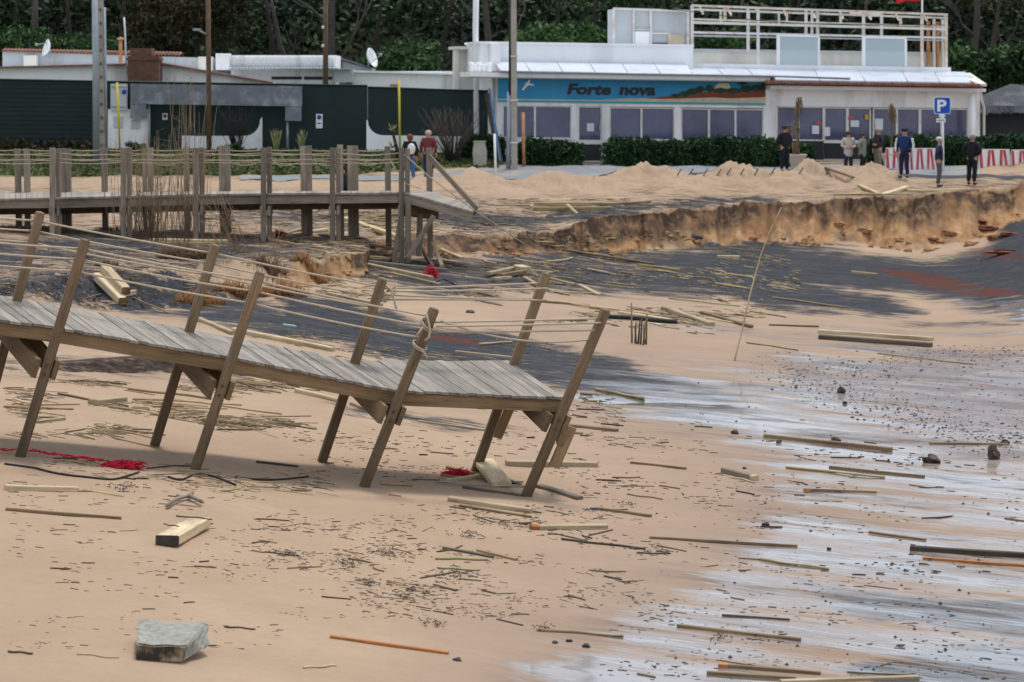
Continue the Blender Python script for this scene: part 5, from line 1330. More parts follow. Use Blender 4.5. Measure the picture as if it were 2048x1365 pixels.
bush(20, 108, 112, 2.6, 1.4, 'green shrub behind the roof at far left', n=3000)
bush(140, 105, 114, 3.2, .8, 'low green shrub behind the tiled roof edge', n=3000)
# wooded slope beyond: one mass
def wood_mass():
    n = 2600; px = rs.uniform(-700, 2750, n); D = rs.uniform(140, 178, n); x = (px - CX) / F * D
    z = np.minimum(gza(x, D) + rs.uniform(.3, 6.5, n), CAMZ + D * .041 + rs.uniform(-1, 0, n)); c = np.stack([x, D, z], 1)
    k = 60; P = (c[:, None, :] + rs.normal(size=(n, k, 3)) * np.array([1.0, .8, .6])).reshape(-1, 3); T = np.repeat(rs.rand(n), k)
    o = leaves('distant_wood', P, .24, M['pine'], None, T)
    tag(o, 'dark mass of pine wood on the slope behind everything', 'wood', kind='stuff')
    n = 620; px = rs.uniform(-500, 2550, n); D = rs.uniform(114, 136, n); x = (px - CX) / F * D
    z = gza(x, D) + rs.uniform(.0, .7, n); c = np.stack([x, D, z], 1)
    k = 22; P = (c[:, None, :] + rs.normal(size=(n, k, 3)) * np.array([.6, .5, .25])).reshape(-1, 3); T = np.repeat(rs.rand(n), k)
    o = leaves('undergrowth', P, .14, M['pine'], None, T); tag(o, 'dark undergrowth below the pines', 'undergrowth', kind='stuff')
wood_mass()

def hedge(x0, x1, ytop, ybot, D, label, depth=1.0, n=3600, mat='hedge'):
    a = W(x0, ybot, D); b = W(x1, ybot, D); zt = float(zof(ytop, D)); c = (a + b) / 2; g = gz(c.x, c.y)
    zb_ = min(g, a.z); e = thing('hedge', label, 'hedge', Vector((c.x, c.y, zb_)))
    wv = b.x - a.x; P = []
    m = n // 20
    u = rs.rand(m); v = rs.rand(m); f = rs.rand(m)
    X = a.x + u * wv; top = zt + .10 * fbm(X * 1.3, X * 0, 77, 3) * 3; top = top - .18 * np.exp(-np.minimum(u, 1 - u) * wv * 4)
    Y = np.where(f < .62, D + rs.uniform(-.05, .1, m), D + v * depth); Z = np.where(f < .62, zb_ + v * (top - zb_), top)
    C = np.stack([X, Y, Z], 1); P = (C[:, None, :] + rs.normal(size=(m, 20, 3)) * .075).reshape(-1, 3); P[:, 2] = np.maximum(P[:, 2], zb_ + .01)
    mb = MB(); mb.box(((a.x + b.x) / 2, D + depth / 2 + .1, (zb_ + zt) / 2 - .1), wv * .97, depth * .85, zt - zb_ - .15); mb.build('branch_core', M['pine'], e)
    leaves('foliage', P, .075, M[mat], e, np.repeat(rs.rand(m), 20)); return e
hedge(1035, 1162, 288, 330, 95.6, 'clipped green hedge left of the first restaurant door', n=5200)
hedge(1208, 1562, 286, 332, 95.6, 'long clipped green hedge under the middle restaurant windows', n=13000)
hedge(1560, 1626, 296, 334, 95.9, 'short green hedge behind the left stone planter', n=3000)
hedge(1735, 1962, 282, 338, 96.0, 'green hedge behind the barriers at the right end of the restaurant', n=9000)
hedge(1958, 2150, 276, 302, 97.0, 'green hedge behind the barriers at the right edge', n=6000)
hedge(922, 1008, 277, 330, 96.4, 'round green bush at the right end of the white garden wall', n=4500)
# twiggy shrubs
def twig_shrub(px, py, h, w, n, label, mat='darkw', D=None, r=.012, seed=1, cat='shrub', name='bare_shrub', up=1.0, gr=None):
    r_ = random.Random(seed + int(px)); c = G(px, py) if D is None else W(px, py, D)
    e = MB()
    for k in range(n):
        an = r_.uniform(0, 6.28); s = r_.random() ** .5; tip = c + Vector((math.cos(an) * w * s, math.sin(an) * w * s * .6, h * r_.uniform(.45, 1) * up))
        b0 = c + Vector((math.cos(an) * w * .2 * r_.random(), math.sin(an) * w * .15, -.05)); m_ = b0.lerp(tip, .5) + Vector((r_.uniform(-.1, .1) * w, 0, .05 * h))
        e.tube([b0, m_, tip], [r, r * .8, r * .35], 4)
        if r_.random() < .6:
            q = m_.lerp(tip, .4); e.tube([q, q + Vector((r_.uniform(-.25, .25) * w, r_.uniform(-.1, .1), h * .22))], [r * .6, r * .25], 3)
    return tag(e.build(name, M[mat]), label, cat, gr)
twig_shrub(905, 318, 2.0, 1.3, 110, 'leafless dark shrub in the grass between the red jacket man and the stump', D=95.2, r=.014)
twig_shrub(472, 300, 1.7, .75, 60, 'leafless grey shrub in front of the left white garden wall', D=96.5, mat='bark', r=.014)
bush(452, 300, 96, 1.0, .6, 'tuft of bright green weeds at the foot of the bare shrub', n=500, k=4, size=.08, z=2.5)
bush(270, 296, 96.2, .9, .35, 'small yellow green bush at the foot of the meter wall', n=600, k=3, size=.07, z=2.72)
for (x, lb) in ((552, 'tall green weeds right of the left garden wall'), (603, 'small tuft of green weeds under the blue disc notice')):
    twig_shrub(x, 306, .9, .25, 26, lb, D=96.6, mat='green_cane', r=.012, name='weeds', cat='weeds')
e = thing('young_palm', 'yellow green palm shoot beside the right yellow pipe', 'plant', W(787, 320, 95.5))
mb = MB(); mb.tube([W(796, 325, 95.5), W(794, 300, 95.5), W(785, 262, 95.5)], [.09, .07, .05], 7); mb.build('stem', M['bark'], e)
mb = MB()
for k in range(40):
    an = rnd.uniform(0, 6.28); c0 = W(785, 262 if k % 2 else 296, 95.5); mb.tube([c0, c0 + Vector((math.cos(an) * .18, math.sin(an) * .12, rnd.uniform(-.05, .3)))], [.018, .004], 3)
mb.build('fronds', M['bamboo'], e)
# roadside weeds (grass tufts along the fence) : uncountable
def tufts():
    n = 14000; px = rs.uniform(-100, 1000, n); D = rs.uniform(91.3, 97.3, n); x = (px - CX) / F * D; z = gza(x, D)
    k_ = D > np.interp(px, [560, 900], [91.3, 94]); x, D, z = x[k_], D[k_], z[k_]; n = len(x); P = np.stack([x, D, z + .05], 1); o = leaves('grass', P, .10, M['grassy'], None, rs.rand(n)); tag(o, 'rough green grass strip below the green fence', 'grass', kind='stuff')
    n = 200; px = rs.uniform(-80, 190, n); D = 97 + rs.uniform(-.3, .2, n); x = (px - CX) / F * D; z = gza(x, D)
    P = np.stack([x, D, z + rs.uniform(0, .45, n) * rs.rand(n)], 1); P = (P[:, None, :] + rs.normal(size=(n, 8, 3)) * .07).reshape(-1, 3)
    o = leaves('dry_weeds', P, .09, M['olive'], None, rs.rand(n * 8)); tag(o, 'dry weeds at the foot of the corrugated fence at far left', 'weeds', kind='stuff')
tufts()
# tall dry reeds before the boardwalk
def reeds(px, py, htop, spread, n, label, seed, D=None, lean=0):
    r_ = random.Random(seed); mb = MB()
    for k in range(n):
        x = px + r_.gauss(0, spread); y = py + r_.uniform(-8, 8); b = W(x, y, D); hh = (py - htop) * (r_.random() ** 1.2 * .75 + .25)
        tx = x + r_.gauss(lean, 16) ; t = W(tx, y - hh, D + r_.uniform(-.3, .3)); m_ = b.lerp(t, .5) + Vector((r_.uniform(-.06, .06), 0, 0))
        r = r_.uniform(.004, .0085); b.z -= .05; mb.tube([b, m_, t], [r, r, r * .5], 4)
        for q in range(r_.randint(1, 4)):
            a = m_.lerp(t, r_.random()); mb.tube([a, a + Vector((r_.uniform(-.28, .28), 0, r_.uniform(.02, .25)))], [r * .6, r * .25], 3)
    return tag(mb.build('dry_reeds', M['bamboo_dry']), label, 'reeds')
M['bamboo_dry'] = plain('straw_stalks', (.25, .18, .11), .85, .3, 3, bmp=0)
reeds(300, 478, 250, 34, 110, 'dense clump of tall dry brown reeds before the raised boardwalk', 4, 61)
reeds(372, 475, 95, 20, 46, 'tallest dry reeds rising above the boardwalk ropes', 8, 60.5, -4)
reeds(478, 500, 350, 26, 22, 'sparse dark dry stalks right of the reed clump', 12, 57, -24)
reeds(545, 560, 430, 14, 26, 'thin dark stalks growing on the crumbling terrace edge', 15, 56.3, 6)
# root tufts
M['roots'] = plain('rust_brown_roots', (.30, .145, .055), .9, .35, 12, bmp=.3)
M['roots_dark'] = plain('dark_brown_roots', (.15, .095, .055), .9, .35, 12, bmp=.3)
def root_tuft(px, py, wpx, hpx, n, label, mat='roots', seed=1):
    c = G(px, py); r_ = random.Random(seed); s = mpp(c.y); mb = MB(); w = wpx * s / 2; h = hpx * s
    for k in range(n):
        an = r_.uniform(0, 6.28); q = r_.random() ** .5
        b = c + Vector((math.cos(an) * w * q, math.sin(an) * w * .5 * q, -.02)); 
        b.z = gz(b.x, b.y) - .02
        t = b + Vector((r_.uniform(-.3, .3) * h, r_.uniform(-.3, .3) * h, h * r_.uniform(.3, 1) * (1 - q * .5)))
        mb.tube([b, b.lerp(t, .5) + Vector((r_.uniform(-.2, .2) * h, 0, 0)), t], [.013, .011, .006], 3)
    return tag(mb.build('root_tuft', M[mat]), label, 'roots')
root_tuft(368, 518, 105, 48, 420, 'big shaggy brown root ball hanging over the terrace edge', 'roots_dark', 3)
root_tuft(213, 533, 48, 20, 150, 'small brown root tuft alone on the left terrace', 'roots_dark', 5)
root_tuft(400, 606, 100, 34, 420, 'orange brown root mat in front of the second leaning back post', 'roots', 6)
root_tuft(470, 588, 90, 40, 300, 'orange roots just left of the second leaning front post', 'roots', 8)
root_tuft(560, 590, 110, 38, 420, 'orange and brown roots right of the second leaning front post', 'roots', 7)
root_tuft(540, 545, 60, 40, 160, 'dark tangled roots under the thin stalks on the terrace edge', 'roots_dark', 9)
root_tuft(620, 545, 70, 30, 200, 'orange root fringe on the left of the terrace scarp', 'roots', 10)
root_tuft(70, 462, 170, 22, 260, 'low dry scrub below the boardwalk at the far left', 'roots_dark', 14)
root_tuft(230, 460, 90, 14, 90, 'low dry scrub below the boardwalk behind the reeds', 'roots_dark', 15)

# ------------------------------------------------------------------ people
def skinned(edges, rad, sub=2):
    me = bpy.data.meshes.new('s'); names = list(rad); idx = {n_: i for i, n_ in enumerate(names)}
    me.from_pydata([rad[n_][0] for n_ in names], [(idx[a], idx[b]) for a, b in edges], [])
    o = bpy.data.objects.new('s', me); COL.objects.link(o); o.modifiers.new('k', 'SKIN'); sb = o.modifiers.new('b', 'SUBSURF'); sb.levels = sub; sb.render_levels = sub
    for i, n_ in enumerate(names):
        r = rad[n_][1]; me.skin_vertices[0].data[i].radius = (r, r); me.skin_vertices[0].data[i].use_root = (i == 0)
    bpy.context.view_layer.update(); out = bpy.data.meshes.new_from_object(o.evaluated_get(bpy.context.evaluated_depsgraph_get()))
    bpy.data.objects.remove(o); bpy.data.meshes.remove(me); return out
def clothm(n_, c, v=.15): return plain(n_, c, .85, v, 6, bmp=.3, bd=.01)
M['skin'] = plain('skin', (.45, .24, .16), .55, .05, 8, bmp=0)
M['hairdark'] = plain('dark_hair', (.02, .016, .014), .7, .2, 30)
def person(px, py, hpx, D, face, label, top, trouser, hair='hairdark', arms='down', coat=False, hat=None, extra=None, legs=0.0, headturn=0, skirt=0, shoes='black', hidden_y=None):
    g = W(px, py, D); g.z = gz(g.x, D) if hidden_y is None else g.z
    g.z = float(zof(py, D)); gg = gz(g.x, D)
    if abs(gg - g.z) < .35: g.z = gg
    H = hpx * mpp(D); s = H / 1.75; e = thing('person', label, 'person', g)
    s3 = Matrix.Rotation(face, 4, 'Z') @ Matrix.Diagonal((s * 1.1, s * .95, s, 1))
    J = {'pel': (0, 0, .95), 'wai': (0, 0, 1.1), 'che': (0, .0, 1.3), 'nec': (0, 0, 1.47), 'thr': (0, -.01, 1.54), 'hea': (0, -.02, 1.63), 'cro': (0, -.015, 1.70)}
    for q, sd in (('l', -1), ('r', 1)):
        st = legs * sd
        J['hip' + q] = (sd * .09, 0, .90); J['kne' + q] = (sd * .10, -.03 - st * .12, .50); J['ank' + q] = (sd * .11, .03 - st * .22, .09); J['toe' + q] = (sd * .125, -.15 - st * .22, .035)
        J['sho' + q] = (sd * .18, 0, 1.42)
        if arms == 'down' or (arms == 'onefront' and sd < 0): J['elb' + q] = (sd * .25, .03, 1.15); J['wri' + q] = (sd * .25, -.06, .90); hd = (0, -.10, -.98)
        elif arms in ('pocket',): J['elb' + q] = (sd * .29, .06, 1.16); J['wri' + q] = (sd * .16, 0.0, 1.0); hd = (-sd * 1, .1, -.2)
        elif arms == 'behind': J['elb' + q] = (sd * .27, .10, 1.16); J['wri' + q] = (sd * .10, .17, .97); hd = (-sd * .8, .1, -.5)
        else: J['elb' + q] = (sd * .27, .0, 1.15); J['wri' + q] = (sd * .10, -.22, 1.08); hd = (-sd * .9, -.35, .1)
        w_ = Vector(J['wri' + q]); h_ = Vector(hd).normalized(); J['pal' + q] = tuple(w_ + h_ * .07)
        sdv = h_.cross(Vector((0, 1, 0)) if abs(h_.y) < .8 else Vector((1, 0, 0))).normalized(); nv = h_.cross(sdv)
        for k in range(4):
            b0 = w_ + h_ * .095 + sdv * (k - 1.5) * .02; ln = (.07, .08, .075, .058)[k]
            J['f%d%sa' % (k, q)] = tuple(b0); J['f%d%sb' % (k, q)] = tuple(b0 + h_ * ln * .55 - nv * .006); J['f%d%sc' % (k, q)] = tuple(b0 + h_ * ln - nv * .022)
        J['t%sa' % q] = tuple(w_ + h_ * .04 + sdv * .035); J['t%sb' % q] = tuple(w_ + h_ * .08 + sdv * .055 - nv * .01)
    Rr = dict(pel=.15, wai=.135, che=.16, nec=.075, thr=.058, hea=.098, cro=.072, hip=.098, kne=.062, ank=.045, toe=.035, sho=.07, elb=.045, wri=.03, pal=.036)
    def rad(nm): 
        if nm[0] == 'f' and nm[1].isdigit(): return .0095
        if nm[0] == 't' and nm[-1] in 'ab' and len(nm) == 3 and nm[1] in 'lr' and nm != 'thr': return .011
        return Rr[nm[:3]]
    E = [('pel', 'wai'), ('wai', 'che'), ('che', 'nec'), ('nec', 'thr'), ('thr', 'hea'), ('hea', 'cro')]
    for q in 'lr':
        E += [('pel', 'hip' + q), ('hip' + q, 'kne' + q), ('kne' + q, 'ank' + q), ('ank' + q, 'toe' + q), ('che', 'sho' + q), ('sho' + q, 'elb' + q), ('elb' + q, 'wri' + q), ('wri' + q, 'pal' + q), ('pal' + q, 't%sa' % q), ('t%sa' % q, 't%sb' % q)]
        for k in range(4): E += [('pal' + q, 'f%d%sa' % (k, q)), ('f%d%sa' % (k, q), 'f%d%sb' % (k, q)), ('f%d%sb' % (k, q), 'f%d%sc' % (k, q))]
    def put(me, nm, mat, rot=None):
        me.transform((s3 @ rot) if rot else s3); me.materials.clear(); me.materials.append(M[mat] if isinstance(mat, str) else mat)
        me.polygons.foreach_set('use_smooth', [True] * len(me.polygons)); o = bpy.data.objects.new(nm, me); COL.objects.link(o); o.parent = e; return o
    names = {k for ed in E for k in ed}
    put(skinned(E, {k: (J[k], rad(k)) for k in ['pel'] + sorted(names - {'pel'})}), 'body', 'skin')
    # jacket: torso + sleeves grown a little larger, trousers: hips + legs
    jk = {'che': (J['che'], .19), 'wai': (J['wai'], .175), 'hem': ((0, 0, .85), .188), 'col': ((0, 0, 1.46), .115), 'co2': ((0, 0, 1.50), .08)}
    je = [('che', 'wai'), ('wai', 'hem'), ('che', 'col'), ('col', 'co2')]
    if coat: jk['sk'] = ((0, 0, .66), .19); je.append(('hem', 'sk'))
    for q in 'lr':
        jk['sho' + q] = (J['sho' + q], .092); jk['elb' + q] = (J['elb' + q], .07); jk['wri' + q] = (tuple(Vector(J['wri' + q]).lerp(Vector(J['elb' + q]), .06)), .052)
        je += [('che', 'sho' + q), ('sho' + q, 'elb' + q), ('elb' + q, 'wri' + q)]
    put(skinned(je, jk), 'coat' if coat else 'jacket', top)
    tk = {'pel': ((0, 0, .96), .165), 'cr': ((0, 0, .88), .15)}; te = [('pel', 'cr')]
    for q in 'lr':
        tk['hip' + q] = (J['hip' + q], .112); tk['kne' + q] = (J['kne' + q], .082); tk['ank' + q] = (tuple(Vector(J['ank' + q]) + Vector((0, 0, .01))), .068)
        te += [('cr', 'hip' + q), ('hip' + q, 'kne' + q), ('kne' + q, 'ank' + q)]
    put(skinned(te, tk), 'trousers', trouser)
    for q in 'lr':
        a, t = Vector(J['ank' + q]), Vector(J['toe' + q])
        put(skinned([('a', 'b'), ('b', 'c')], {'a': (tuple(a + Vector((0, .03, -.045))), .05), 'b': (tuple(a.lerp(t, .5) + Vector((0, 0, -.015))), .05), 'c': (tuple(t + Vector((0, 0, .005))), .04)}), 'shoe', shoes)
    rot = Matrix.Translation((0, 0, 0)) @ Matrix.Rotation(headturn, 4, 'Z')
    hc = Vector((0, .012, 1.66))
    def ball(c, r, sc=(1, 1, 1), seg=14):
        b_ = bmesh.new(); bmesh.ops.create_uvsphere(b_, u_segments=seg, v_segments=10, radius=r); me = bpy.data.meshes.new('b')
        for v in b_.verts: v.co = Vector((v.co.x * sc[0] + c[0], v.co.y * sc[1] + c[1], v.co.z * sc[2] + c[2]))
        b_.to_mesh(me); b_.free(); return me
    if hair: put(ball(hc, .112, (1.0, 1.12, .98)), 'hair', hair, rot)
    if hair == 'hair_red' or hair == 'hairlong': put(ball((0, .05, 1.60), .1, (1.05, .7, 1.1)), 'hair', hair, rot)
    if hat: put(ball((0, .0, 1.705), .112, (1.05, 1.2, .75)), 'hat', hat, rot)
    put(ball((0, -.135, 1.615), .018, (.8, 1, 1.3)), 'nose', 'skin', rot)
    for sd in (-1, 1):
        put(ball((sd * .035, -.118, 1.64), .011), 'eye', 'hairdark', rot); put(ball((sd * .10, 0, 1.63), .022, (.5, .8, 1.3)), 'ear', 'skin', rot)
    put(ball((0, -.12, 1.577), .02, (1.2, .4, .3)), 'mouth', 'redpaper', rot)
    if extra: extra(e, put, ball, J)
    return e
M['hair_red'] = plain('auburn_hair', (.16, .05, .025), .7, .2, 30); M['hairgrey'] = plain('grey_hair', (.30, .28, .27), .7, .2, 30)
M['hairlong'] = plain('dark_brown_hair', (.04, .025, .018), .7, .2, 30); M['hairthin'] = plain('thin_pinkish_hair', (.5, .34, .28), .7, .1, 30)
K = {k: clothm(k, v) for k, v in dict(black_cloth=(.010, .012, .016), denim=(.05, .13, .27), maroon=(.16, .035, .035), beige_coat=(.48, .42, .38), olive_coat=(.20, .215, .18), dark_jacket=(.03, .032, .04), navy=(.012, .03, .11), navy_dark=(.008, .016, .05), grey_trousers=(.085, .085, .095), khaki=(.22, .17, .13), white_cloth=(.68, .68, .68), knit=(.5, .5, .46), dark_blue=(.02, .025, .055)).items()}
def bag(col, c, r, sc, nm='bag'):
    return lambda e, put, ball, J: put(ball(c, r, sc), nm, K[col])
person(820, 366, 91, 89.5, R(200), 'woman with auburn hair, black top, blue jeans and white backpack seen from behind the boardwalk', K['black_cloth'], K['denim'], 'hair_red', 'down', legs=.25, extra=bag('white_cloth', (0, .2, 1.2), .16, (.9, .6, 1.35), 'backpack'))
person(857, 362, 93, 90.5, R(170), 'grey haired man in maroon jacket seen from behind beside the boardwalk end post', K['maroon'], K['dark_blue'], 'hairthin', 'down', legs=.2)
person(1569, 356, 93, 93, R(30), 'man in black jacket looking down behind the sand heap left of the planter', K['black_cloth'], K['black_cloth'], 'hairdark', 'pocket', headturn=.2)
person(1696, 359, 84, 92.6, R(15), 'dark haired woman in long pale beige coat facing the sea', K['beige_coat'], K['dark_blue'], 'hairlong', 'front', coat=True)
person(1724, 361, 80, 92.4, R(60), 'woman in long grey green coat between the beige coat and the dark jacket', K['olive_coat'], K['black_cloth'], 'hairlong', 'pocket', coat=True)
person(1756, 362, 87, 92.6, R(-60), 'man in dark jacket and khaki trousers standing in profile', K['dark_jacket'], K['khaki'], 'hairgrey', 'onefront')
def stripes(e, put, ball, J):
    for q, sd in (('l', -1), ('r', 1)):
        me = skinned([('a', 'b'), ('b', 'c')], {'a': (tuple(Vector(J['hip' + q]) + Vector((sd * .085, 0, 0))), .035), 'b': (tuple(Vector(J['kne' + q]) + Vector((sd * .06, 0, 0))), .035), 'c': (tuple(Vector(J['ank' + q]) + Vector((sd * .045, 0, .03))), .033)}); put(me, 'white_stripe', K['white_cloth'])
        me = skinned([('a', 'b'), ('b', 'c')], {'a': (tuple(Vector(J['sho' + q]) + Vector((sd * .06, -.02, .01))), .055), 'b': (tuple(Vector(J['elb' + q]) + Vector((sd * .04, -.02, 0))), .05), 'c': (tuple(Vector(J['wri' + q]) + Vector((sd * .02, -.01, .03))), .04)}); put(me, 'white_sleeve', K['white_cloth'])
    put(ball((.16, -.16, .98), .08, (1, .6, 1.1)), 'bag', K['black_cloth'])
person(1808, 373, 98, 88.8, R(-25), 'man in navy tracksuit with white side stripes at the cliff edge', K['navy'], K['navy_dark'], None, 'down', hat=K['navy_dark'], extra=stripes)
person(1877, 379, 98, 88.3, R(75), 'person in pale knit beanie, dark jacket and grey trousers at the cliff edge', K['dark_blue'], K['grey_trousers'], None, 'pocket', hat=K['knit'], headturn=.1)
person(1943, 374, 101, 88.8, R(150), 'man in black coat turned away at the right end of the cliff edge', K['black_cloth'], K['black_cloth'], 'hairgrey', 'pocket', legs=.25)
# ------------------------------------------------------------------ debris placed by hand
def beam_obj(x0, y0, x1, y1, t, mat, label, name='driftwood_board', cat='board', flat=1.0, lift=0.0, lift1=None, end=None, wob=0.0, group=None, bury=.22, roll=0.0, taper=1.0):
    """timber lying between two photo points; t = thickness in photo pixels"""
    a, b = Garr([x0, x1], [y0 + t * .3, y1 + t * .3]); a = Vector(a); b = Vector(b)
    s = mpp((a.y + b.y) / 2); h = t * s
    # follow the ground between the ends
    q = a.lerp(b, .5); dz = max(0, gz(q.x, q.y) - q.z)
    zo = h * (.5 - bury) + min(dz, .08)
    a.z += zo + lift; b.z += zo + (lift if lift1 is None else lift1)
    mb = MB(); mb.beam(a, b, h * flat, h, bev=.14, wob=wob, roll=roll, taper=taper)
    if end is None:
        return tag(mb.build(name, M[mat]), label, cat, group)
    e = thing(name, label, cat, Vector((q.x, q.y, q.z)), group)
    mb.build('plank', M[mat], e)
    d = (b - a).normalized(); ln = (b - a).length
    for side, em in end:
        p0, p1 = (a, a + d * ln * .09) if side == 0 else (b - d * ln * .09, b)
        if side == 0: p0 = p0 - d * .006
        else: p1 = p1 + d * .006
        m2 = MB(); m2.beam(p0, p1, h * flat * 1.04, h * 1.04, bev=.16, roll=roll); m2.build('end', M[em], e)
    return e
def stick_obj(x0, y0, x1, y1, t, mat, label, name='driftwood_stick', cat='stick', wob=.02, group=None, knots=False, bury=.1):
    a, b = Garr([x0, x1], [y0, y1]); a = Vector(a); b = Vector(b); s = mpp(a.y); r = t * s / 2; n = 7; mb = MB()
    pts = []
    for k in range(n + 1):
        p = a.lerp(b, k / n); z = gz(p.x, p.y); p.z = max(p.z, z) + r * (1 - bury); off = (b - a).cross(Vector((0, 0, 1))).normalized() * math.sin(k * 1.3 + x0) * wob; pts.append(p + off)
    rr = [r * (1 + (.18 if knots and k % 2 else 0) - .15 * k / n) for k in range(n + 1)]
    mb.tube(pts, rr, 6); return tag(mb.build(name, M[mat]), label, cat, group)

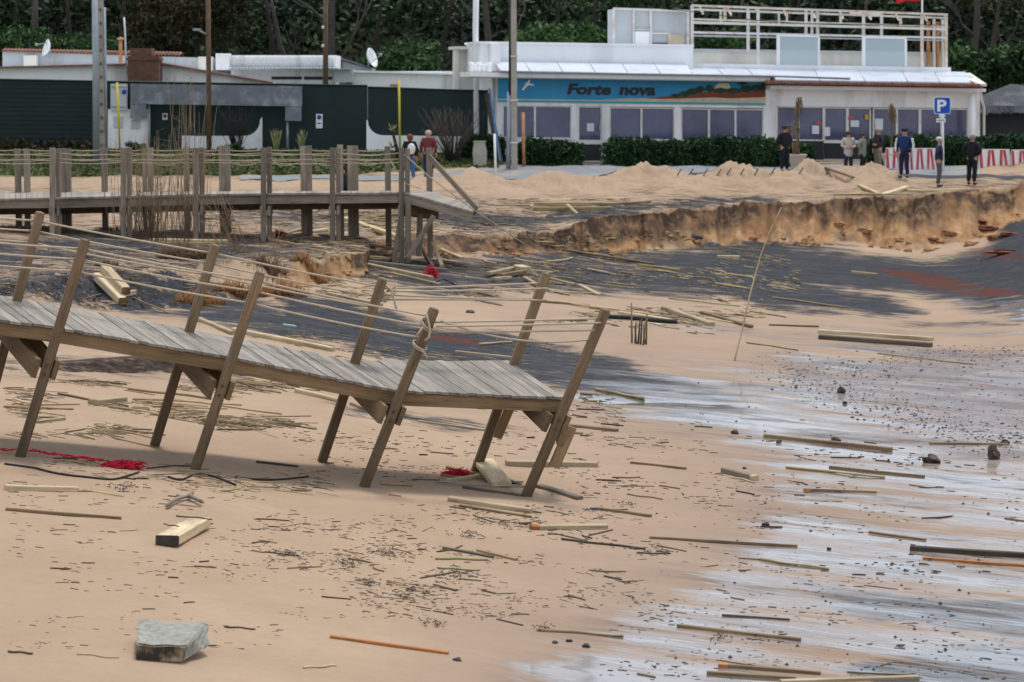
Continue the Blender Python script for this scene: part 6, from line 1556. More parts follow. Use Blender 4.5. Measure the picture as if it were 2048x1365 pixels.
BO = [
 (0, 976, 147, 979, 13, 'pale', 'thick pale beam lying at the left edge below the red net rope', 1.2),
 (0, 1019, 234, 1037, 7, 'mid', 'long thin brown batten at the left edge below the thick pale beam', 1.2),
 (897, 999, 1064, 1023, 12, 'pale', 'pale tapered beam just below the foot of the last front post', 1.5),
 (918, 1012, 1062, 1035, 5, 'mid', 'thin board lying against the front of the pale tapered beam', 1.5),
 (885, 1096, 985, 1115, 5, 'darkw', 'dark board joined to a brown one below the orange ended plank', 2),
 (955, 1101, 1033, 1120, 6, 'mid', 'brown board overlapping the end of the dark board', 1.6),
 (873, 965, 1055, 974, 6, 'greywood', 'dark grey bar across the debris at the foot of the last posts', 1.4),
 (925, 975, 1045, 991, 6, 'darkw', 'blackened board under the dark grey bar', 1.6),
 (1078, 973, 1160, 998, 7, 'greywood', 'split grey plank on the sand right of the last front post', 2.2),
 (1012, 927, 1195, 930, 13, 'pale', 'long pale beam with brown left end behind the last front post', 1.6),
 (1263, 926, 1376, 938, 5, 'mid', 'slim brown batten on open sand right of the long pale beam', 1.3),
 (1195, 1018, 1305, 1033, 6, 'mid', 'brown batten with broken right tip beside a blue cap', 1.3),
 (1533, 873, 1790, 900, 9, 'mid', 'long straight brown beam on the wet sand with a clod on it', 1.3),
 (1665, 934, 1857, 953, 5, 'mid', 'straight brown lath above the parallel reed on wet sand', 1.5),
 (1866, 887, 2024, 889, 5, 'mid', 'thin brown lath near the stones at the right edge', 1.5),
 (1302, 1076, 1602, 1093, 6, 'mid', 'very long brown pole lying across the damp sand', 1.0),
 (1747, 1065, 1862, 1080, 5, 'mid', 'short brown lath above the black log at right', 1.4),
 (1360, 1252, 1610, 1280, 8, 'mid', 'long brown beam with orange right tip on shiny sand', 1.2),
 (1450, 1231, 1588, 1240, 4, 'darkw', 'thin dark lath above the long beam with orange tip', 1.5),
 (1420, 1346, 1602, 1357, 8, 'mid', 'brown beam at the bottom edge with small orange tip', 1.3),
 (1570, 1364, 1850, 1355, 8, 'pale', 'long pale split plank at the bottom edge', 1.8),
 (1705, 1345, 1840, 1351, 3, 'bamboo', 'thin straw reed above the pale split plank at the bottom', 1.0),
 (508, 924, 592, 933, 5, 'darkw', 'short dark board between the second and third front posts', 1.5),
 (1278, 531, 1360, 541, 6, 'bamboo', 'short yellow board below the long pole under the cliff', 1.3),
 (1435, 514, 1480, 515, 7, 'pale', 'short pale block on the dark sand left of the tall reed', 1.3),
 (1705, 545, 1755, 551, 6, 'bamboo', 'short yellow stub on the dark sand by the red streak', 1.3),
 (1330, 617, 1425, 650, 9, 'pale', 'pale plank in the debris pile left of the tall reed', 1.6),
 (1405, 627, 1505, 655, 6, 'mid', 'brown plank in the debris pile touching the tall reed', 1.6),
 (1240, 626, 1345, 642, 7, 'pale', 'pale rail at the middle of the debris line behind the last posts', 1.3),
 (1180, 616, 1240, 620, 6, 'bamboo', 'yellow batten at the left of the debris line behind the last posts', 1.3),
 (1068, 409, 1225, 408, 8, 'bamboo', 'upper yellow beam of the stack on the plateau edge', 1.5),
 (1069, 418, 1224, 417, 8, 'bamboo', 'lower yellow beam of the stack on the plateau edge', 1.5),
 (1000, 412, 1060, 412, 4, 'bamboo', 'thin yellow board left of the beam stack on the plateau', 1.5),
 (1225, 409, 1300, 404, 4, 'mid', 'thin brown lath right of the beam stack on the plateau', 1.5),
 (465, 661, 665, 700, 12, 'pale', 'pale beam with orange brown left end lying behind the walkway deck', 1.3),
 (395, 640, 462, 668, 8, 'pale', 'crooked pale plank left of the beam behind the deck', 1.3),
 (735, 525, 892, 541, 9, 'greywood', 'long beam crossing the wreckage under the drooping boardwalk end', 1.2),
 (735, 530, 865, 556, 7, 'pale', 'pale sloping beam in front of the wreckage under the boardwalk end', 1.3),
 (785, 548, 880, 570, 6, 'bamboo', 'yellowish batten lowest in the wreckage under the boardwalk end', 1.3),
 (735, 515, 790, 518, 7, 'bamboo', 'short yellow board left in the wreckage under the boardwalk end', 1.4),
 (882, 500, 925, 517, 6, 'pale', 'white edged board right of the wreckage under the boardwalk end', 1.4),
 (570, 468, 620, 452, 4, 'bamboo', 'yellow board sloping up below the boardwalk near the red bundle', 2.5),
 (575, 474, 655, 460, 5, 'pale', 'pale board sloping up toward the boardwalk legs', 2.0),
 (300, 482, 455, 484, 10, 'bamboo', 'wide yellow board lying behind the big root ball', 1.4),
 (395, 468, 545, 474, 4, 'mid', 'long thin board behind the big root ball', 1.5),
 (515, 474, 600, 492, 6, 'mid', 'weathered log sloping down left of the terrace scarp', 1.0),
 (690, 440, 800, 478, 8, 'bamboo', 'long board propped diagonally among the boardwalk legs', 2.0),
 (730, 455, 775, 450, 4, 'mid', 'thin brown lath among the boardwalk legs', 2.0),
 (630, 448, 720, 446, 5, 'pale', 'pale planks heaped on the sand behind the boardwalk legs', 2.0),
 (640, 436, 735, 428, 4, 'pale', 'long pale plank on the board heap behind the boardwalk legs', 2.0),
 (700, 428, 760, 440, 4, 'bamboo', 'yellow plank crossing the board heap behind the boardwalk legs', 2.0),
 (712, 462, 800, 452, 4, 'pale', 'pale plank low in the board heap behind the boardwalk legs', 2.0),
 (745, 436, 800, 430, 5, 'mid', 'brown plank at the right of the board heap behind the boardwalk legs', 2.0),
 (640, 470, 705, 482, 5, 'mid', 'brown board fallen at the foot of the fifth boardwalk post', 1.6),
 (740, 490, 800, 500, 5, 'greywood', 'grey board in the hollow under the boardwalk end', 1.6),
 (560, 480, 640, 486, 4, 'pale', 'pale lath between the red bundle and the fifth boardwalk post', 1.5),
 (905, 537, 960, 541, 4, 'mid', 'thin brown lath right of the dark brown box block', 1.3),
 (400, 437, 470, 441, 4, 'mid', 'brown lath on the sand behind the reed clump', 1.5),
 (1640, 664, 1870, 679, 9, 'pale', 'upper pale beam of the stranded double beam on wet sand', 1.6),
 (1641, 675, 1868, 691, 12, 'darkw', 'lower dark beam of the stranded double beam on wet sand', 1.3),
 (1095, 557, 1150, 570, 5, 'bamboo', 'yellow slat just right of the last back post top', 1.4),
 (1160, 571, 1200, 591, 6, 'pale', 'pale slat end right of the last back post', 1.6),
 (1100, 584, 1205, 588, 4, 'bamboo', 'thin yellow slat behind the last back post', 1.5),
 (1115, 604, 1300, 629, 4, 'bamboo', 'long yellow slat at the start of the debris line', 1.4),
 (1060, 602, 1180, 612, 5, 'mid', 'brown slat behind the top of the last back post', 1.4),
 (1120, 850, 1236, 862, 7, 'mid', 'brown split board right of the last post bearers', 1.6),
 (1105, 862, 1165, 868, 5, 'mid', 'short brown board below the split board at the last post', 1.4),
 (835, 843, 1015, 866, 5, 'pale', 'long pale lath seen between the last two front posts', 1.4),
 (590, 782, 680, 803, 10, 'pale', 'pale log fragment behind the third back post below the deck', 1.1),
 (700, 808, 740, 822, 6, 'mid', 'brown fragment right of the third back post', 1.2),
 (180, 806, 240, 800, 13, 'pale', 'square pale plank offcut among the reeds under the first bay', 2.0),
 (67, 845, 120, 838, 7, 'pale', 'small pale board end beside the first front post', 1.6),
 (910, 704, 1026, 716, 5, 'pale', 'pale lath behind the last deck bay near the red stain', 1.3),
 (545, 583, 600, 586, 4, 'mid', 'small brown stick on the slope behind the second post', 1.2),
 (655, 588, 760, 611, 7, 'pale', 'pale split plank crossing behind the third back post', 1.5),
 (1718, 371, 1763, 391, 5, 'bamboo', 'left plank of the V shaped pair below the tracksuit man', 1.8),
 (1763, 392, 1812, 376, 7, 'pale', 'right pale plank of the V shaped pair below the tracksuit man', 1.8),
 (1650, 336, 1706, 356, 4, 'mid', 'thin plank poking out of the sand heap by the women', 1.5),
 (1665, 393, 1868, 391, 4, 'bamboo', 'long yellow board on the cliff lip below the V shaped pair', 2.2),
 (1815, 383, 1940, 380, 5, 'pale', 'pale board on the cliff lip at the feet of the man in black coat', 2.2),
 (1795, 378, 1900, 385, 3, 'bamboo', 'thin yellow board on the cliff lip at the feet of the beanie person', 2.2),
]
for (x0, y0, x1, y1, t, mt, lb, fl) in BO:
    beam_obj(x0, y0, x1, y1, t, mt, lb, flat=fl, taper=rnd.uniform(.86, 1.0), wob=.006 if t < 8 else 0)
beam_obj(1063, 1056, 1215, 1054, 12, 'pale', 'pale plank with rotten orange left end below the pale tapered beam', end=[(0, 'orange')], flat=1.6)
beam_obj(655, 1274, 895, 1307, 7, 'orange', 'bright orange lath lying alone on the smooth sand at the bottom', flat=1.4)
beam_obj(1830, 1097, 2075, 1112, 12, 'darkw', 'black wet log entering from the right edge', flat=1.2, name='driftwood_log', cat='log')
beam_obj(1856, 1117, 2075, 1133, 6, 'orange', 'orange brown batten just below the black wet log', flat=1.3)
beam_obj(1445, 1331, 1652, 1347, 9, 'mid', 'brown beam with orange left end near the bottom edge', end=[(0, 'orange')], flat=1.3)
beam_obj(1613, 981, 1762, 986, 5, 'mid', 'crooked brown branch with orange left end on wet sand', end=[(0, 'orange')], flat=1.2, wob=.02)
# short fat offcut in the foreground
def offcut():
    a, b = Garr([327, 392], [1093, 1056]); a = Vector(a); b = Vector(b); e = thing('plank_offcut', 'short pale plank offcut with charred end lying on smooth sand at left', 'board', a.lerp(b, .5))
    a.z += .06; b.z += .06; mb = MB(); mb.beam(a, b, .235, .10, bev=.08, tint=.9); mb.build('plank', M['pale'], e)
    d = (b - a).normalized(); mb = MB(); mb.beam(a - d * .02, a - d * .002, .238, .103, bev=.1); mb.build('charred_end', M['darkw'], e)
    stick_obj(345, 1057, 417, 1063, 3.5, 'darkw', 'grey twig lying across the charred plank offcut').location.z += .12
    stick_obj(318, 1073, 350, 1078, 3, 'darkw', 'small twig on the near end of the charred plank offcut').location.z += .12
offcut()
# timber pair at left on the dark slope
def chunky(pts, w, h, mat, label, D=None):
    a, b = [Vector(v) for v in Garr([pts[0], pts[2]], [pts[1], pts[3]])]
    a.z += h * .55 + pts[4]; b.z += h * .55 + pts[4]; e = thing('timber_block', label, 'timber', a.lerp(b, .5)); mb = MB(); mb.beam(a, b, w, h, bev=.1, tint=.85); mb.build('block', M[mat], e)
    d = (b - a).normalized(); mb = MB(); mb.beam(b - d * .01, b + d * .015, w * 1.01, h * 1.01, bev=.12); mb.build('sawn_end', M['beam'], e); return e
chunky((192, 562, 243, 612, 0), .17, .16, 'pale', 'lower pale timber of the chunky pair on the dark slope at left')
chunky((208, 560, 250, 606, .15), .18, .16, 'pale', 'upper pale timber of the chunky pair on the dark slope at left')
chunky((238, 596, 268, 590, 0), .12, .10, 'pale', 'small pale block just right of the chunky timber pair')
stick_obj(262, 597, 335, 628, 4, 'mid', 'brown lath running down from the small pale block')
# planks leaning out of the wreck
def free(p0, p1, w, h, mat, label, up=(0, 0, 1), name='driftwood_board', cat='board'):
    mb = MB(); mb.beam(p0, p1, w, h, up=up, bev=.08, tint=.9); return tag(mb.build(name, M[mat]), label, cat)
free(W(868, 492, 66.2), W(886, 538, 64.6), .24, .09, 'pale', 'big pale plank end tilted up in the wreckage under the boardwalk end', up=(1, 0, .3))
free(W(846, 504, 66), W(868, 538, 64.8), .22, .06, 'deckw', 'grey plank leaning beside the big pale plank end', up=(1, 0, .3)) if 'deckw' in M else free(W(846, 504, 66), W(868, 538, 64.8), .22, .06, 'greywood', 'grey plank leaning beside the big pale plank end', up=(1, 0, .3))
free(W(870, 549, 64.2), W(893, 549, 64.2), .2, .2, 'beam', 'dark brown box shaped block at the right of the wreckage')
g0 = G(1214, 483); free(W(1134, 410, 79.2), g0 + Vector((0, 0, .03)), .09, .06, 'bamboo', 'long thin board leaning down over the crumbling bank', name='leaning_board')
# scraps pile
for i, (x0, y0, x1, y1, t, mt, lb) in enumerate([(976, 552, 1030, 540, 7, 'pale', 'pale scrap leaning at the back of the scrap heap behind the rope knots'), (1000, 556, 1048, 548, 8, 'mid', 'brown scrap in the middle of the scrap heap behind the rope knots'), (1036, 540, 1054, 545, 14, 'pale', 'square pale block on the scrap heap behind the rope knots'), (985, 562, 1020, 560, 6, 'pale', 'flat pale scrap in front of the scrap heap'), (1050, 560, 1075, 575, 5, 'bamboo', 'yellow sliver right of the scrap heap')]):
    beam_obj(x0, y0, x1, y1, t, mt, lb, flat=1.5, lift=.05)
# chunk on the open sand
beam_obj(1451, 941, 1516, 958, 14, 'greywood', 'grey splintered timber chunk alone on the sand at right', flat=1.0, end=[(1, 'pale')], name='timber_chunk', cat='timber')
stick_obj(1464, 955, 1516, 967, 4, 'pale', 'thin pale splinter in front of the grey timber chunk')
# debris at the last posts
free(G(966, 940, .12), G(1003, 975, .04), .26, .06, 'pale', 'wide pale plank lying at the foot of the last back post')
beam_obj(892, 962, 960, 952, 7, 'pale', 'short pale curved board left under the last posts', flat=2)
beam_obj(893, 935, 948, 948, 6, 'mid', 'brown board end behind the small red net', flat=1.4)
stick_obj(880, 952, 1047, 966, 4, 'bamboo', 'thin bent cane arching over the debris at the last posts', wob=.05)
beam_obj(1010, 960, 1040, 972, 8, 'darkw', 'dark stub right of the wide pale plank at the last posts', flat=1.3)
# canes and reeds with their own look
for a in [
 (868, 1119, 975, 1122, 5, 'green_cane', 'yellow green cane on the sand below the dark and brown boards', 1),
 (1075, 1262, 1250, 1275, 6, 'bamboo', 'jointed yellow cane with black tips at the edge of the wet sand', 1),
 (1525, 1121, 1667, 1140, 5, 'bamboo', 'bent yellow reed on the shiny sand at right', 1),
 (1123, 1081, 1295, 1100, 5, 'darkw', 'long black stick right of the orange ended plank', 0),
 (1578, 936, 1776, 957, 5, 'bamboo', 'long straw reed parallel below the brown lath on wet sand', 1),
 (758, 970, 822, 973, 6, 'bamboo', 'short jointed cane near the foot of the third front post', 1),
 (1125, 502, 1310, 530, 5, 'mid', 'long pole lying under the cliff below the leaning board', 0),
 (1548, 597, 1700, 618, 4, 'bamboo', 'long thin straw reed crossing from the dark band to pale sand', 0),
 (1340, 598, 1480, 614, 3, 'green_cane', 'thin green reed on pale sand left of the tall reed', 0),
 (1500, 624, 1575, 636, 3, 'mid', 'thin brown stick right of the tall reed', 0),
 (1640, 655, 1540, 652, 4, 'mid', 'brown stick reaching the left end of the double beam', 0),
 (1760, 708, 1950, 730, 3, 'green_cane', 'very long thin green reed on the gravel patch', 0),
 (1495, 687, 1600, 702, 3, 'mid', 'crooked brown stick below the double beam', 0),
 (1195, 782, 1288, 800, 6, 'bamboo', 'jointed pale cane lying on the puddle edge', 1),
 (960, 691, 1022, 686, 5, 'pale', 'bleached crooked stick beside the red stain', 0),
 (875, 1138, 960, 1143, 4, 'green_cane', 'pale green leaf stem in the twig scatter', 0),
 (1255, 990, 1330, 1000, 3, 'mid', 'thin brown stick between the blue cap and the brown batten', 0),
 (600, 1338, 668, 1333, 5, 'pale', 'small bleached stick near the bottom right of the concrete block', 0),
 (140, 1309, 225, 1318, 4, 'bamboo', 'short straw reed left of the concrete block', 0),
 (0, 1305, 50, 1309, 5, 'darkw', 'dark stick at the left edge near the bottom', 0),
 (440, 1255, 502, 1260, 4, 'darkw', 'short dark stick right of the concrete block', 0),
 (200, 590, 160, 600, 3, 'mid', 'small stick below the chunky timber pair', 0),
 (250, 780, 420, 800, 5, 'bamboo', 'long straw reed under the first deck bay', 1),
 (260, 800, 480, 812, 4, 'bamboo', 'second long straw reed under the first deck bay', 0),
 (110, 790, 250, 815, 5, 'mid', 'brown reed bundle right of the first front post', 0),
 (0, 815, 140, 820, 5, 'bamboo', 'pale reed left of the first front post', 1),
 (340, 800, 560, 830, 4, 'bamboo', 'long straw reed between the second posts', 0),
 (0, 1345, 0.1, 1346, 2, 'mid', '', 0)]:
    if a[6]: stick_obj(*a[:7], knots=bool(a[7]))
# forked driftwood
e = thing('forked_branch', 'forked grey driftwood branch on the smooth sand above the plank offcut', 'branch', G(372, 1008)); mb = MB()
for P_ in ([(335, 1020), (345, 1012), (360, 1005), (378, 1000)], [(378, 1000), (390, 1006), (404, 1013)], [(375, 1002), (385, 996)], [(355, 1000), (362, 1003)]):
    mb.tube([G(x, y, .05) for x, y in P_], .022, 6)
mb.build('branch', M['greywood'], e)
# tall leaning reed and the stake cluster
mb = MB(); b = G(1469, 722); P_ = []
for x, y, D in ((1469, 722, 0), (1483, 665, 1.2), (1500, 590, 1.6), (1520, 515, 1.8), (1540, 462, 1.9), (1563, 415, 2.0)):
    P_.append(W(x, y, b.y + D * .4))
mb.tube(P_, [.018, .017, .015, .014, .012, .007], 5, tint=1.0); tag(mb.build('tall_reed', M['bamboo']), 'tall thin yellow green reed standing alone and leaning over the beach', 'reed')
for i, (x, yb, yt_, dx) in enumerate([(1264, 686, 606, -1), (1270, 686, 645, 2), (1276, 688, 640, 4), (1281, 689, 632, 3), (1286, 690, 640, 5), (1292, 689, 628, 2), (1273, 688, 652, -3), (1289, 688, 648, -2)]):
    b = G(x, yb); mb = MB(); mb.tube([b - Vector((0, 0, .08)), W(x + dx, yt_, b.y)], [.022, .014], 5)
    tag(mb.build('upright_stick', M['darkw' if i in (1, 2, 3, 6) else 'mid']), 'upright dark stick in the small standing cluster behind the last front post', 'stick', 'sticks standing upright in the sand')
b = G(1186, 668)
# concrete block
def block():
    D0 = 21.6; e_ = thing('concrete_block', 'grey green cut concrete block lying on the sand at bottom left', 'block', G(345, 1325))
    f0, f1 = G(272, 1322), G(365, 1330); g = max(f0.z, f1.z)
    zb_ = g - .02; bm = bmesh.new()
    A = W(270, 1290, f0.y); h = .19
    p = [Vector((f0.x, f0.y, zb_)), Vector((f1.x, f1.y - .0, zb_ - .01)), Vector((f1.x + .19, f1.y + .40, zb_ + .05)), Vector((f0.x + .04, f0.y + .75, zb_ + .02))]
    t = [W(272, 1288, f0.y + .01), W(376, 1291, f1.y + .02), W(417, 1246, f1.y + .62), W(277, 1238, f0.y + .72)]
    vs = [bm.verts.new(q) for q in p + t]
    for f in ((3, 2, 1, 0), (4, 5, 6, 7), (0, 1, 5, 4), (1, 2, 6, 5), (2, 3, 7, 6), (3, 0, 4, 7)): bm.faces.new([vs[i] for i in f])
    bmesh.ops.bevel(bm, geom=list(bm.edges), offset=.012, segments=2, affect='EDGES')
    bmesh.ops.subdivide_edges(bm, edges=list(bm.edges), cuts=6, use_grid_fill=True)
    r_ = random.Random(3)
    for v in bm.verts:
        k = float(fbm(v.co.x * 9 + v.co.z * 7, v.co.y * 9 + v.co.z * 5, 5, 3)); v.co += Vector((k, k * .5, k)) * .045
    me = bpy.data.meshes.new('block'); 
    for v in bm.verts: v.co -= e_.location
    bm.to_mesh(me); bm.free()
    m, nt, bb = new_mat('stained_shaded_concrete'); geo = nt.nodes.new('ShaderNodeNewGeometry'); tcn = nt.nodes.new('ShaderNodeTexCoord'); v = tcn.outputs['Object']
    n1 = noise(nt, v, 14, 7, .65); n2 = noise(nt, v, 5.5, 4)
    c = ramp(nt, n1, [(.3, (.17, .17, .145)), (.5, (.265, .265, .232)), (.7, (.33, .33, .29))])
    sx = N(nt, 'ShaderNodeSeparateXYZ'); L(nt, geo.outputs['True Normal'], sx.inputs[0])
    fr = mth(nt, 'MULTIPLY', mth(nt, 'SUBTRACT', mth(nt, 'MULTIPLY', sx.outputs['Y'], -1.0), .6), 6, clamp=True)  # camera-facing sides get a darker stained tone, their shade put into the colour
    st_ = ramp(nt, n2, [(.42, (.035, .027, .02)), (.5, (.14, .10, .055)), (.6, (.33, .28, .19))])
    L(nt, mixc(nt, fr, c, st_), bb.inputs['Base Color']); bb.inputs['Roughness'].default_value = .9; bump(nt, bb, n1, .7, .015)
    me.materials.append(m); o = bpy.data.objects.new('block', me); COL.objects.link(o); o.parent = e_
block()
# red nets, hoses
def net(pts, r, label, clump=None, n=240, mat='redrope'):
    e_ = thing('red_net', label, 'net', G(*pts[0])); r_ = random.Random(int(pts[0][0]) + 2)
    P_ = [Vector(q) for q in Garr([p[0] for p in pts], [p[1] for p in pts])]
    if len(P_) > 1:
        for s_ in range(3):
            mb = MB(); F_ = []
            for a, b in zip(P_[:-1], P_[1:]):
                for k in range(6): F_.append(a.lerp(b, k / 6) + Vector((0, r_.uniform(-.035, .035), .03 + r_.uniform(0, .035))))
            mb.tube(F_, r, 4); mb.build('strand', M[mat], e_)
    if clump:
        cx, cy, w, h = clump; c = G(cx, cy); s = mpp(c.y); mb = MB()
        for k in range(n):
            an = r_.uniform(0, 6.28); q = r_.random() ** .5
            p = c + Vector((math.cos(an) * w * s * .5 * q, math.sin(an) * w * s * .3 * q, .0)); p.z += h * s * r_.uniform(.05, .9) * (1 - q * .6)
            mb.tube([p, p + Vector((r_.uniform(-.09, .09), r_.uniform(-.04, .04), r_.uniform(-.03, .03))), p + Vector((r_.uniform(-.13, .13), r_.uniform(-.06, .06), r_.uniform(-.05, .02)))], .006, 3)
        mb.build('tangle', M[mat], e_)
    return e_
net([(-10, 908), (40, 906), (90, 915), (150, 922), (210, 930)], .008, 'long red net rope with a tangled clump lying by the first front post', (245, 936, 74, 20), 300)
net([(915, 950)], .01, 'small red net tangle at the foot of the last back post', (914, 952, 42, 17), 200)
net([(556, 468)], .01, 'red bundle on the terrace under the boardwalk', (556, 472, 26, 15), 160)
net([(862, 552)], .01, 'red cloth scrap trapped in the wreckage under the boardwalk end', (862, 556, 22, 32), 200)
net([(775, 516)], .01, 'small red scrap behind the boardwalk end post', (776, 518, 14, 8), 70)
def hose(pts, label, r=.013, mat='black'):
    P_ = [Vector(q) + Vector((0, 0, r)) for q in Garr([p[0] for p in pts], [p[1] for p in pts])]
    F_ = []
    for i in range(len(P_) - 1):
        p0, p1, p2, p3 = P_[max(i - 1, 0)], P_[i], P_[i + 1], P_[min(i + 2, len(P_) - 1)]
        for k in range(5):
            t = k / 5; F_.append(.5 * ((2 * p1) + (p2 - p0) * t + (2 * p0 - 5 * p1 + 4 * p2 - p3) * t * t + (3 * p1 - p0 - 3 * p2 + p3) * t ** 3))
    F_.append(P_[-1]); mb = MB(); mb.tube(F_, r, 6); return tag(mb.build('black_hose', M[mat]), label, 'hose')
hose([(60, 938), (110, 950), (170, 957), (215, 961), (245, 955), (270, 947)], 'black hose curving below the red net clump')
hose([(330, 956), (355, 962), (378, 953), (400, 951), (430, 958), (466, 972)], 'black hose with a frayed end below the second front post')
hose([(465, 957), (520, 962), (570, 960), (613, 955)], 'black hose lying right of the frayed one below the second deck bay')
hose([(0, 930), (30, 934), (60, 938)], 'short black hose end at the left edge below the red rope')
hose([(862, 569), (885, 560), (905, 568), (920, 578)], 'black cable loop beside the red cloth scrap', .016)
hose([(1205, 637), (1270, 641), (1320, 646), (1355, 648)], 'dark pipe lying in the debris line behind the last front post', .05)
# small oddities
def blob(px, py, r, mat, label, cat, name, sc=(1, 1, .7), group=None, seed=0):
    c = G(px, py); bm = bmesh.new(); r = r * (.55 if mat == 'stonedark' else .66); bmesh.ops.create_icosphere(bm, subdivisions=3, radius=r)
    for v in bm.verts:
        k = float(fbm(v.co.x / r * 1.3 + px + v.co.z / r, v.co.y / r * 1.3 + v.co.z / r * 1.7, 3 + seed, 4)); v.co = Vector((v.co.x * sc[0], v.co.y * sc[1], v.co.z * sc[2])) * (1 + 1.5 * k)
    me = bpy.data.meshes.new(name); bm.to_mesh(me); bm.free(); me.materials.append(M[mat]); me.polygons.foreach_set('use_smooth', [True] * len(me.polygons)) if False else None
    o = bpy.data.objects.new(name, me); COL.objects.link(o); o.location = c + Vector((0, 0, r * sc[2] * .55)); return tag(o, label, cat, group)
M['stone'] = plain('brown_wet_clod', (.105, .075, .062), .7, .3, 14, bmp=.6)
M['stonedark'] = plain('dark_pebble', (.035, .035, .04), .5, .3, 14)
M['clay'] = plain('red_clay', (.17, .06, .03), .9, .3, 5, bmp=.6)
M['clod'] = plain('orange_sand_clod', (.36, .205, .105), .9, .25, 5, bmp=.6)
M['bluecap'] = plain('blue_plastic', (.03, .10, .35), .4); M['greenplastic'] = plain('green_plastic', (.02, .5, .2), .4); M['mint'] = plain('mint_plastic', (.35, .6, .55), .5)
blob(1186, 1019, .035, 'bluecap', 'small blue plastic cap beside the brown batten with broken tip', 'litter', 'blue_litter', (1.6, .8, .7))
blob(1899, 521, .09, 'greenplastic', 'tiny green plastic scrap on the dark sand under the cliff', 'litter', 'plastic_scrap')
beam_obj(565, 650, 590, 653, 4, 'mint', 'mint coloured plastic strip on the dark sand behind the second post', name='plastic_strip', cat='litter')
beam_obj(775, 990, 800, 993, 3, 'orange', 'small orange chip on the sand below the short jointed cane', name='wood_chip', cat='chip')
for (x, y, w_, h_, lb) in [(1500, 432, 0, 0, '')]: pass
for (x, y, r, mt, lb, sc) in [
 (1670, 886, .10, 'stone', 'brown clod leaning on the long straight beam', (1.2, 1, .8)), (1558, 885, .05, 'stone', 'small clod left of the clod on the long beam', (1.2, 1, .8)),
 (1470, 868, .07, 'stone', 'round clod on damp sand left of the long straight beam', (1.2, 1, .8)), (1682, 786, .10, 'stone', 'pointed brown clod on the blue wet sand', (1, 1, 1.1)),
 (1690, 808, .06, 'stonedark', 'black stone below the pointed brown clod', (1.2, 1, .7)), (1862, 925, .13, 'stone', 'big brown clod left of the tallest clod near the right edge', (1.3, 1, .8)),
 (1985, 918, .14, 'stone', 'tallest brown clod near the right edge', (1, 1, 1.2)), (2010, 888, .07, 'stone', 'clod at the right end of the thin brown lath', (1.4, 1, .8)),
 (1531, 1051, .06, 'stonedark', 'black stone above the very long brown pole', (1.3, 1, .7)), (1658, 1099, .035, 'stonedark', 'small black stone right of the very long brown pole', (1.2, 1, .8)),
 (1172, 1295, .05, 'stonedark', 'larger dark stone below the jointed yellow cane', (1.2, 1, .8)), (1140, 1284, .045, 'stonedark', 'dark stone just left of the larger one below the cane', (1.3, 1, .7)),
 (1110, 1287, .035, 'stonedark', 'small brown stone below the black tip of the cane', (1.4, 1, .7)), (915, 1322, .045, 'stonedark', 'dark stone below the orange lath', (1.4, 1, .7)),
 (1490, 938, .04, 'stonedark', 'black pebble above the grey timber chunk', (1.4, 1, .8)), (974, 452, .13, 'clay', 'reddish lump on the plateau right of the drooping boardwalk', (1.3, 1, .6)),
 (940, 626, .10, 'stone', 'brown lump on pale sand behind the third posts', (1.5, 1, .5)),
 (755, 552, .10, 'clod', 'orange clod left of the two below the terrace end', (1.6, 1, .5)), (780, 556, .09, 'clod', 'orange clod right of the two below the terrace end', (1.2, 1, .6)),
 (693, 549, .16, 'clod', 'large orange clod at the foot of the terrace scarp', (1.5, 1, .7)), (655, 552, .13, 'clod', 'orange clod left of the large one at the terrace foot', (1.6, 1, .6)), (730, 545, .12, 'clod', 'orange clod at the corner of the terrace end', (1.2, 1, .7)),
 (1975, 460, .28, 'clay', 'highest red clay slab under the right end of the cliff', (1.8, 1, .5)), (2020, 472, .24, 'clay', 'red clay slab nearest the right edge under the cliff', (1.6, 1, .5)),
 (1990, 480, .22, 'clay', 'middle red clay slab under the right end of the cliff', (1.5, 1, .6)), (1960, 445, .20, 'clay', 'small red clay slab high on the slump at the cliff end', (1.8, 1, .5)),
 (2010, 508, .34, 'clay', 'widest flat red clay mound at the foot of the slump', (2.4, 1.2, .32)), (1940, 492, .2, 'clod', 'sandy clod left of the widest clay mound', (1.5, 1, .6)),
 (1900, 470, .26, 'clod', 'large sandy clod at the foot of the cliff below the black coat man', (1.3, 1, .8)), (1865, 480, .22, 'clod', 'sandy clod left of the large one at the cliff foot', (1.4, 1, .7)),
 (1730, 465, .24, 'clod', 'sandy clod at the cliff foot right of the tall reed', (1.5, 1, .7)), (1680, 452, .2, 'clod', 'upper sandy clod on the cliff slump right of the tall reed', (1.3, 1, .8)),
 (1390, 478, .2, 'stone', 'dark clod at the bank foot right of the leaning board', (1.5, 1, .7))]:
    blob(x, y, r, mt, lb, 'stone' if mt.startswith('stone') else 'clod', 'stone' if mt.startswith('stone') else 'clod', sc)

# small crumbled clods along the foot of the bank
for i in range(70):
    px_ = rnd.uniform(860, 2040); Ds_, zs_ = feats(np.array([px_])); D_ = float(Ds_[5][0]) + rnd.uniform(-.9, .9); py_ = float(pyof(float(htab(px_, D_)), D_))
    blob(px_, py_, rnd.uniform(.05, .15), 'clod', 'small crumbled clod lying along the foot of the eroded bank', 'clod', 'bank_clod', (rnd.uniform(1, 1.7), 1, rnd.uniform(.5, .9)), 'small clods at the foot of the bank', seed=i)
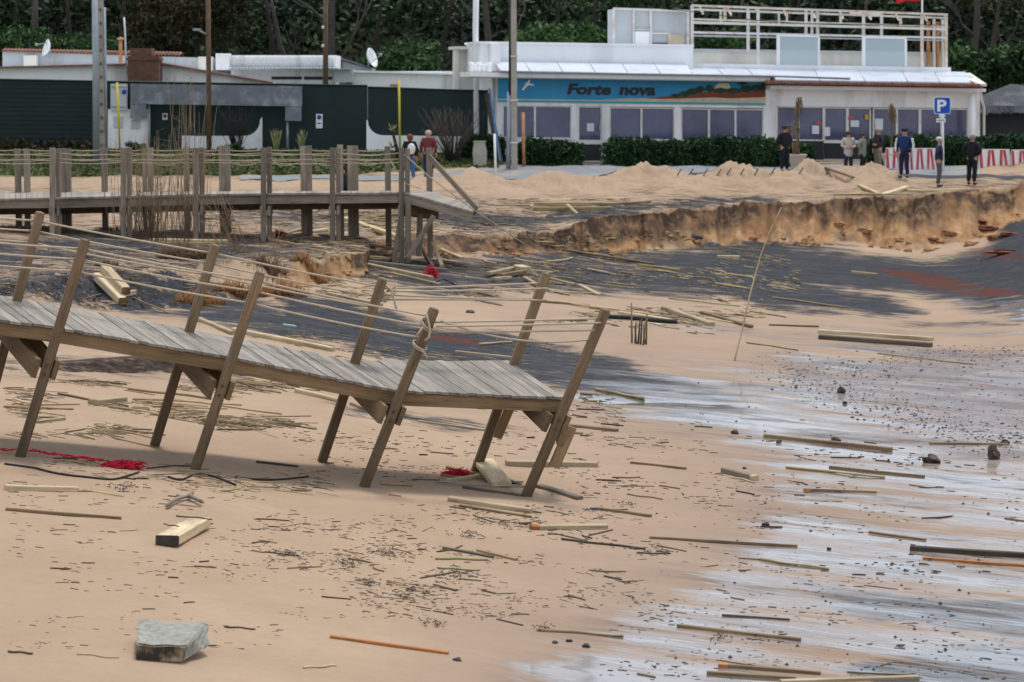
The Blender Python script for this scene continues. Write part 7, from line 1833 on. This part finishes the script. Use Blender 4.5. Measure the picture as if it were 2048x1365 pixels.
# ------------------------------------------------------------------ scattered sticks: the largest as things, the rest as litter
ZONES = [  # poly, n individuals, n litter, length px range, slope mean/sd, materials, group, label
 ([(500, 1010), (1330, 1010), (1330, 1240), (560, 1240)], 70, 1050, (14, 75), .07, .17, ['darkw', 'darkw', 'mid', 'darkw', 'mid'], 'dark twigs scattered in front of the collapsed walkway', 'short dark twig in the twig scatter in front of the collapsed walkway'),
 ([(0, 760), (560, 770), (560, 850), (0, 870)], 100, 1000, (34, 150), .10, .12, ['bamboo', 'mid', 'bamboo', 'mid', 'darkw'], 'reed pieces under the first two deck bays', 'dry reed piece lying under the first two deck bays'),
 ([(0, 915), (660, 950), (620, 985), (0, 985)], 36, 300, (25, 110), .09, .10, ['bamboo', 'mid', 'darkw', 'bamboo'], 'reed pieces around the red net rope', 'reed or twig piece lying along the red net rope line'),
 ([(1000, 480), (1500, 470), (1600, 560), (1500, 640), (1100, 600)], 50, 800, (18, 80), .16, .07, ['bamboo', 'mid', 'darkw', 'bamboo', 'pale'], 'straw pieces on the slope below the bank', 'thin straw piece on the slope below the crumbling bank'),
 ([(1040, 600), (1500, 640), (1500, 668), (1040, 632)], 34, 240, (25, 100), .12, .08, ['bamboo', 'mid', 'pale', 'darkw'], 'sticks of the debris line behind the last posts', 'stick in the debris line behind the last walkway posts'),
 ([(1330, 840), (2048, 860), (2048, 1360), (1200, 1360)], 46, 800, (14, 70), .06, .09, ['darkw', 'mid', 'darkw'], 'small dark sticks on the wet sand', 'small dark stick on the wet sand at right'),
 ([(560, 640), (1180, 700), (1250, 860), (560, 760)], 30, 500, (20, 80), .13, .08, ['mid', 'darkw', 'bamboo'], 'twigs on the dark sand behind the deck', 'twig on the dark sand seen behind the deck'),
 ([(0, 990), (560, 990), (560, 1300), (0, 1300)], 30, 300, (14, 50), .06, .08, ['darkw', 'darkw', 'mid'], 'sparse dark twigs on the smooth sand at left', 'sparse dark twig on the smooth sand at left'),
 ([(560, 860), (1330, 870), (1330, 1000), (620, 950)], 26, 380, (14, 60), .06, .06, ['darkw', 'mid'], 'dark twigs between the walkway posts', 'dark twig on the sand between the walkway posts'),
 ([(560, 430), (820, 425), (830, 520), (640, 520)], 34, 160, (25, 90), .10, .25, ['pale', 'mid', 'bamboo', 'mid'], 'straw and splinters under the raised boardwalk', 'straw or splinter on the ground under the raised boardwalk'),
 ([(860, 520), (1110, 530), (1110, 600), (900, 590)], 26, 260, (20, 80), .16, .12, ['mid', 'bamboo', 'darkw'], 'straws between the upper wreckage and the rope knots', 'straw between the boardwalk wreckage and the rope knots'),
]
CAND = []
LIT = {'darkw': MB(), 'mid': MB(), 'bamboo': MB(), 'pale': MB()}
def sample(poly, n):
    P_ = np.array(poly, float); out = []; cl_ = None
    while len(out) < n:
        x = rs.uniform(P_[:, 0].min(), P_[:, 0].max(), n * 3); y = rs.uniform(P_[:, 1].min(), P_[:, 1].max(), n * 3)
        yy = y - .09 * (x - 1000); ok = (sdpoly(x, y, poly) > -12) & (fbm(x / 150., yy / 26., 123, 4) + rs.uniform(-.11, .11, len(x)) > .055)
        out += list(zip(x[ok], y[ok]))
    return np.array(out[:n])
for (poly, ni, nl, (l0, l1), sm_, ss, mats, grp, lab) in ZONES:
    for big, n in ((1, ni), (0, nl)):
        p = sample(poly, n); ln = l0 + (l1 - l0) * rs.rand(n) ** 2.2 if big else rs.uniform(2, l0 * 1.1, n) * (.5 + rs.rand(n) * .8)
        if big: ln = np.maximum(ln, l0 * 1.2)
        sl_ = rs.normal(sm_, ss, n); A_ = Garr(p[:, 0], p[:, 1]); B_ = Garr(p[:, 0] + ln, p[:, 1] + ln * sl_)
        for a, b, L0 in zip(A_, B_, ln):
            a = Vector(a); b = Vector(b); s = mpp(a.y)
            if (b - a).length > L0 * s * 6: continue
            r = s * (rnd.uniform(.9, 2.0) if big else rnd.uniform(.5, 1.1)); mt = rnd.choice(mats)
            z = Vector((0, 0, r * .7)); m_ = a.lerp(b, rnd.uniform(.35, .65)) + (b - a).cross(Vector((0, 0, 1))) * rnd.gauss(0, .06); m_.z = max(m_.z, gz(m_.x, m_.y))
            if big: CAND.append((L0 * (r / s), [a + z, m_ + z, b + z], [r, r * 1.05, r * .85], mt, lab, grp))
            else: LIT[mt].tube([a + z, m_ + z, b + z], [r, r, r * .7], 3, cap=False)
CAND.sort(key=lambda q: -q[0])
for n_, (sz, P_, rr_, mt, lab, grp) in enumerate(CAND):
    if n_ < 285:
        mb = MB(); mb.tube(P_, rr_, 5); tag(mb.build('driftwood_twig', M[mt]), lab, 'twig', grp)
    else: LIT[mt].tube(P_, rr_, 4)
for k, v in LIT.items():
    if v.v: 
        o = v.build('twig_litter', M[k]); nm = {'darkw': 'fine dark twig litter strewn over the beach', 'mid': 'fine brown twig litter strewn over the beach', 'bamboo': 'fine straw litter strewn over the beach', 'pale': 'fine bleached litter strewn over the beach'}[k]
        tag(o, nm, 'litter', kind='stuff')
for (x, y, w_, lb) in [(788, 1108, 60, 'upper left of the twig scatter'), (830, 1190, 80, 'lower middle of the twig scatter'), (560, 1108, 40, 'between the plank offcut and the twig scatter'), (868, 1250, 36, 'bottom of the twig scatter above the orange lath'), (1000, 1048, 60, 'just below the pale tapered beam'), (735, 1165, 60, 'left side of the twig scatter'), (930, 1072, 44, 'above the dark board in the twig scatter'), (1190, 1022, 26, 'by the blue cap'), (250, 975, 50, 'below the red net clump'), (905, 1150, 50, 'right of centre in the twig scatter'), (1440, 1278, 24, 'by the long beam with orange tip'), (1090, 1258, 26, 'at the black tip of the jointed cane'), (690, 1130, 40, 'far left of the twig scatter'), (1250, 1010, 20, 'under the brown batten with broken tip')]:
    c = G(x, y); sc_ = mpp(c.y); mb = MB(); ww = w_ * sc_
    for k in range(int(10 + w_ * .45)):
        p = c + Vector((rnd.gauss(0, .5) * ww, rnd.gauss(0, .55) * ww, 0)); p.z = gz(p.x, p.y) + rnd.uniform(.004, .03); an = rnd.gauss(-.5, .8); l_ = ww * rnd.uniform(.08, .4); dv = Vector((math.cos(an), math.sin(an), 0)); sd = Vector((-dv.y, dv.x, 0))
        mb.tube([p, p + dv * l_ * .35 + sd * rnd.gauss(0, .12) * l_ + Vector((0, 0, rnd.uniform(0, .02))), p + dv * l_ * .7 + sd * rnd.gauss(0, .2) * l_, p + dv * l_], [.0045, .005, .004, .002], 3)
    tag(mb.build('wrack_tangle', M['darkw']), 'fine dark wrack tangle ' + lb, 'wrack', kind='stuff')
# plateau litter and deck specks
def chips(nm, label, px0, px1, py0, py1, n, size, mats, r=.009):
    mb = MB(); px = rs.uniform(px0, px1, n * 3); py = rs.uniform(py0, py1, n * 3); A_ = Garr(px, py); sl_ = np.abs(gza(A_[:, 0], A_[:, 1] + .35) - gza(A_[:, 0], A_[:, 1] - .35))
    ok = (sl_ < .16) & (fbm(A_[:, 0] * .7, A_[:, 1] * .5, 201, 4) + rs.uniform(-.3, .3, n * 3) > .02)
    for a in A_[ok][:n]:
        a = Vector(a); an = rnd.gauss(-.45, .5); l_ = size * rnd.uniform(.3, 1.6); mb.tube([a + Vector((0, 0, .012)), a + Vector((math.cos(an) * l_ * .5, math.sin(an) * l_ * .45, .03)), a + Vector((math.cos(an) * l_, math.sin(an) * l_, .012))], [r, r, r * .6], 3, cap=False)
    tag(mb.build(nm, M[mats]), label, 'litter', kind='stuff')
chips('plateau_litter', 'dark straw litter on the flat ground above the bank', 400, 1750, 398, 470, 620, .3, 'darkw')
chips('plateau_straw', 'pale straw litter on the flat ground above the bank', 400, 1500, 400, 520, 260, .5, 'bamboo')
chips('terrace_litter', 'dark litter on the terrace behind the walkway', -40, 740, 475, 600, 420, .3, 'darkw')
chips('terrace_straw', 'pale straw on the terrace behind the walkway', -40, 740, 475, 620, 130, .45, 'bamboo')
def gravel():
    bm = MB(); n = 2600; poly = GRAV[0][0]; p = []
    while len(p) < n:
        x, y = rs.uniform(1480, 2100), rs.uniform(690, 950); d = float(sdpoly(np.array([x]), np.array([y]), poly)[0])
        if d > -60 and rs.rand() < np.exp(-abs(d - 5) / 28) + .12: p.append((x, y))
    p = np.array(p); A_ = Garr(p[:, 0], p[:, 1])
    for a in A_:
        r = .010 + .028 * rnd.random() ** 4; x, y, z = a; q = [rnd.uniform(.6, 1.3) * r for _ in range(5)]
        bm.add([(x - q[0], y, z), (x, y - q[1], z), (x + q[2], y, z), (x, y + q[3], z), (x, y, z + q[4] * .6)], [(0, 1, 4), (1, 2, 4), (2, 3, 4), (3, 0, 4)])
    tag(bm.build('gravel', M['stonedark']), 'dark gravel strewn over the wet sand at right', 'gravel', kind='stuff')
    m2 = MB(); n = 380; px = rs.uniform(1250, 2070, n); py = rs.uniform(740, 1360, n); A_ = Garr(px, py)
    for a in A_:
        r = .006 + .02 * rnd.random() ** 4; x, y, z = a
        m2.add([(x - r, y, z), (x, y - r, z), (x + r, y, z), (x, y + r, z), (x, y, z + r)], [(0, 1, 4), (1, 2, 4), (2, 3, 4), (3, 0, 4)])
    tag(m2.build('pebbles', M['stonedark']), 'tiny dark pebbles on the shiny sand', 'pebbles', kind='stuff')
gravel()
